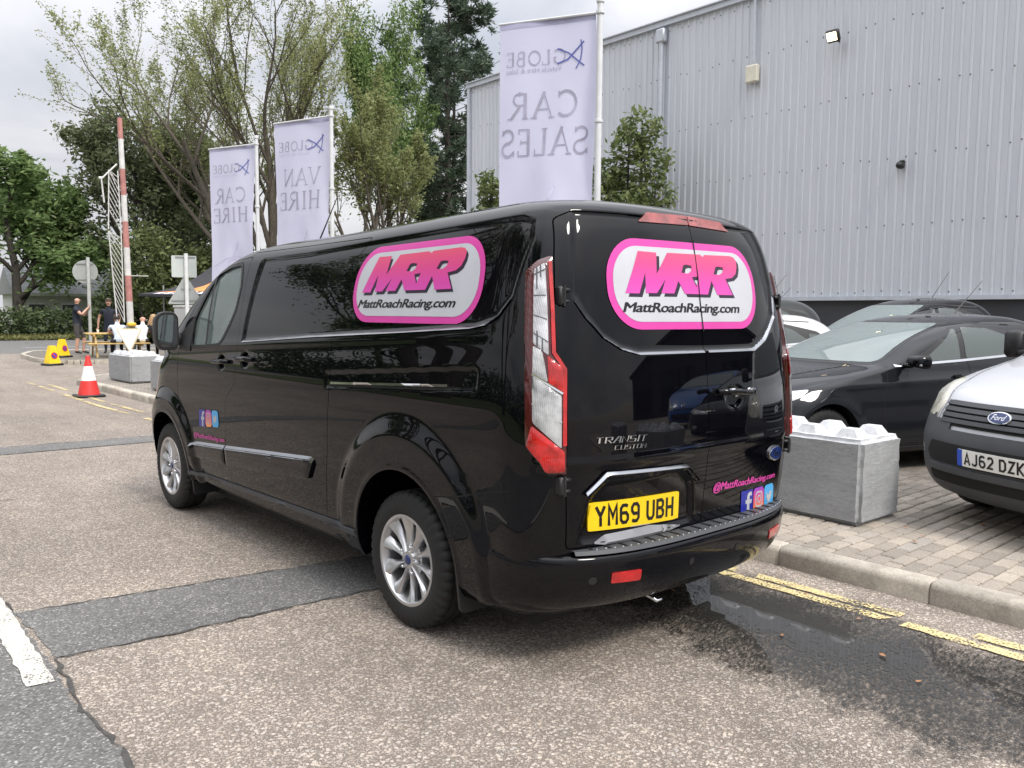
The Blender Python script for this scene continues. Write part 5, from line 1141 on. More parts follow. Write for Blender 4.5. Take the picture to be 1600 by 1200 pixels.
K_base = M('dark_base', (.035, .038, .045), .6, var=.12, vs=2); K_flash = M('flashing_grey', (.46, .49, .54), .4, .2, var=.05)
m = MB(); m.box(W(WX + 15.05, (WY0 + WY1) / 2, WZ0 / 2 - .02), (30, ns - .1, WZ0 + .1)); m.obj('plinth', K_base, wh)
m = MB(); m.box(W(WX + 15.2, (WY0 + WY1) / 2, WZ0 + 3.6), (30, ns - .5, WH - WZ0 - .1)); m.obj('inner_wall', K_base, wh)
m = MB(); m.box(W(WX - .03, (WY0 + WY1) / 2 + .02, WZ0 - .04), (.12, ns, .09)); m.obj('base_flashing', K_flash, wh)
m = MB(); m.box(W(WX - .02, (WY0 + WY1) / 2 + .05, WH + .02), (.18, ns + .2, .17)); m.box(W(WX - .13, (WY0 + WY1) / 2 + .05, WH + .09), (.06, ns + .2, .03)); m.obj('eaves_flashing', K_flash, wh)
m = MB(); m.box(W(WX - .01, WY1 + .03, WZ0 + (WH - WZ0) / 2), (.16, .14, WH - WZ0)); m.obj('corner_flashing', K_flash, wh)
m = MB(); m.box(W(WX + 15, (WY0 + WY1) / 2, WH + .12), (30, ns, .1)); m.obj('roof', K_flash, wh)
m = MB(); m.tube([W(WX - .12, 11.25, WH - .15), W(WX - .12, 11.25, .1)], .07, 10); m.box(W(WX - .12, 11.25, WH - .32), (.2, .28, .36), bev=.03); m.box(W(WX - .12, 11.25, 5.6), (.18, .2, .06)); m.obj('downpipe', K_flash, wh, 40)
m = MB()
for k in range(ns):
    for z in (2.12, 3.55, 5.0, 6.45, 7.9, 9.1):
        for q in (.157, .557, .957): m.lathe([(0, -.012), (.018, -.008), (.022, 0)], 6, 'X', c=(-.034, -(k + q), z + .02 * math.sin(k * 3.1 + z)))
m = m.obj('fixing_screw', M('screw_grey', (.16, .17, .18), .5, var=0), wh); m['kind'] = 'stuff'
o = MB().box((0, 0, 0), (.14, .34, .42), bev=.03).obj('junction_box', M('cream_plastic', (.62, .60, .50), .5), None, None, (WX - .12, 8.42, 7.45)); tag(o, 'cream junction box with a cable on the warehouse wall', 'junction box')
MB().tube([(0, -.02, .2), (0, -.02, 1.95)], .035, 8).obj('conduit', K_flash, o)
fl = thing('floodlight', (WX - .05, 6.24, 7.78), 'small lit floodlight with a black housing high on the warehouse wall', 'floodlight')
rot = Matrix.Rotation(R(-28), 3, 'Y')
m = MB(); m.box((-.30, 0, .0), (.12, .30, .27), rot, bev=.03); m.tube([(0, 0, -.05), (-.2, 0, -.05), (-.28, 0, 0)], .025, 6); m.obj('lamp_housing', K_trim, fl, 40)
m = MB(); m.box((-.362, 0, -.028), (.012, .22, .18), rot); m.obj('lamp_glass', M('lit_lamp', (1, .9, .7), .4, var=0, emit=(1.0, .80, .50), es=3.0), fl)
o = thing('security_camera', (WX - .05, 4.71, 4.79), 'small black dome camera on the ribbed warehouse wall', 'camera')
m = MB(); m.lathe([(0, -.22), (.05, -.20), (.075, -.15), (.075, -.04), (.05, 0)], 14, 'X'); m.obj('camera_dome', K_trim, o, 50); MB().box((0, 0, .09), (.1, .1, .05), bev=.01).obj('camera_bracket', K_trim, o)

# ------------------------------------------------------------------ flag poles and banners (seen from the back, lettering mirrored)
def cloth_mat():
    t = NT('banner_cloth'); n = t.noise(2.0, 4, .6)
    t.set(Base_Color=t.ramp(n, [(.3, (.66, .66, .80)), (.7, (.72, .72, .86))]), Roughness=.8)
    tr = t.n('ShaderNodeBsdfTranslucent'); tr.inputs[0].default_value = (.62, .62, .82, 1); m = t.n('ShaderNodeMixShader'); m.inputs[0].default_value = .45
    t.l(t.b.outputs[0], m.inputs[1]); t.l(tr.outputs[0], m.inputs[2]); t.l(m.outputs[0], t.out.inputs[0]); return t.m
MB_cloth = cloth_mat(); B_text = M('print_through_grey', (.34, .33, .43), .8, var=.15, vs=3); B_blue = M('print_through_blue', (.10, .12, .36), .8, var=.1); B_faint = M('print_faint', (.56, .55, .72), .8, var=.05)
TH, TN = .17, .055                                                   # serif letters: thick and thin strokes in a 1-high box
def arcp(cx, cy, rx, ry, a0, a1, n=14): return [(cx + rx * math.cos(R(a0 + (a1 - a0) * k / n)), cy + ry * math.sin(R(a0 + (a1 - a0) * k / n))) for k in range(n + 1)]
def serif(x, y, w=.26): return ([(x - w / 2, y), (x + w / 2, y)], .045)
SER = {
 'C': (.95, [(arcp(.52, .5, .44, .47, 48, 312), .10), ([(.83, .98), (.83, .74)], .05)]),
 'A': (.95, [([(.08, .02), (.45, .98)], .05), ([(.42, 1.0), (.86, .02)], .13), ([(.24, .34), (.66, .34)], .05), serif(.08, .02), serif(.87, .02, .3)]),
 'R': (.85, [([(.2, .02), (.2, .98)], .13), ([(.26, .96), (.5, .96)] + arcp(.5, .74, .22, .22, 90, -90, 8) + [(.26, .52)], .06), ([(.42, .50), (.82, .02)], .12), serif(.2, .02), serif(.9, .02, .2)]),
 'S': (.7, [(arcp(.36, .74, .26, .23, 20, 250, 10) + arcp(.36, .26, .28, .24, 80, -160, 10), .09), ([(.60, .98), (.60, .78)], .05), ([(.08, .22), (.08, .02)], .05)]),
 'L': (.68, [([(.2, .02), (.2, .98)], .13), ([(.2, .03), (.66, .03)], .05), ([(.66, .0), (.66, .24)], .05), serif(.2, .97)]),
 'E': (.72, [([(.2, .02), (.2, .98)], .13), ([(.2, .03), (.68, .03)], .05), ([(.2, .97), (.64, .97)], .05), ([(.2, .52), (.54, .52)], .05), ([(.68, 0), (.68, .22)], .05), ([(.64, 1), (.64, .8)], .05), ([(.54, .6), (.54, .44)], .05)]),
 'V': (.92, [([(.08, .98), (.46, .02)], .13), ([(.46, .02), (.82, .98)], .05), serif(.08, .98, .3), serif(.84, .98)]),
 'N': (1.0, [([(.16, .02), (.16, .98)], .05), ([(.12, .98), (.86, .02)], .13), ([(.86, .02), (.86, .98)], .05), serif(.16, .02), serif(.86, .98)]),
 'H': (1.0, [([(.2, .02), (.2, .98)], .13), ([(.82, .02), (.82, .98)], .13), ([(.2, .52), (.82, .52)], .05), serif(.2, .02), serif(.2, .98), serif(.82, .02), serif(.82, .98)]),
 'I': (.42, [([(.2, .02), (.2, .98)], .13), serif(.2, .02), serif(.2, .98)]),
 'G': (1.0, [(arcp(.5, .5, .44, .47, 50, 330), .10), ([(.84, .45), (.84, .15)], .10), ([(.68, .45), (.96, .45)], .05), ([(.82, .98), (.82, .76)], .05)]),
 'O': (1.0, [(arcp(.5, .5, .43, .46, 0, 352, 26), .10)]), 'B': (.78, [([(.2, .02), (.2, .98)], .13), ([(.22, .96), (.46, .96)] + arcp(.46, .75, .2, .21, 90, -90, 8) + [(.24, .54)], .06), ([(.46, .52)] + arcp(.48, .27, .26, .25, 90, -90, 8) + [(.22, .03)], .07)])}
def serif_word(word, gap=.10):
    x = 0; out = []
    for ch in word:
        w, sts = SER[ch]
        for P, t in sts: out.append(stroke([(x + p[0], p[1]) for p in P], t))
        x += w + gap
    return out, x - gap
def banner(py, p_left, zt, zb, words, label_w, px=4.0):
    L = Vector((p_left[0] - px, p_left[1] - py, 0)); wdt = L.length; d = L.normalized(); n = d.cross(Vector((0, 0, 1))); n = n if n.dot(Vector((-.6, -.7, 0))) > 0 else -n
    pole = thing('flag_pole', (px, py, .12), 'white flag pole carrying the %s banner' % label_w, 'flag pole', 'white flag poles')
    m = MB(); m.tube([(0, 0, -.02), (0, 0, 1.2), (0, 0, zt - .02)], [.045, .042, .034], 12); m.obj('pole', M('white_pole', (.60, .61, .63), .35, var=.04), pole, 40)
    MB().lathe([(0, .035), (.042, .03), (.048, .01), (.046, -.02), (.036, -.03)], 16, c=(0, 0, zt + .0)).obj('pole_cap', MATS['white_pole'], pole, 40)
    MB().tube([Vector((0, 0, zt - .13)), d * (wdt + .02) + Vector((0, 0, zt - .13 + .0))], .016, 8).obj('banner_arm', MATS['white_pole'], pole)
    for z in (zt - .13, zt - 1.35, (zt + zb) / 2 - .9): MB().lathe([(.036, -.02), (.050, -.015), (.050, .015), (.036, .02)], 14, c=(0, 0, z)).obj('pole_ring', MATS['white_pole'], pole)
    ban = thing('banner', (px, py, .12), 'pale lilac banner with mirrored words %s on a white pole' % label_w, 'banner', 'pale advertising banners')
    NX, NZ = 26, 60; H = zt - .16 - zb
    rr = random.Random(int(py * 10)); ph = rr.uniform(0, 6)
    def wave(u, v):      # depth of the cloth: gentle folds, larger towards the free lower part
        return .030 * math.sin(5 * u + 3.2 * v + ph) * (.3 + v) + .020 * math.sin(11 * u - 5 * v + ph * 2) * (.25 + v) + .012 * math.sin(19 * u + 13 * v + ph) * v * (1 - u) + .045 * (1 - u) * math.sin(3.2 * v + ph)
    def pt(u, v, off=0.0):       # u: 0 at the pole .. 1 free edge; v: 0 top .. 1 bottom
        uu = u * wdt + .06 + (0.02 * math.sin(7 * v + ph) * (1 - u)); p = d * uu + Vector((0, 0, zt - .135 - v * H)); return p + n * (wave(u, v) + off)
    vs = [pt(i / NX * .955, j / NZ) for j in range(NZ + 1) for i in range(NX + 1)]
    fs = [(j * (NX + 1) + i, j * (NX + 1) + i + 1, (j + 1) * (NX + 1) + i + 1, (j + 1) * (NX + 1) + i) for j in range(NZ) for i in range(NX)]
    cl = MB().add(vs, fs).obj('banner_cloth', MB_cloth, ban, 179)
    hem = MB().add([pt(i / NX * .955, -.004, .004) for i in range(NX + 1)] + [pt(i / NX * .955, .022, .004) for i in range(NX + 1)], [(i, i + 1, NX + 2 + i, NX + 1 + i) for i in range(NX)]).obj('banner_hem', M('hem', (.40, .40, .56), .8), ban)
    def word(wd, u0, u1, v0, v1, mat, name='lettering'):
        # mirrored: the word's left end is at the pole side as we look at the back
        tot = sum(SER[c][0] + .10 for c in wd) - .10; x0_ = 0; k = 0
        for ch in wd:
            mb_ = MB()
            for P, t in SER[ch][1]:
                s_v, s_f = stroke([(x0_ + p[0], p[1]) for p in P], t)
                mb_.add([pt(u0 + (u1 - u0) * (x / tot), v1 + (v0 - v1) * y, .006 + .0006 * (k % 4)) for x, y in s_v], s_f); k += 1
            mb_.obj('letter', mat, cl); x0_ += SER[ch][0] + .10
    word('GLOBE', .30, .88, .118, .178, B_text)
    t_ = fit2d(text2d('Vehicle Hire & Sales', 1, .0, .1), 0, 0, 1, 1); MB().add([pt(.34 + .54 * x, .206 - .02 * y, .0065) for x, y in t_[0]], t_[1]).obj('small_print', B_faint if label_w != 'CAR SALES' else M('print_mid', (.40, .40, .52), .8), cl)['kind'] = 'stuff'
    # swoosh figure of the logo: two crossing curves
    for P, w in (([(.12, .10), (.18, .125), (.28, .165), (.38, .178)], .016), ([(.12, .195), (.17, .178), (.27, .14), (.38, .118)], .014), ([(.15, .092), (.14, .13), (.155, .17), (.20, .205)], .012)):
        a_, f_ = stroke([(x, -y * H / wdt) for x, y in P], w); MB().add([pt(x, -y * wdt / H, .0078) for x, y in a_], f_).obj('logo_swoosh', B_blue, cl)
    word(words[0], *words[1], B_text); word(words[2], *words[3], B_text)
    # faint picture in the lower part
    for P, w in (([(.15, .80), (.4, .77), (.65, .79), (.9, .84)], .02), ([(.5, .78), (.42, .72), (.36, .67)], .02), (arcp(.5, .83, .09, .09 * wdt / H, 0, 350, 16), .02)):
        a_, f_ = stroke([(x, -y * H / wdt) for x, y in P], w); MB().add([pt(x, -y * wdt / H, .0068) for x, y in a_], f_).obj('faint_print', B_faint, cl)
    return ban
banner(3.375, (3.46 - .03, 4.47), 5.03, 2.0, ['CAR', (.17, .83, .285, .392), 'SALES', (.05, .93, .432, .545)], 'CAR SALES')
banner(9.58, (3.56, 10.83), 4.92, 1.9, ['VAN', (.16, .80, .285, .390), 'HIRE', (.12, .88, .425, .535)], 'VAN HIRE')
banner(12.55, (3.53, 13.75), 4.88, 1.9, ['CAR', (.17, .83, .285, .390), 'HIRE', (.10, .90, .425, .530)], 'CAR HIRE')

# ------------------------------------------------------------------ signs, barrier, cones
S_grey = M('sign_grey', (.36, .38, .37), .5, .1, var=.06); S_post = M('sign_post_grey', (.50, .52, .50), .5, .1, var=.06); S_rail = M('sign_rail', (.26, .27, .27), .5, .2)
sg = thing('road_sign', (4.56, 26.9, .11), 'back of a round road sign on a grey post beside the man in shorts', 'road sign')
MB().tube([(0, 0, 0), (0, 0, 3.22)], .055, 12).obj('post', S_post, sg, 40)
yaw = math.atan2(.66, .75)
rm = Matrix.Rotation(-YAW * .55, 3, 'Z')
def face(P, z, th, y0): m_ = MB(); m_.prism(P, lambda a, b, d: tuple(rm @ Vector((a, d, z + b))), y0, y0 + th); return m_
face(ell(-.10, 0, .385, .385, 32), 2.74, .012, .06).obj('sign_plate', S_grey, sg)
for z in (-.26, .26): face(rrect(-.36, z - .02, .16, z + .02, .005), 2.74, .02, .038).obj('mounting_rail', S_rail, sg)
sg = thing('road_sign', (3.46, 15.0, .118), 'backs of a square and a triangular road sign on one white post beyond the van', 'road sign')
MB().tube([(0, 0, 0), (0, 0, 2.70)], .042, 12).obj('post', M('post_white', (.68, .69, .68), .5, var=.05), sg, 40)
face(rrect(-.30, -.235, .21, .235, .03), 2.42, .012, .045).obj('sign_plate', M('sign_pale', (.50, .54, .52), .5, .1, var=.05), sg)
face(roundpoly([(-.40, -.33), (.35, -.33), (-.025, .33)], .05), 1.93, .012, .045).obj('sign_plate', S_grey, sg)
for z, w in ((1.93 - .25, .29), (1.93 + .0, .1), (2.42 + .2, .2)): face(rrect(-.02 - w, -.016, -.02 + w, .016, .005), z, .014, .030).obj('mounting_rail', S_rail, sg)
tr = thing('triangle_sign', (3.27, 18.4, .0), 'white inverted triangle sign on a short post behind the left concrete block', 'road sign')
MB().tube([(0, 0, 0), (0, 0, 1.08)], .04, 10).obj('post', S_post, tr, 40)
face(roundpoly([(-.31, .31), (.29, .31), (.0, -.31)], .04), .82, .012, -.06).obj('sign_edge', M('pale_yellow_edge', (.66, .56, .34), .5), tr)
face(roundpoly([(-.275, .285), (.255, .285), (-.005, -.255)], .03), .82, .006, -.067).obj('sign_face', M('sign_white', (.80, .80, .79), .4, var=.03), tr)
ba = thing('barrier', (5.0, 24.2, .11), 'raised red and white barrier arm with a white lattice skirt beside the picnic bench', 'barrier')
M_bw, M_br = M('barrier_white', (.58, .58, .57), .5, var=.10), M('barrier_red', (.42, .19, .17), .6, var=.12); M_by = M('barrier_yellow', (.75, .50, .06), .5)
MB().box((.06, .1, .5), (.24, .30, 1.0), bev=.03).obj('cabinet', S_grey, ba, 40); MB().box((.05, -.05, 1.03), (.24, .24, .12), bev=.03).obj('pivot_cover', M_by, ba, 40)
z = 1.05; zt = 7.42; segs = [(1.05, 1.75, 0), (1.75, 2.55, 1), (2.55, 3.42, 0), (3.42, 4.22, 1), (4.22, 5.02, 0), (5.02, 5.82, 1), (5.82, 6.72, 0), (6.72, 7.36, 1)]
tp = lambda zz: -.14 * (zz - 1.05) / 6.3
for a, b, r_ in segs: MB().tube([(tp(a) + .04, 0, a), (tp(b) + .04, 0, b)], [.10 - .028 * (a - 1) / 6.3, .10 - .028 * (b - 1) / 6.3], 12).obj('arm_section', M_br if r_ else M_bw, ba, 40)
MB().lathe([(0, .06), (.07, .05), (.078, 0)], 12, c=(tp(7.36) + .04, 0, 7.36)).obj('arm_tip', K_trim, ba)
def lat(x0, x1, z0, z1, n):
    for xa in (x0, x1): MB().tube([(xa[0], .0, z0), (xa[1], .0, z1)], .018, 6).obj('lattice_rail', M_bw, ba)
    for k in range(n):
        a = z0 + (z1 - z0) * k / n; b = min(z1, a + .62); f = lambda X, zz: X[0] + (X[1] - X[0]) * (zz - z0) / (z1 - z0)
        MB().tube([(f(x1, a), .01, a), (f(x0, b), .01, b)], .011, 5).obj('lattice_slat', M_bw, ba)
lat((-.35, -.52), (-.14, -.16), 1.1, 3.9, 14); lat((-.52, -.46), (-.16, -.20), 3.95, 5.75, 9)
MB().tube([(-.22, 0, 5.95), (-.68, 0, 5.45), (-.62, 0, 4.75)], .026, 6).obj('hanging_strut', M_bw, ba); MB().box((-.70, 0, 5.48), (.12, .06, .08), bev=.02).obj('strut_foot', M_bw, ba)
MB().tube([(.1, 0, 2.55), (.62, 0, 2.56)], .012, 5).obj('wire_stay', M_bw, ba)
cn = thing('traffic_cone', (.92, 13.0, 0), 'red and white traffic cone standing by the kerb in front of the van', 'traffic cone')
def cr_(z): return .185 - .155 * (z - .045) / .70
c_red = M('cone_red', (.60, .035, .03), .45, var=.08); c_wh = M('cone_white', (.78, .76, .78), .35, var=.05)
MB().box((0, 0, .022), (.46, .46, .044), bev=.015).obj('cone_base', K_trim, cn, 40)
for a, b, m_ in ((.044, .30, c_red), (.30, .56, c_wh), (.56, .745, c_red)): MB().lathe([(cr_(a), a), (cr_(b), b)] + ([(.02, b + .005), (0, b + .005)] if b > .7 else []), 28).obj('cone_band', m_, cn, 50)
yc_ = M('cone_yellow', (.80, .56, .015), .45, var=.08); blue_ = M('noparking_blue', (.03, .05, .38), .4, var=0); ringr = M('noparking_red', (.55, .03, .03), .4, var=0)
for x, y, rz, lb in ((2.53, 23.0, .35, 'yellow no parking cone nearer the road, left of the two'), (3.30, 25.2, .55, 'yellow no parking cone on the island, right of the two')):
    yn = thing('no_parking_cone', (x, y, 0 if y < 24 else .11), lb, 'traffic cone', 'yellow no parking cones', rz)
    MB().box((0, 0, .03), (.46, .40, .06), bev=.02).obj('cone_base', K_trim, yn, 40)
    vs = [(sx_ * .17, sy_ * .14, .06) for sx_, sy_ in ((-1, -1), (1, -1), (1, 1), (-1, 1))] + [(sx_ * .075, sy_ * .06, .56) for sx_, sy_ in ((-1, -1), (1, -1), (1, 1), (-1, 1))]
    MB().add(vs, [(0, 1, 5, 4), (1, 2, 6, 5), (2, 3, 7, 6), (3, 0, 4, 7), (4, 5, 6, 7)]).obj('cone_body', yc_, yn)
    f = lambda a, b, d: (a, -.14 + (b - .06) * .16 - d, b)
    MB().prism(ell(0, .28, .095, .095, 24), f, .0, .006).obj('roundel', ringr, yn); MB().prism(ell(0, .28, .072, .072, 24), f, .004, .009).obj('roundel_face', blue_, yn)
    q = .05; MB().prism([(-q - .012, .28 + q - .012), (-q + .012, .28 + q + .012), (q + .012, .28 - q + .012), (q - .012, .28 - q - .012)], f, .006, .012).obj('roundel_bar', ringr, yn)

# ------------------------------------------------------------------ picnic bench, gazebo, trailer
WOOD = M('pale_timber', (.52, .36, .14), .7, var=.2, vs=5, bump=.2, bs=40)
pb = thing('picnic_bench', (4.75, 24.75, .11), 'yellow timber picnic bench on the island with people seated at it', 'picnic bench', None, R(-8))
for k in range(5): MB().box((0, -.30 + k * .15, .74), (1.75, .135, .04), bev=.006).obj('table_plank', WOOD, pb)
for s in (-1, 1):
    for k in range(2): MB().box((0, s * (.62 + k * .14), .44), (1.75, .125, .04), bev=.006).obj('seat_plank', WOOD, pb)
    for t in (-1, 1): MB().box((s * .62, t * .40, .36), (.045, .10, .86), Matrix.Rotation(R(t * 31), 3, 'X')).obj('leg', WOOD, pb)
    MB().box((s * .66, 0, .40), (.045, 1.52, .09)).obj('cross_beam', WOOD, pb); MB().box((s * .66, 0, .69), (.045, .74, .08)).obj('top_beam', WOOD, pb)
cups = M('cup_white', (.75, .74, .72), .4)
for i, (x, y) in enumerate(((-.5, .1), (.1, -.1), (.4, .15))):
    o = MB().lathe([(0, 0), (.028, 0), (.04, .10), (.036, .10), (.026, .006), (0, .006)], 14).obj('paper_cup', cups, None, 40, Vector((4.75 + x, 24.75 + y, .11 + .762))); tag(o, ('white paper cup at the left end of the picnic bench', 'white paper cup in the middle of the picnic bench', 'white paper cup at the right end of the picnic bench')[i], 'cup', 'cups on the picnic bench')
gz = thing('gazebo', (6.6, 21.2, 0), 'black pop up gazebo with orange flames on its canopy beyond the van', 'gazebo')
G_blk = M('canopy_black', (.018, .018, .022), .75, var=.2, vs=3); G_fl = M('flame_orange', (.62, .22, .06), .7, var=.2, vs=9); G_wt = M('canopy_print_white', (.62, .60, .66), .7, var=.05)
apex = Vector((.55, .5, 3.32)); cor = [Vector((-2.05, .6, 2.06)), Vector((.2, -1.6, 2.12)), Vector((2.6, .5, 2.1)), Vector((.4, 2.4, 2.1))]
def cpt(i, u, v):      # u along the edge, v up towards the apex: sagging membrane
    a, b = cor[i], cor[(i + 1) % 4]; p = a.lerp(b, u); q = p.lerp(apex, v); q.z -= .30 * math.sin(math.pi * v) * (.5 + .5 * abs(2 * u - 1)); q.z -= .05 * math.sin(math.pi * u) * (1 - v); return q
for i in range(4):
    NU = 10; vs = [cpt(i, a / NU, b / NU) for b in range(NU + 1) for a in range(NU + 1)]
    pn = MB().add(vs, [(b * 11 + a, b * 11 + a + 1, (b + 1) * 11 + a + 1, (b + 1) * 11 + a) for b in range(NU) for a in range(NU)]).obj('canopy_panel', G_blk, gz, 60)
    va = [cpt(i, a / NU, 0) + Vector((0, 0, -.0)) for a in range(NU + 1)] + [cpt(i, a / NU, 0) + Vector((0, 0, -.07)) for a in range(NU + 1)]
    MB().add(va, [(a, a + 1, 12 + a, 11 + a) for a in range(NU)]).obj('valance', G_blk, gz)
    nrm = (cor[(i + 1) % 4] - cor[i]).cross(apex - cor[i]).normalized(); nrm = nrm if nrm.z > 0 else -nrm
    fl2 = [(.05, .12), (.2, .16), (.35, .22), (.5, .28), (.62, .50), (.60, .36), (.74, .62), (.70, .40), (.84, .66), (.80, .42), (.93, .40), (.88, .24), (.70, .14), (.4, .10)]
    v2, f2 = fill2d([fl2], .06); MB().add([cpt(i, u * (1 - v * .0), v) + nrm * .012 for u, v in v2], f2).obj('flame_print', G_fl, pn)
    if i == 0:
        v2, f2 = fit2d(text2d('ENERGY', 1, .02, .3), .10, .015, .62, .10); MB().add([cpt(i, u, v) + nrm * .014 for u, v in v2], f2) if False else None
        for k in range(6):
            v2, f2 = fill2d([[(.12 + k * .085, .02), (.18 + k * .085, .02), (.20 + k * .085, .10), (.14 + k * .085, .10)]], .03); MB().add([cpt(i, u, v) + nrm * .014 for u, v in v2], f2).obj('white_print', G_wt, pn)
ctr_ = sum(cor, Vector()) / 4
for c in [c_.lerp(ctr_, .3) for c_ in cor]: MB().tube([c + Vector((0, 0, .25)), (c.x, c.y, 0.11)], .022, 6).obj('gazebo_leg', S_rail, gz)
tl = thing('white_trailer', (6.3, 20.2, 0), 'white box trailer under the black gazebo beyond the van', 'trailer')
MB().box((0, 0, 1.05), (2.1, 1.5, 1.25), bev=.03).obj('trailer_body', P_white, tl, 40); MB().box((0, 0, 1.70), (2.15, 1.55, .06), bev=.01).obj('trailer_roof', M_bw, tl)
for s in (-1, 1): wheel(tl, s * .95, 0, .30, s, .88)

# ------------------------------------------------------------------ house beyond the hedge
hs = thing('house', (11.6, 58, 0), 'low white house with a grey roof half hidden by the trees', 'house')
H_w, H_r = M('render_white', (.62, .62, .60), .8, var=.08), M('roof_grey', (.30, .31, .32), .7, var=.12)
MB().box((0, 0, 1.3), (7.5, 4, 2.6)).obj('wall', H_w, hs); MB().prism([(-2.6, 2.55), (2.6, 2.55), (0, 4.3)], lambda a, b, d: (d, a, b), -4.0, 4.0).obj('roof', H_r, hs); MB().box((0, -2.62, 2.55), (8.1, .06, .18)).obj('fascia', M('fascia_white', (.78, .78, .78), .5), hs)
for x in (-2.6, -.7, 1.4, 2.9):
    w = MB().box((x, -2.02, 1.45), (1.05, .08, 1.1)).obj('window', MATS['fascia_white'], hs); MB().box((x, -2.06, 1.45), (.9, .04, .95)).obj('pane', G_mid, w)
# ------------------------------------------------------------------ people
SKIN = M('skin', (.52, .30, .22), .55, var=.08, vs=20)
def person(loc, rz, J, E, mats, label, hair=None, scale=1.0):
    """J: name -> (x, y, z, radius); E: (a, b, material key); facing -Y in local space"""
    root = thing('person', loc, label, 'person', None, rz); root.scale = (scale,) * 3
    names = list(J); idx = {n: i for i, n in enumerate(names)}
    me = bpy.data.meshes.new('body'); me.from_pydata([J[n][:3] for n in names], [(idx[a], idx[b]) for a, b, _ in E], []); me.update()
    o = bpy.data.objects.new('tmp_skin', me); COL.objects.link(o)
    sm = o.modifiers.new('s', 'SKIN'); sm.use_smooth_shade = True; sm.branch_smoothing = .6
    ss = o.modifiers.new('ss', 'SUBSURF'); ss.levels = ss.render_levels = 1
    for n, sv in zip(names, me.skin_vertices[0].data):
        r = J[n][3]; sv.radius = (r, r) if not isinstance(r, tuple) else r; sv.use_root = (n == 'pelvis')
    dg = bpy.context.evaluated_depsgraph_get(); dg.update(); res = bpy.data.meshes.new_from_object(o.evaluated_get(dg)); bpy.data.objects.remove(o)
    keys = list(mats); res.materials.clear()
    for k in keys: res.materials.append(mats[k])
    cen = np.array([p.center[:] for p in res.polygons]); best = np.full(len(cen), 1e9); mi = np.zeros(len(cen), int)
    for a, b, k in E:
        A, Bv = np.array(J[a][:3]), np.array(J[b][:3]); e = Bv - A; L2 = max(e @ e, 1e-9); t = np.clip(((cen - A) @ e) / L2, 0, 1); ra = J[a][3] if not isinstance(J[a][3], tuple) else J[a][3][0]; rb = J[b][3] if not isinstance(J[b][3], tuple) else J[b][3][0]
        d = np.linalg.norm(cen - A - t[:, None] * e, axis=1) - (ra + (rb - ra) * t); w = d < best; best[w] = d[w]; mi[w] = keys.index(k)
    res.polygons.foreach_set('material_index', mi.tolist()); res.shade_smooth()
    bo = obj('body', res, root)
    hx, hy, hz = J['head'][:3]
    if hair:
        kind, col = hair; hm = M('hair_' + kind, col, .7, var=.25, vs=30, bump=.5, bs=80); mb_ = MB()
        pr = [(0, .118), (.05, .112), (.085, .085), (.104, .04), (.108, -.01), (.100, -.045)]
        n = 20; vs = []; 
        for k in range(n):
            a = 2 * math.pi * k / n
            for r, h in pr:
                front = math.sin(a) < -.2; drop = -.012 if not front else .05 * (h < .05); vs.append((hx + r * math.cos(a) * .92, hy + .012 + r * math.sin(a) * 1.05, hz + h + drop + .012))
        m_ = len(pr); mb_.add(vs, [(k * m_ + i, ((k + 1) % n) * m_ + i, ((k + 1) % n) * m_ + i + 1, k * m_ + i + 1) for k in range(n) for i in range(m_ - 1)])
        if kind == 'long':
            rr = random.Random(4)
            for k in range(46):
                a = R(20 + 320 * k / 46 - 70 + 0); p0 = Vector((hx + .09 * math.cos(a), hy + .09 * math.sin(a), hz + .05)); pts = [p0]
                for q in range(5): p0 = p0 + Vector((rr.uniform(-.02, .02) + .018 * math.cos(a), rr.uniform(-.015, .02) + .012 * math.sin(a), -.075)); pts.append(p0)
                mb_.tube(pts, [.02, .022, .02, .017, .013, .005], 5)
        mb_.obj('hair', hm, root, 60)
    mb_ = MB()
    for s in (-1, 1): mb_.lathe([(0, -.004), (.008, -.003), (.011, 0)], 8, 'Y', c=(hx + s * .034, hy - .092, hz + .012)); mb_.box((hx + s * .034, hy - .094, hz + .034), (.034, .006, .007)); 
    mb_.box((hx, hy - .090, hz - .055), (.045, .008, .008)); mb_.obj('face_features', M('face_dark', (.10, .05, .04), .6, var=0), root)
    return root
def hand(J, E, nm, wrist, d, sd, curl=.4):
    """palm and five fingers continuing from a wrist along d; sd is the side towards the thumb"""
    w = Vector(wrist); d = Vector(d).normalized(); sd = (Vector(sd) - d * Vector(sd).dot(d)).normalized(); nn = d.cross(sd)
    palm = w + d * .055; J[nm + 'palm'] = (*palm, (.034, .020)); E.append((nm + 'wrist', nm + 'palm', 'skin')); kn = w + d * .085; J[nm + 'kn'] = (*kn, (.036, .017)); E.append((nm + 'palm', nm + 'kn', 'skin'))
    for i, (o_, l) in enumerate(((.028, .068), (.010, .078), (-.010, .072), (-.028, .055))):
        a = kn + sd * o_ + d * .012; b = a + d * l * .55 + nn * l * curl * .35; c = b + d * l * .35 * (1 - curl * .5) + nn * l * curl * .6
        for q, p in zip('abc', (a, b, c)): J[nm + 'f%d%s' % (i, q)] = (*p, .0095 if q != 'c' else .008)
        E += [(nm + 'kn', nm + 'f%da' % i, 'skin'), (nm + 'f%da' % i, nm + 'f%db' % i, 'skin'), (nm + 'f%db' % i, nm + 'f%dc' % i, 'skin')]
    a = palm + sd * .034 + d * .005; b = a + sd * .018 + d * .035 + nn * .01; J[nm + 't0'] = (*a, .012); J[nm + 't1'] = (*b, .010); E += [(nm + 'palm', nm + 't0', 'skin'), (nm + 't0', nm + 't1', 'skin')]
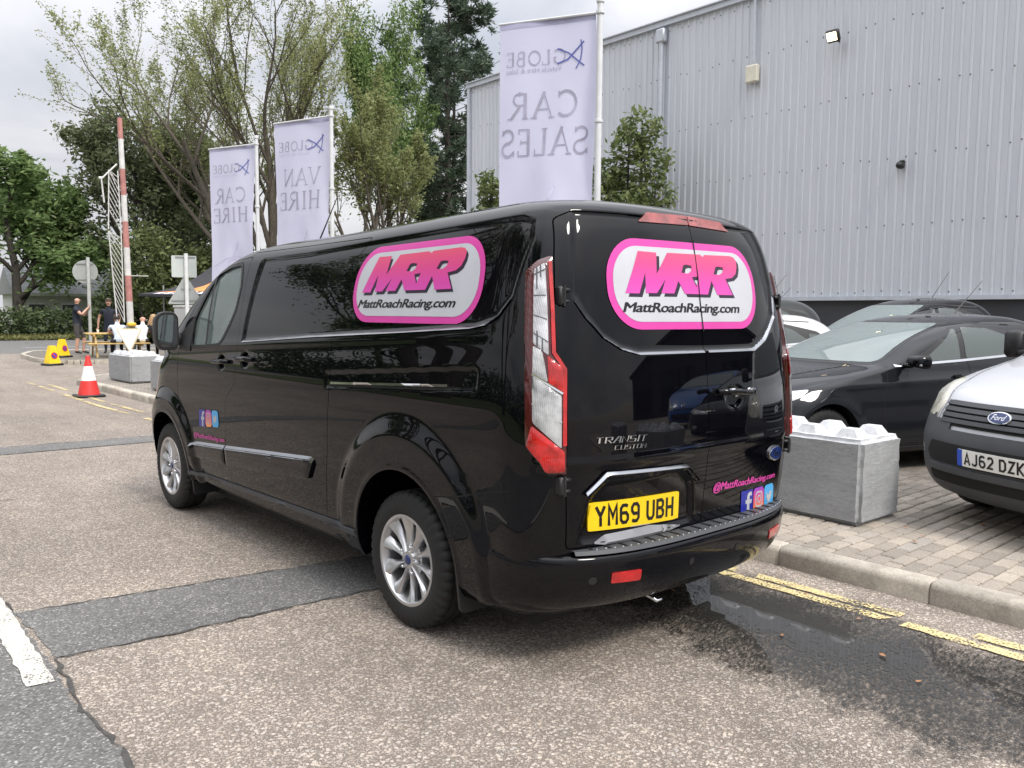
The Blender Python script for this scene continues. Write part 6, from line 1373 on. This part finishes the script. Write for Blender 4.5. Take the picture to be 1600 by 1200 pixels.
def base_person(seated=False, lean=0.0, arms=None, legs=None, shorts=False, headturn=(0, 0), sleeve='short', belly=1.0):
    z0 = .95 if not seated else .60
    def sp(h): return (0, -math.sin(lean) * h, z0 + math.cos(lean) * h)
    J = {}; E = []
    J['pelvis'] = (*sp(0), (.165, .135)); J['waist'] = (*sp(.17), (.16 * belly, .13 * belly)); J['chest'] = (*sp(.38), (.185, .135)); J['collar'] = (*sp(.52), (.11, .085)); J['neck'] = (*sp(.585), (.058, .058))
    hb = Vector(sp(.66)); J['jaw'] = (hb.x + headturn[0] * .4, hb.y - .022 + headturn[1] * .4, hb.z, (.066, .078)); J['head'] = (hb.x + headturn[0], hb.y - .012 + headturn[1], hb.z + .085, (.080, .100)); J['crown'] = (hb.x + headturn[0], hb.y + .005 + headturn[1], hb.z + .155, (.058, .072))
    E += [('pelvis', 'waist', 'top'), ('waist', 'chest', 'top'), ('chest', 'collar', 'top'), ('collar', 'neck', 'skin'), ('neck', 'jaw', 'skin'), ('jaw', 'head', 'skin'), ('head', 'crown', 'skin')]
    hd = Vector(J['head'][:3]); J['nose'] = (hd.x, hd.y - .112, hd.z - .018, .014); E.append(('head', 'nose', 'skin'))
    for s, nm in ((-1, 'L'), (1, 'R')):
        J['ear' + nm] = (hd.x + s * .092, hd.y + .01, hd.z - .01, .014); E.append(('head', 'ear' + nm, 'skin'))
        sh = Vector(sp(.49)) + Vector((s * .20, 0, 0)); J[nm + 'sh'] = (*sh, .068); el, wr = arms[nm]; el, wr = Vector(el), Vector(wr)
        mid = sh.lerp(el, .55); J[nm + 'mid'] = (*mid, .054); J[nm + 'el'] = (*el, .043); J[nm + 'wrist'] = (*wr, .029)
        E += [('chest', nm + 'sh', 'top'), (nm + 'sh', nm + 'mid', 'top'), (nm + 'mid', nm + 'el', 'skin' if sleeve == 'short' else 'top'), (nm + 'el', nm + 'wrist', 'skin' if sleeve == 'short' else 'top')]
        hand(J, E, nm, wr, wr - el, Vector((-s, -.4, .3)), .5)
        hp = Vector(sp(-.03)) + Vector((s * .095, 0, 0)); kn, an = legs[nm]; kn, an = Vector(kn), Vector(an); J[nm + 'hip'] = (*hp, .105); J[nm + 'thigh'] = (*hp.lerp(kn, .6), .082); J[nm + 'knee'] = (*kn, .060 if not shorts else .064); J[nm + 'calf'] = (*kn.lerp(an, .4), .058); J[nm + 'ankle'] = (*an, .040)
        f = Vector((s * .02, -1, 0)); toe = an + f * .17 + Vector((0, 0, -.045)); J[nm + 'heel'] = (an.x, an.y + .03, an.z - .035, .040); J[nm + 'toe'] = (*toe, (.046, .030))
        E += [('pelvis', nm + 'hip', 'bottom'), (nm + 'hip', nm + 'thigh', 'bottom'), (nm + 'thigh', nm + 'knee', 'bottom'), (nm + 'knee', nm + 'calf', 'skin' if shorts else 'bottom'), (nm + 'calf', nm + 'ankle', 'skin' if shorts else 'bottom'), (nm + 'ankle', nm + 'heel', 'shoe'), (nm + 'ankle', nm + 'toe', 'shoe')]
    return J, E
navy = M('cloth_navy', (.016, .020, .035), .85, var=.15); char = M('cloth_charcoal', (.055, .052, .05), .85, var=.15); blk_ = M('cloth_black', (.010, .010, .011), .85, var=.1); lblue = M('cloth_light_blue', (.52, .58, .68), .8, var=.06); wht = M('cloth_white', (.70, .70, .72), .8, var=.05); shoe = M('shoe_black', (.015, .014, .014), .6)
st_legs = {'L': ((-.12, -.03, .50), (-.13, .02, .085)), 'R': ((.12, -.03, .50), (.14, .0, .085))}
J, E = base_person(arms={'L': ((-.27, -.20, 1.24), (-.08, -.33, 1.44)), 'R': ((.27, -.16, 1.20), (.10, -.30, 1.42))}, legs={'L': ((-.12, -.03, .50), (-.13, .02, .085)), 'R': ((.12, -.16, .52), (.14, -.12, .085))}, shorts=True, belly=1.1)
person((4.18, 26.95, .11), R(62), J, E, {'top': navy, 'bottom': char, 'skin': SKIN, 'shoe': shoe}, 'bald person in navy shirt and grey shorts drinking beside the round sign post', None, 1.06)
J, E = base_person(arms={'L': ((-.31, .02, 1.18), (-.33, -.06, .92)), 'R': ((.31, .02, 1.18), (.30, -.10, .92))}, legs=st_legs, belly=1.08, headturn=(.0, -.02))
person((5.15, 26.85, .11), R(-28), J, E, {'top': navy, 'bottom': navy, 'skin': SKIN, 'shoe': shoe}, 'standing person in dark navy polo shirt behind the picnic bench', ('short', (.10, .075, .055)), 1.03)
sit = {'L': ((-.13, -.44, .56), (-.14, -.42, .085)), 'R': ((.13, -.44, .56), (.14, -.40, .085))}
aa = {'L': ((-.24, -.28, .86), (-.10, -.50, .84)), 'R': ((.24, -.28, .86), (.10, -.50, .84))}
J, E = base_person(True, .42, aa, sit, sleeve='short'); person((4.62, 24.02, .05), R(172), J, E, {'top': lblue, 'bottom': blk_, 'skin': SKIN, 'shoe': shoe}, 'seated person in pale blue shirt and black trousers leaning on the bench', ('dark', (.03, .022, .018)), 1.0)
J, E = base_person(True, .50, aa, sit); person((5.36, 24.10, .05), R(160), J, E, {'top': wht, 'bottom': char, 'skin': SKIN, 'shoe': shoe}, 'seated bald person in white shirt beside the barrier arm', None, 1.0)
J, E = base_person(True, .40, aa, sit, sleeve='long'); person((5.76, 24.02, .05), R(178), J, E, {'top': blk_, 'bottom': blk_, 'skin': SKIN, 'shoe': shoe}, 'seated person with long fair hair and black top at the right of the bench', ('long', (.38, .25, .13)), 1.0)
# ------------------------------------------------------------------ trees and hedges
def bark(name, c): 
    t = NT(name); mp = t.n('ShaderNodeMapping'); t.l(t.tc.outputs['Object'], mp.inputs[0]); mp.inputs['Scale'].default_value = (6, 6, 1.2)
    t.set(Base_Color=t.ramp(t.noise(2.5, 5, .7, vec=mp.outputs[0]), [(.3, tuple(x * .5 for x in c)), (.7, tuple(x * 1.4 for x in c))]), Roughness=.95); t.bump(t.noise(5, 4, .7, vec=mp.outputs[0]), .6, .05); return t.m
def leafm(name, dark, mid, lite, trans=.35):
    t = NT(name); g = t.n('ShaderNodeNewGeometry'); r = t.math('ADD', t.math('MULTIPLY', g.outputs['Random Per Island'], .55), t.math('MULTIPLY', t.noise(.45, 3, .6), .62))
    c = t.ramp(r, [(.22, dark), (.55, mid), (.88, lite)]); t.set(Base_Color=c, Roughness=.6, Specular_IOR_Level=.3)
    tr = t.n('ShaderNodeBsdfTranslucent'); t.l(c, tr.inputs[0]); m = t.n('ShaderNodeMixShader'); m.inputs[0].default_value = trans; t.l(t.b.outputs[0], m.inputs[1]); t.l(tr.outputs[0], m.inputs[2]); t.l(m.outputs[0], t.out.inputs[0]); return t.m
BK1, BK2 = bark('bark_brown', (.10, .085, .066)), bark('bark_dark', (.04, .034, .028))
LF_maple = leafm('leaf_maple', (.07, .12, .04), (.17, .26, .095), (.31, .40, .17), .45); LF_dark = leafm('leaf_dark', (.06, .08, .038), (.14, .17, .085), (.24, .27, .15), .45)
LF_olive = leafm('leaf_olive', (.12, .145, .05), (.255, .285, .115), (.40, .42, .21), .55); LF_fresh = leafm('leaf_fresh', (.05, .095, .025), (.125, .20, .06), (.24, .33, .12), .4); LF_pine = leafm('leaf_pine', (.028, .046, .030), (.062, .092, .06), (.125, .165, .105), .3)
LF_hedge = leafm('leaf_hedge', (.026, .042, .018), (.07, .104, .045), (.155, .20, .088), .35); LF_shrub = leafm('leaf_shrub', (.05, .08, .026), (.125, .165, .06), (.23, .265, .11), .4)
def leaves(C, size, nrs, stretch=1.6, down=0.0, seed=1):
    """quads at points C (n,3) with random orientation -> verts, faces"""
    rs = np.random.RandomState(seed); n = len(C); a = rs.normal(size=(n, 3)); a[:, 2] = a[:, 2] * .7 - down; a /= np.linalg.norm(a, axis=1)[:, None]; b = rs.normal(size=(n, 3)); b -= (b * a).sum(1)[:, None] * a; b /= np.linalg.norm(b, axis=1)[:, None]
    s = size * rs.uniform(.6, 1.3, n)[:, None]; nn = np.cross(a, b); h = s * .5
    V = np.stack([C - a * h * stretch, C + b * h * .62 + nn * h * .15, C + a * h * stretch, C - b * h * .62 + nn * h * .15], 1).reshape(-1, 3); F = np.arange(n * 4).reshape(n, 4); return V, F
def np_mesh(name, V, F, mat):
    me = bpy.data.meshes.new(name); n = len(V); m = len(F); me.vertices.add(n); me.vertices.foreach_set('co', np.asarray(V, np.float32).ravel()); me.loops.add(m * 4); me.loops.foreach_set('vertex_index', np.asarray(F, np.int32).ravel()); me.polygons.add(m); me.polygons.foreach_set('loop_start', np.arange(0, m * 4, 4, dtype=np.int32)); me.update(calc_edges=True); me.materials.append(mat); return me
def tree_meshes(H, spread, levels, nleaf, lsize, seed, barkm, leafmt, first=.28, upw=.35, r0=.22, nb=(4, 5, 4), crown_sigma=.45, stems=1, down=0.0, wig=.16, droop=0.0, shrinkf=.62, stretch=1.6, tip_bias=1.0):
    rr = random.Random(seed); tubes = MB(); tips = []
    def grow(p, d, L, r, lv):
        n = 5; pts = [p.copy()]; rad = [r]; q = p.copy(); dd = d.copy()
        for k in range(n):
            dd = (dd + Vector((rr.uniform(-1, 1), rr.uniform(-1, 1), rr.uniform(-1, 1))) * wig + Vector((0, 0, upw * .12 - droop * (lv / levels) * .25))).normalized(); q = q + dd * (L / n); pts.append(q.copy()); rad.append(max(.008, r * (1 - .62 * (k + 1) / n)))
        tubes.tube(pts, rad, 7 if lv < 2 else (5 if lv < 3 else 3), cap=False)
        if lv >= levels - 1:
            for k in range(1, n + 1): tips.append((pts[k], L * .30 * tip_bias))
        if lv < levels:
            cnt = nb[min(lv, len(nb) - 1)]
            for c in range(cnt):
                t = (first if lv == 0 else .25) + (1 - (first if lv == 0 else .25)) * (c + rr.random()) / cnt; i = min(n - 1, int(t * n)); bp_ = pts[i].lerp(pts[i + 1], t * n - i); ax = rr.uniform(0, 2 * math.pi); base = (pts[i + 1] - pts[i]).normalized()
                o_ = base.orthogonal().normalized(); o_ = Matrix.Rotation(ax, 3, base) @ o_; ang = rr.uniform(.5, 1.0) * spread; nd = (base * math.cos(ang) + o_ * math.sin(ang) + Vector((0, 0, upw))).normalized()
                grow(bp_, nd, L * shrinkf * rr.uniform(.75, 1.15) * (1.15 - .35 * t), max(.010, rad[i] * .62), lv + 1)
    for s in range(stems):
        a = 2 * math.pi * s / max(1, stems) + rr.random(); d = Vector((math.cos(a) * .28 * (stems > 1), math.sin(a) * .28 * (stems > 1), 1)).normalized()
        grow(Vector((math.cos(a) * .15 * (stems > 1), math.sin(a) * .15 * (stems > 1), -.1)), d, H * .62, r0, 0)
    zmax = max(t[0].z for t in tips); sc = H / zmax
    rs = np.random.RandomState(seed); P = np.array([t[0][:] for t in tips]); S_ = np.array([t[1] for t in tips]); pick = rs.randint(0, len(P), nleaf); C = P[pick] + rs.normal(size=(nleaf, 3)) * (S_[pick] * crown_sigma)[:, None]
    C[:, 2] = np.maximum(C[:, 2], H * .08); V, F = leaves(C, lsize / sc, None, stretch, down, seed + 1)
    tm = tubes.mesh('trunk', barkm, 60, fixn=False) if False else new_mesh('trunk', [tuple(x * sc for x in v) for v in tubes.v], tubes.f, barkm, 60); cm = np_mesh('crown', V * sc, F, leafmt); return tm, cm
def plant_tree(name, loc, meshes, label, group=None, rz=0.0, sx_=1.0):
    t = thing(name, loc, label, 'tree', group, rz); t.scale = (sx_, sx_, 1); obj('trunk', meshes[0], t); obj('crown', meshes[1], t); return t
maple = tree_meshes(11.2, 1.0, 3, 26000, .24, 11, BK2, LF_maple, first=.16, upw=.25, r0=.26, nb=(9, 5, 4), crown_sigma=.62)
plant_tree('maple_tree', (7.2, 52, 0), maple, 'broad fresh green tree at the left edge above the hedge', sx_=1.25)
plant_tree('maple_tree', (2.0, 55, 0), maple, 'fresh green tree cut off by the left edge of the picture', rz=2.1)
darkt = tree_meshes(14.6, .9, 3, 13000, .24, 21, BK2, LF_dark, first=.10, upw=.30, r0=.3, nb=(10, 6, 4), crown_sigma=.7)
plant_tree('evergreen_tree', (14.4, 50, 0), darkt, 'dark evergreen tree behind the raised barrier arm')
plant_tree('evergreen_tree', (19.0, 55, 0), darkt, 'dark evergreen tree behind the CAR HIRE banner', rz=1.7)
big = tree_meshes(22.5, .78, 4, 46000, .115, 33, BK1, LF_olive, first=.30, upw=.42, r0=.34, nb=(6, 5, 4, 3), crown_sigma=.30, stems=3, wig=.13, shrinkf=.64, stretch=1.25)
plant_tree('wispy_tree', (17.4, 42, 0), big, 'tall wispy olive green tree with several bare stems above the VAN HIRE banner', sx_=1.15)
oak = tree_meshes(15.5, .8, 4, 22000, .13, 45, BK1, LF_olive, first=.32, upw=.40, r0=.30, nb=(5, 5, 4, 3), crown_sigma=.42, stems=2, shrinkf=.62)
plant_tree('forked_tree', (22.3, 38, 0), oak, 'forked olive green tree between the VAN HIRE banner and the pine')
fresh = tree_meshes(23.0, .75, 3, 26000, .24, 57, BK1, LF_fresh, first=.35, upw=.40, r0=.26, nb=(9, 5, 4), crown_sigma=.55)
plant_tree('poplar_tree', (26.0, 46, 0), fresh, 'fresh green tree with dense top left of the pine', sx_=.58)
# pine: straight trunk, whorls of level branches with needle tufts
def pine_meshes(H, seed):
    rr = random.Random(seed); tb = MB(); tb.tube([(0, 0, 0), (.1, 0, H * .3), (-.05, .1, H * .6), (0, 0, H)], [.36, .28, .18, .03], 9, cap=False); P = []
    z = H * .26
    while z < H * .985:
        f = (z / H - .26) / .74; L = 6.4 * (1 - f) ** .55 * (.55 + .45 * min(1, f * 3.2)) + .6
        for k in range(rr.randint(2, 4)):
            a = rr.uniform(0, 6.28); l = L * rr.uniform(.4, 1.12); up_ = rr.uniform(.05, .38); pts = [Vector((math.cos(a) * l * t, math.sin(a) * l * t, z + l * t * up_ + .22 * l * t * t)) for t in (0, .35, .7, 1)]
            tb.tube(pts, [.07 * (1 - f) + .02, .05 * (1 - f) + .015, .02, .01], 4, cap=False)
            for q in range(int(3 + l * 2.6)):
                t = 1.06 - .62 * rr.random() ** 1.6; i = min(2, int(t * 3)); p = pts[0].lerp(pts[3], t); p.z = z + l * t * up_ + .22 * l * t * t; P.append(p + Vector((rr.gauss(0, .34), rr.gauss(0, .34), rr.gauss(0.1, .22))))
        z += H * .029 * rr.uniform(.7, 1.3)
    P = np.array([p[:] for p in P]); rs = np.random.RandomState(seed); n = 36; C = np.repeat(P, n, 0) + rs.normal(size=(len(P) * n, 3)) * np.array([.17, .17, .13]); V, F = leaves(C, .17, None, 2.8, -.4, seed); V = V.reshape(-1, 4, 3)
    return new_mesh('trunk', tb.v, tb.f, BK2, 60), np_mesh('crown', V.reshape(-1, 3), F, LF_pine)
pine = pine_meshes(24.6, 5); plant_tree('pine_tree', (33.9, 46, 0), pine, 'tall dark pine between the leafy trees and the warehouse')
plant_tree('pine_tree', (39.0, 52, 0), pine, 'dark pine half hidden behind the warehouse corner', rz=2.0, sx_=.9)
# undergrowth and hedges: leaf masses with a dark inner volume
def leaf_mass(name, pts, rx, ry, rz, n, size, mat, seed, label=None, cat='hedge', group=None, kind=None, stems=True):
    """pts: centres (x, y, z) of lumps"""
    rs = np.random.RandomState(seed); P = np.array(pts, float); o0 = P.mean(0).copy(); o0[2] = 0; k = rs.randint(0, len(P), n); u = rs.normal(size=(n, 3)); u /= np.linalg.norm(u, axis=1)[:, None]; r_ = rs.uniform(.45, 1.0, n) ** .45
    C = P[k] + u * r_[:, None] * np.array([rx, ry, rz]) * (1 + .25 * rs.normal(size=(n, 1)) * .6); C[:, 2] = np.abs(C[:, 2]) + .02; C -= o0; V, F = leaves(C, size, None, 1.4, 0, seed)
    t = thing(name, tuple(o0), label, cat, group); obj('foliage', np_mesh('foliage', V, F, mat), t)
    if stems:
        m = MB(); rr = random.Random(seed)
        for p in pts[::max(1, len(pts) // 14)]: q = Vector(p) - Vector(o0); m.tube([(q.x, q.y, 0), (q.x + rr.uniform(-.2, .2), q.y, q.z * .6), (q.x + rr.uniform(-.3, .3), q.y + .1, q.z + rz * .5)], [.06, .045, .02], 5, cap=False)
        m.obj('stem', BK2, t)
    return t
rr = random.Random(3)
leaf_mass('hedge', [(x, 49.2 + rr.uniform(-.3, .3), .75 + rr.uniform(-.1, .15)) for x in np.arange(-14, 11, .8)], .9, .9, .85, 15000, .19, LF_hedge, 71, 'long dark green hedge along the far road behind the cones')
leaf_mass('hedge', [(x, 48.0 + rr.uniform(-.3, .3), 1.5 + rr.uniform(-.3, .5)) for x in np.arange(11, 22, .8)], 1.0, 1.0, 1.9, 15000, .20, LF_hedge, 72, 'tall dark hedge behind the picnic bench and the barrier')
leaf_mass('shrub_mass', [(x, 44.5 + rr.uniform(-1, 1), 2.6 + rr.uniform(-1.0, 1.6)) for x in np.arange(11.5, 22, .9)], 1.5, 1.4, 2.1, 20000, .22, leafm('leaf_mixed', (.04, .055, .022), (.105, .135, .05), (.21, .24, .10), .4), 73, 'mixed green shrubs behind the gazebo and the CAR HIRE banner', 'shrub')
leaf_mass('shrub_mass', [(x, 42.5 + rr.uniform(-1, 1), 1.8 + rr.uniform(-1.0, 1.6)) for x in np.arange(21, 36, 1.0)], 1.6, 1.4, 2.2, 18000, .24, LF_hedge, 74, 'dark undergrowth below the forked tree and the pine', 'shrub')
leaf_mass('wall_shrub', [(13.4 + rr.uniform(-.4, .3), 10.9 + rr.uniform(-.75, .75), 1.0 + i * .20) for i in range(23)] + [(13.4, 11.0, 5.9), (13.5, 10.75, 6.3)], .55, .55, .45, 9000, .13, LF_shrub, 75, 'tall leafy shrub against the warehouse right of the CAR SALES banner', 'shrub')
leaf_mass('wall_shrub', [(13.5 + rr.uniform(-.3, .2), 16.6 + rr.uniform(-.35, .35), 1.0 + i * .2) for i in range(24)], .34, .34, .35, 3600, .13, LF_shrub, 76, 'thin leafy shrub against the warehouse left of the CAR SALES banner', 'shrub')
vg = np.random.RandomState(9); n = 16000; C = np.column_stack([vg.uniform(-16, 22, n), vg.uniform(45.2, 49, n), vg.uniform(.05, .2, n)]); V, F = leaves(C, .16, None, 1.8, -.8, 5)
o = obj('verge_grass', np_mesh('verge_grass', V, F, leafm('leaf_grass', (.06, .075, .02), (.13, .14, .045), (.24, .22, .09), .3))); tag(o, 'rough grass and weeds on the verge along the far road', 'grass', None, 'stuff')

# ------------------------------------------------------------------ the side of the road the van mirrors: trees, a gabled building, parked vehicles
for i, (x, y, ms, rz, lb) in enumerate(((-13.0, 16.0, big, .4, 'tall wispy tree across the road mirrored in the sliding door'), (-12.0, 8.0, oak, .9, 'forked olive tree across the road mirrored in the rear flank'), (-20, 27, maple, .2, 'green tree across the road mirrored near the front door'), (-21, -8, fresh, 2.2, 'fresh green tree across the road behind the photographer'), (-24, 36, fresh, 1.0, 'fresh green tree across the road mirrored in the front wing'))):
    plant_tree('roadside_tree', (x, y, 0), ms, lb, 'trees across the road', rz)
for i, (p, q, lb) in enumerate((((-18, -22), (-16.5, 6), 'dark hedge across the road behind the photographer'), ((-16.5, 7), (-19, 40), 'dark hedge across the road opposite the van'))):
    leaf_mass('hedge', [(p[0] + (q[0] - p[0]) * t + rr.uniform(-.4, .4), p[1] + (q[1] - p[1]) * t, 1.0 + rr.uniform(-.2, .5)) for t in np.linspace(0, 1, 34)], 1.0, .9, 1.3, 10000, .22, LF_hedge, 81 + i, lb)
sheet('verge', [(-40, -40), (-10.5, -40), (-9.8, 0), (-10.5, 26), (-40, 28)], .03, M_grass)
bd = thing('gabled_building', (17.5, -13.5, 0), 'dark gabled building behind the photographer, mirrored in the rear doors', 'building', None, R(52))
D_w, D_r = M('dark_cladding', (.045, .047, .052), .6, var=.1), M('dark_roof', (.035, .036, .04), .6, var=.1)
MB().prism([(-7, 0), (7, 0), (7, 3.0), (0, 5.0), (-7, 3.0)], lambda a, b, d: (a, d, b), -14, 0).obj('wall', D_w, bd)
for s in (-1, 1): MB().prism([(s * 7.4, 2.90), (0, 5.02), (0, 5.2), (s * 7.4, 3.08)], lambda a, b, d: (a, d, b), -14.3, .35).obj('roof', D_r, bd)
for x in (-5.4, -1.8, 1.8, 5.4):
    w = MB().box((x, .06, 1.6), (2.6, .12, 2.6)).obj('shop_window', M('frame_dark', (.03, .03, .03), .4), bd); MB().box((x, .10, 1.6), (2.4, .10, 2.4)).obj('pane', G_dark, w)
bc = hatch('parked_car', (11.0, -8.2, .11), R(75), P_blue, 'bright blue car mirrored in the rear doors of the black van', lod=.6); bc.scale = (1, 1, 1.2)
hatch('parked_car', (8.6, -5.6, .11), R(70), P_dark, 'dark car out of frame beside the silver light van', lod=.6)
block((2.75, -4.2, .12), R(-2), (.58, 1.24, .60), 2, 4, 'grey concrete block on the paving out of frame to the right')
block((2.85, -7.0, .12), R(3), (.58, 1.24, .60), 2, 4, 'grey concrete block on the paving furthest out of frame to the right')
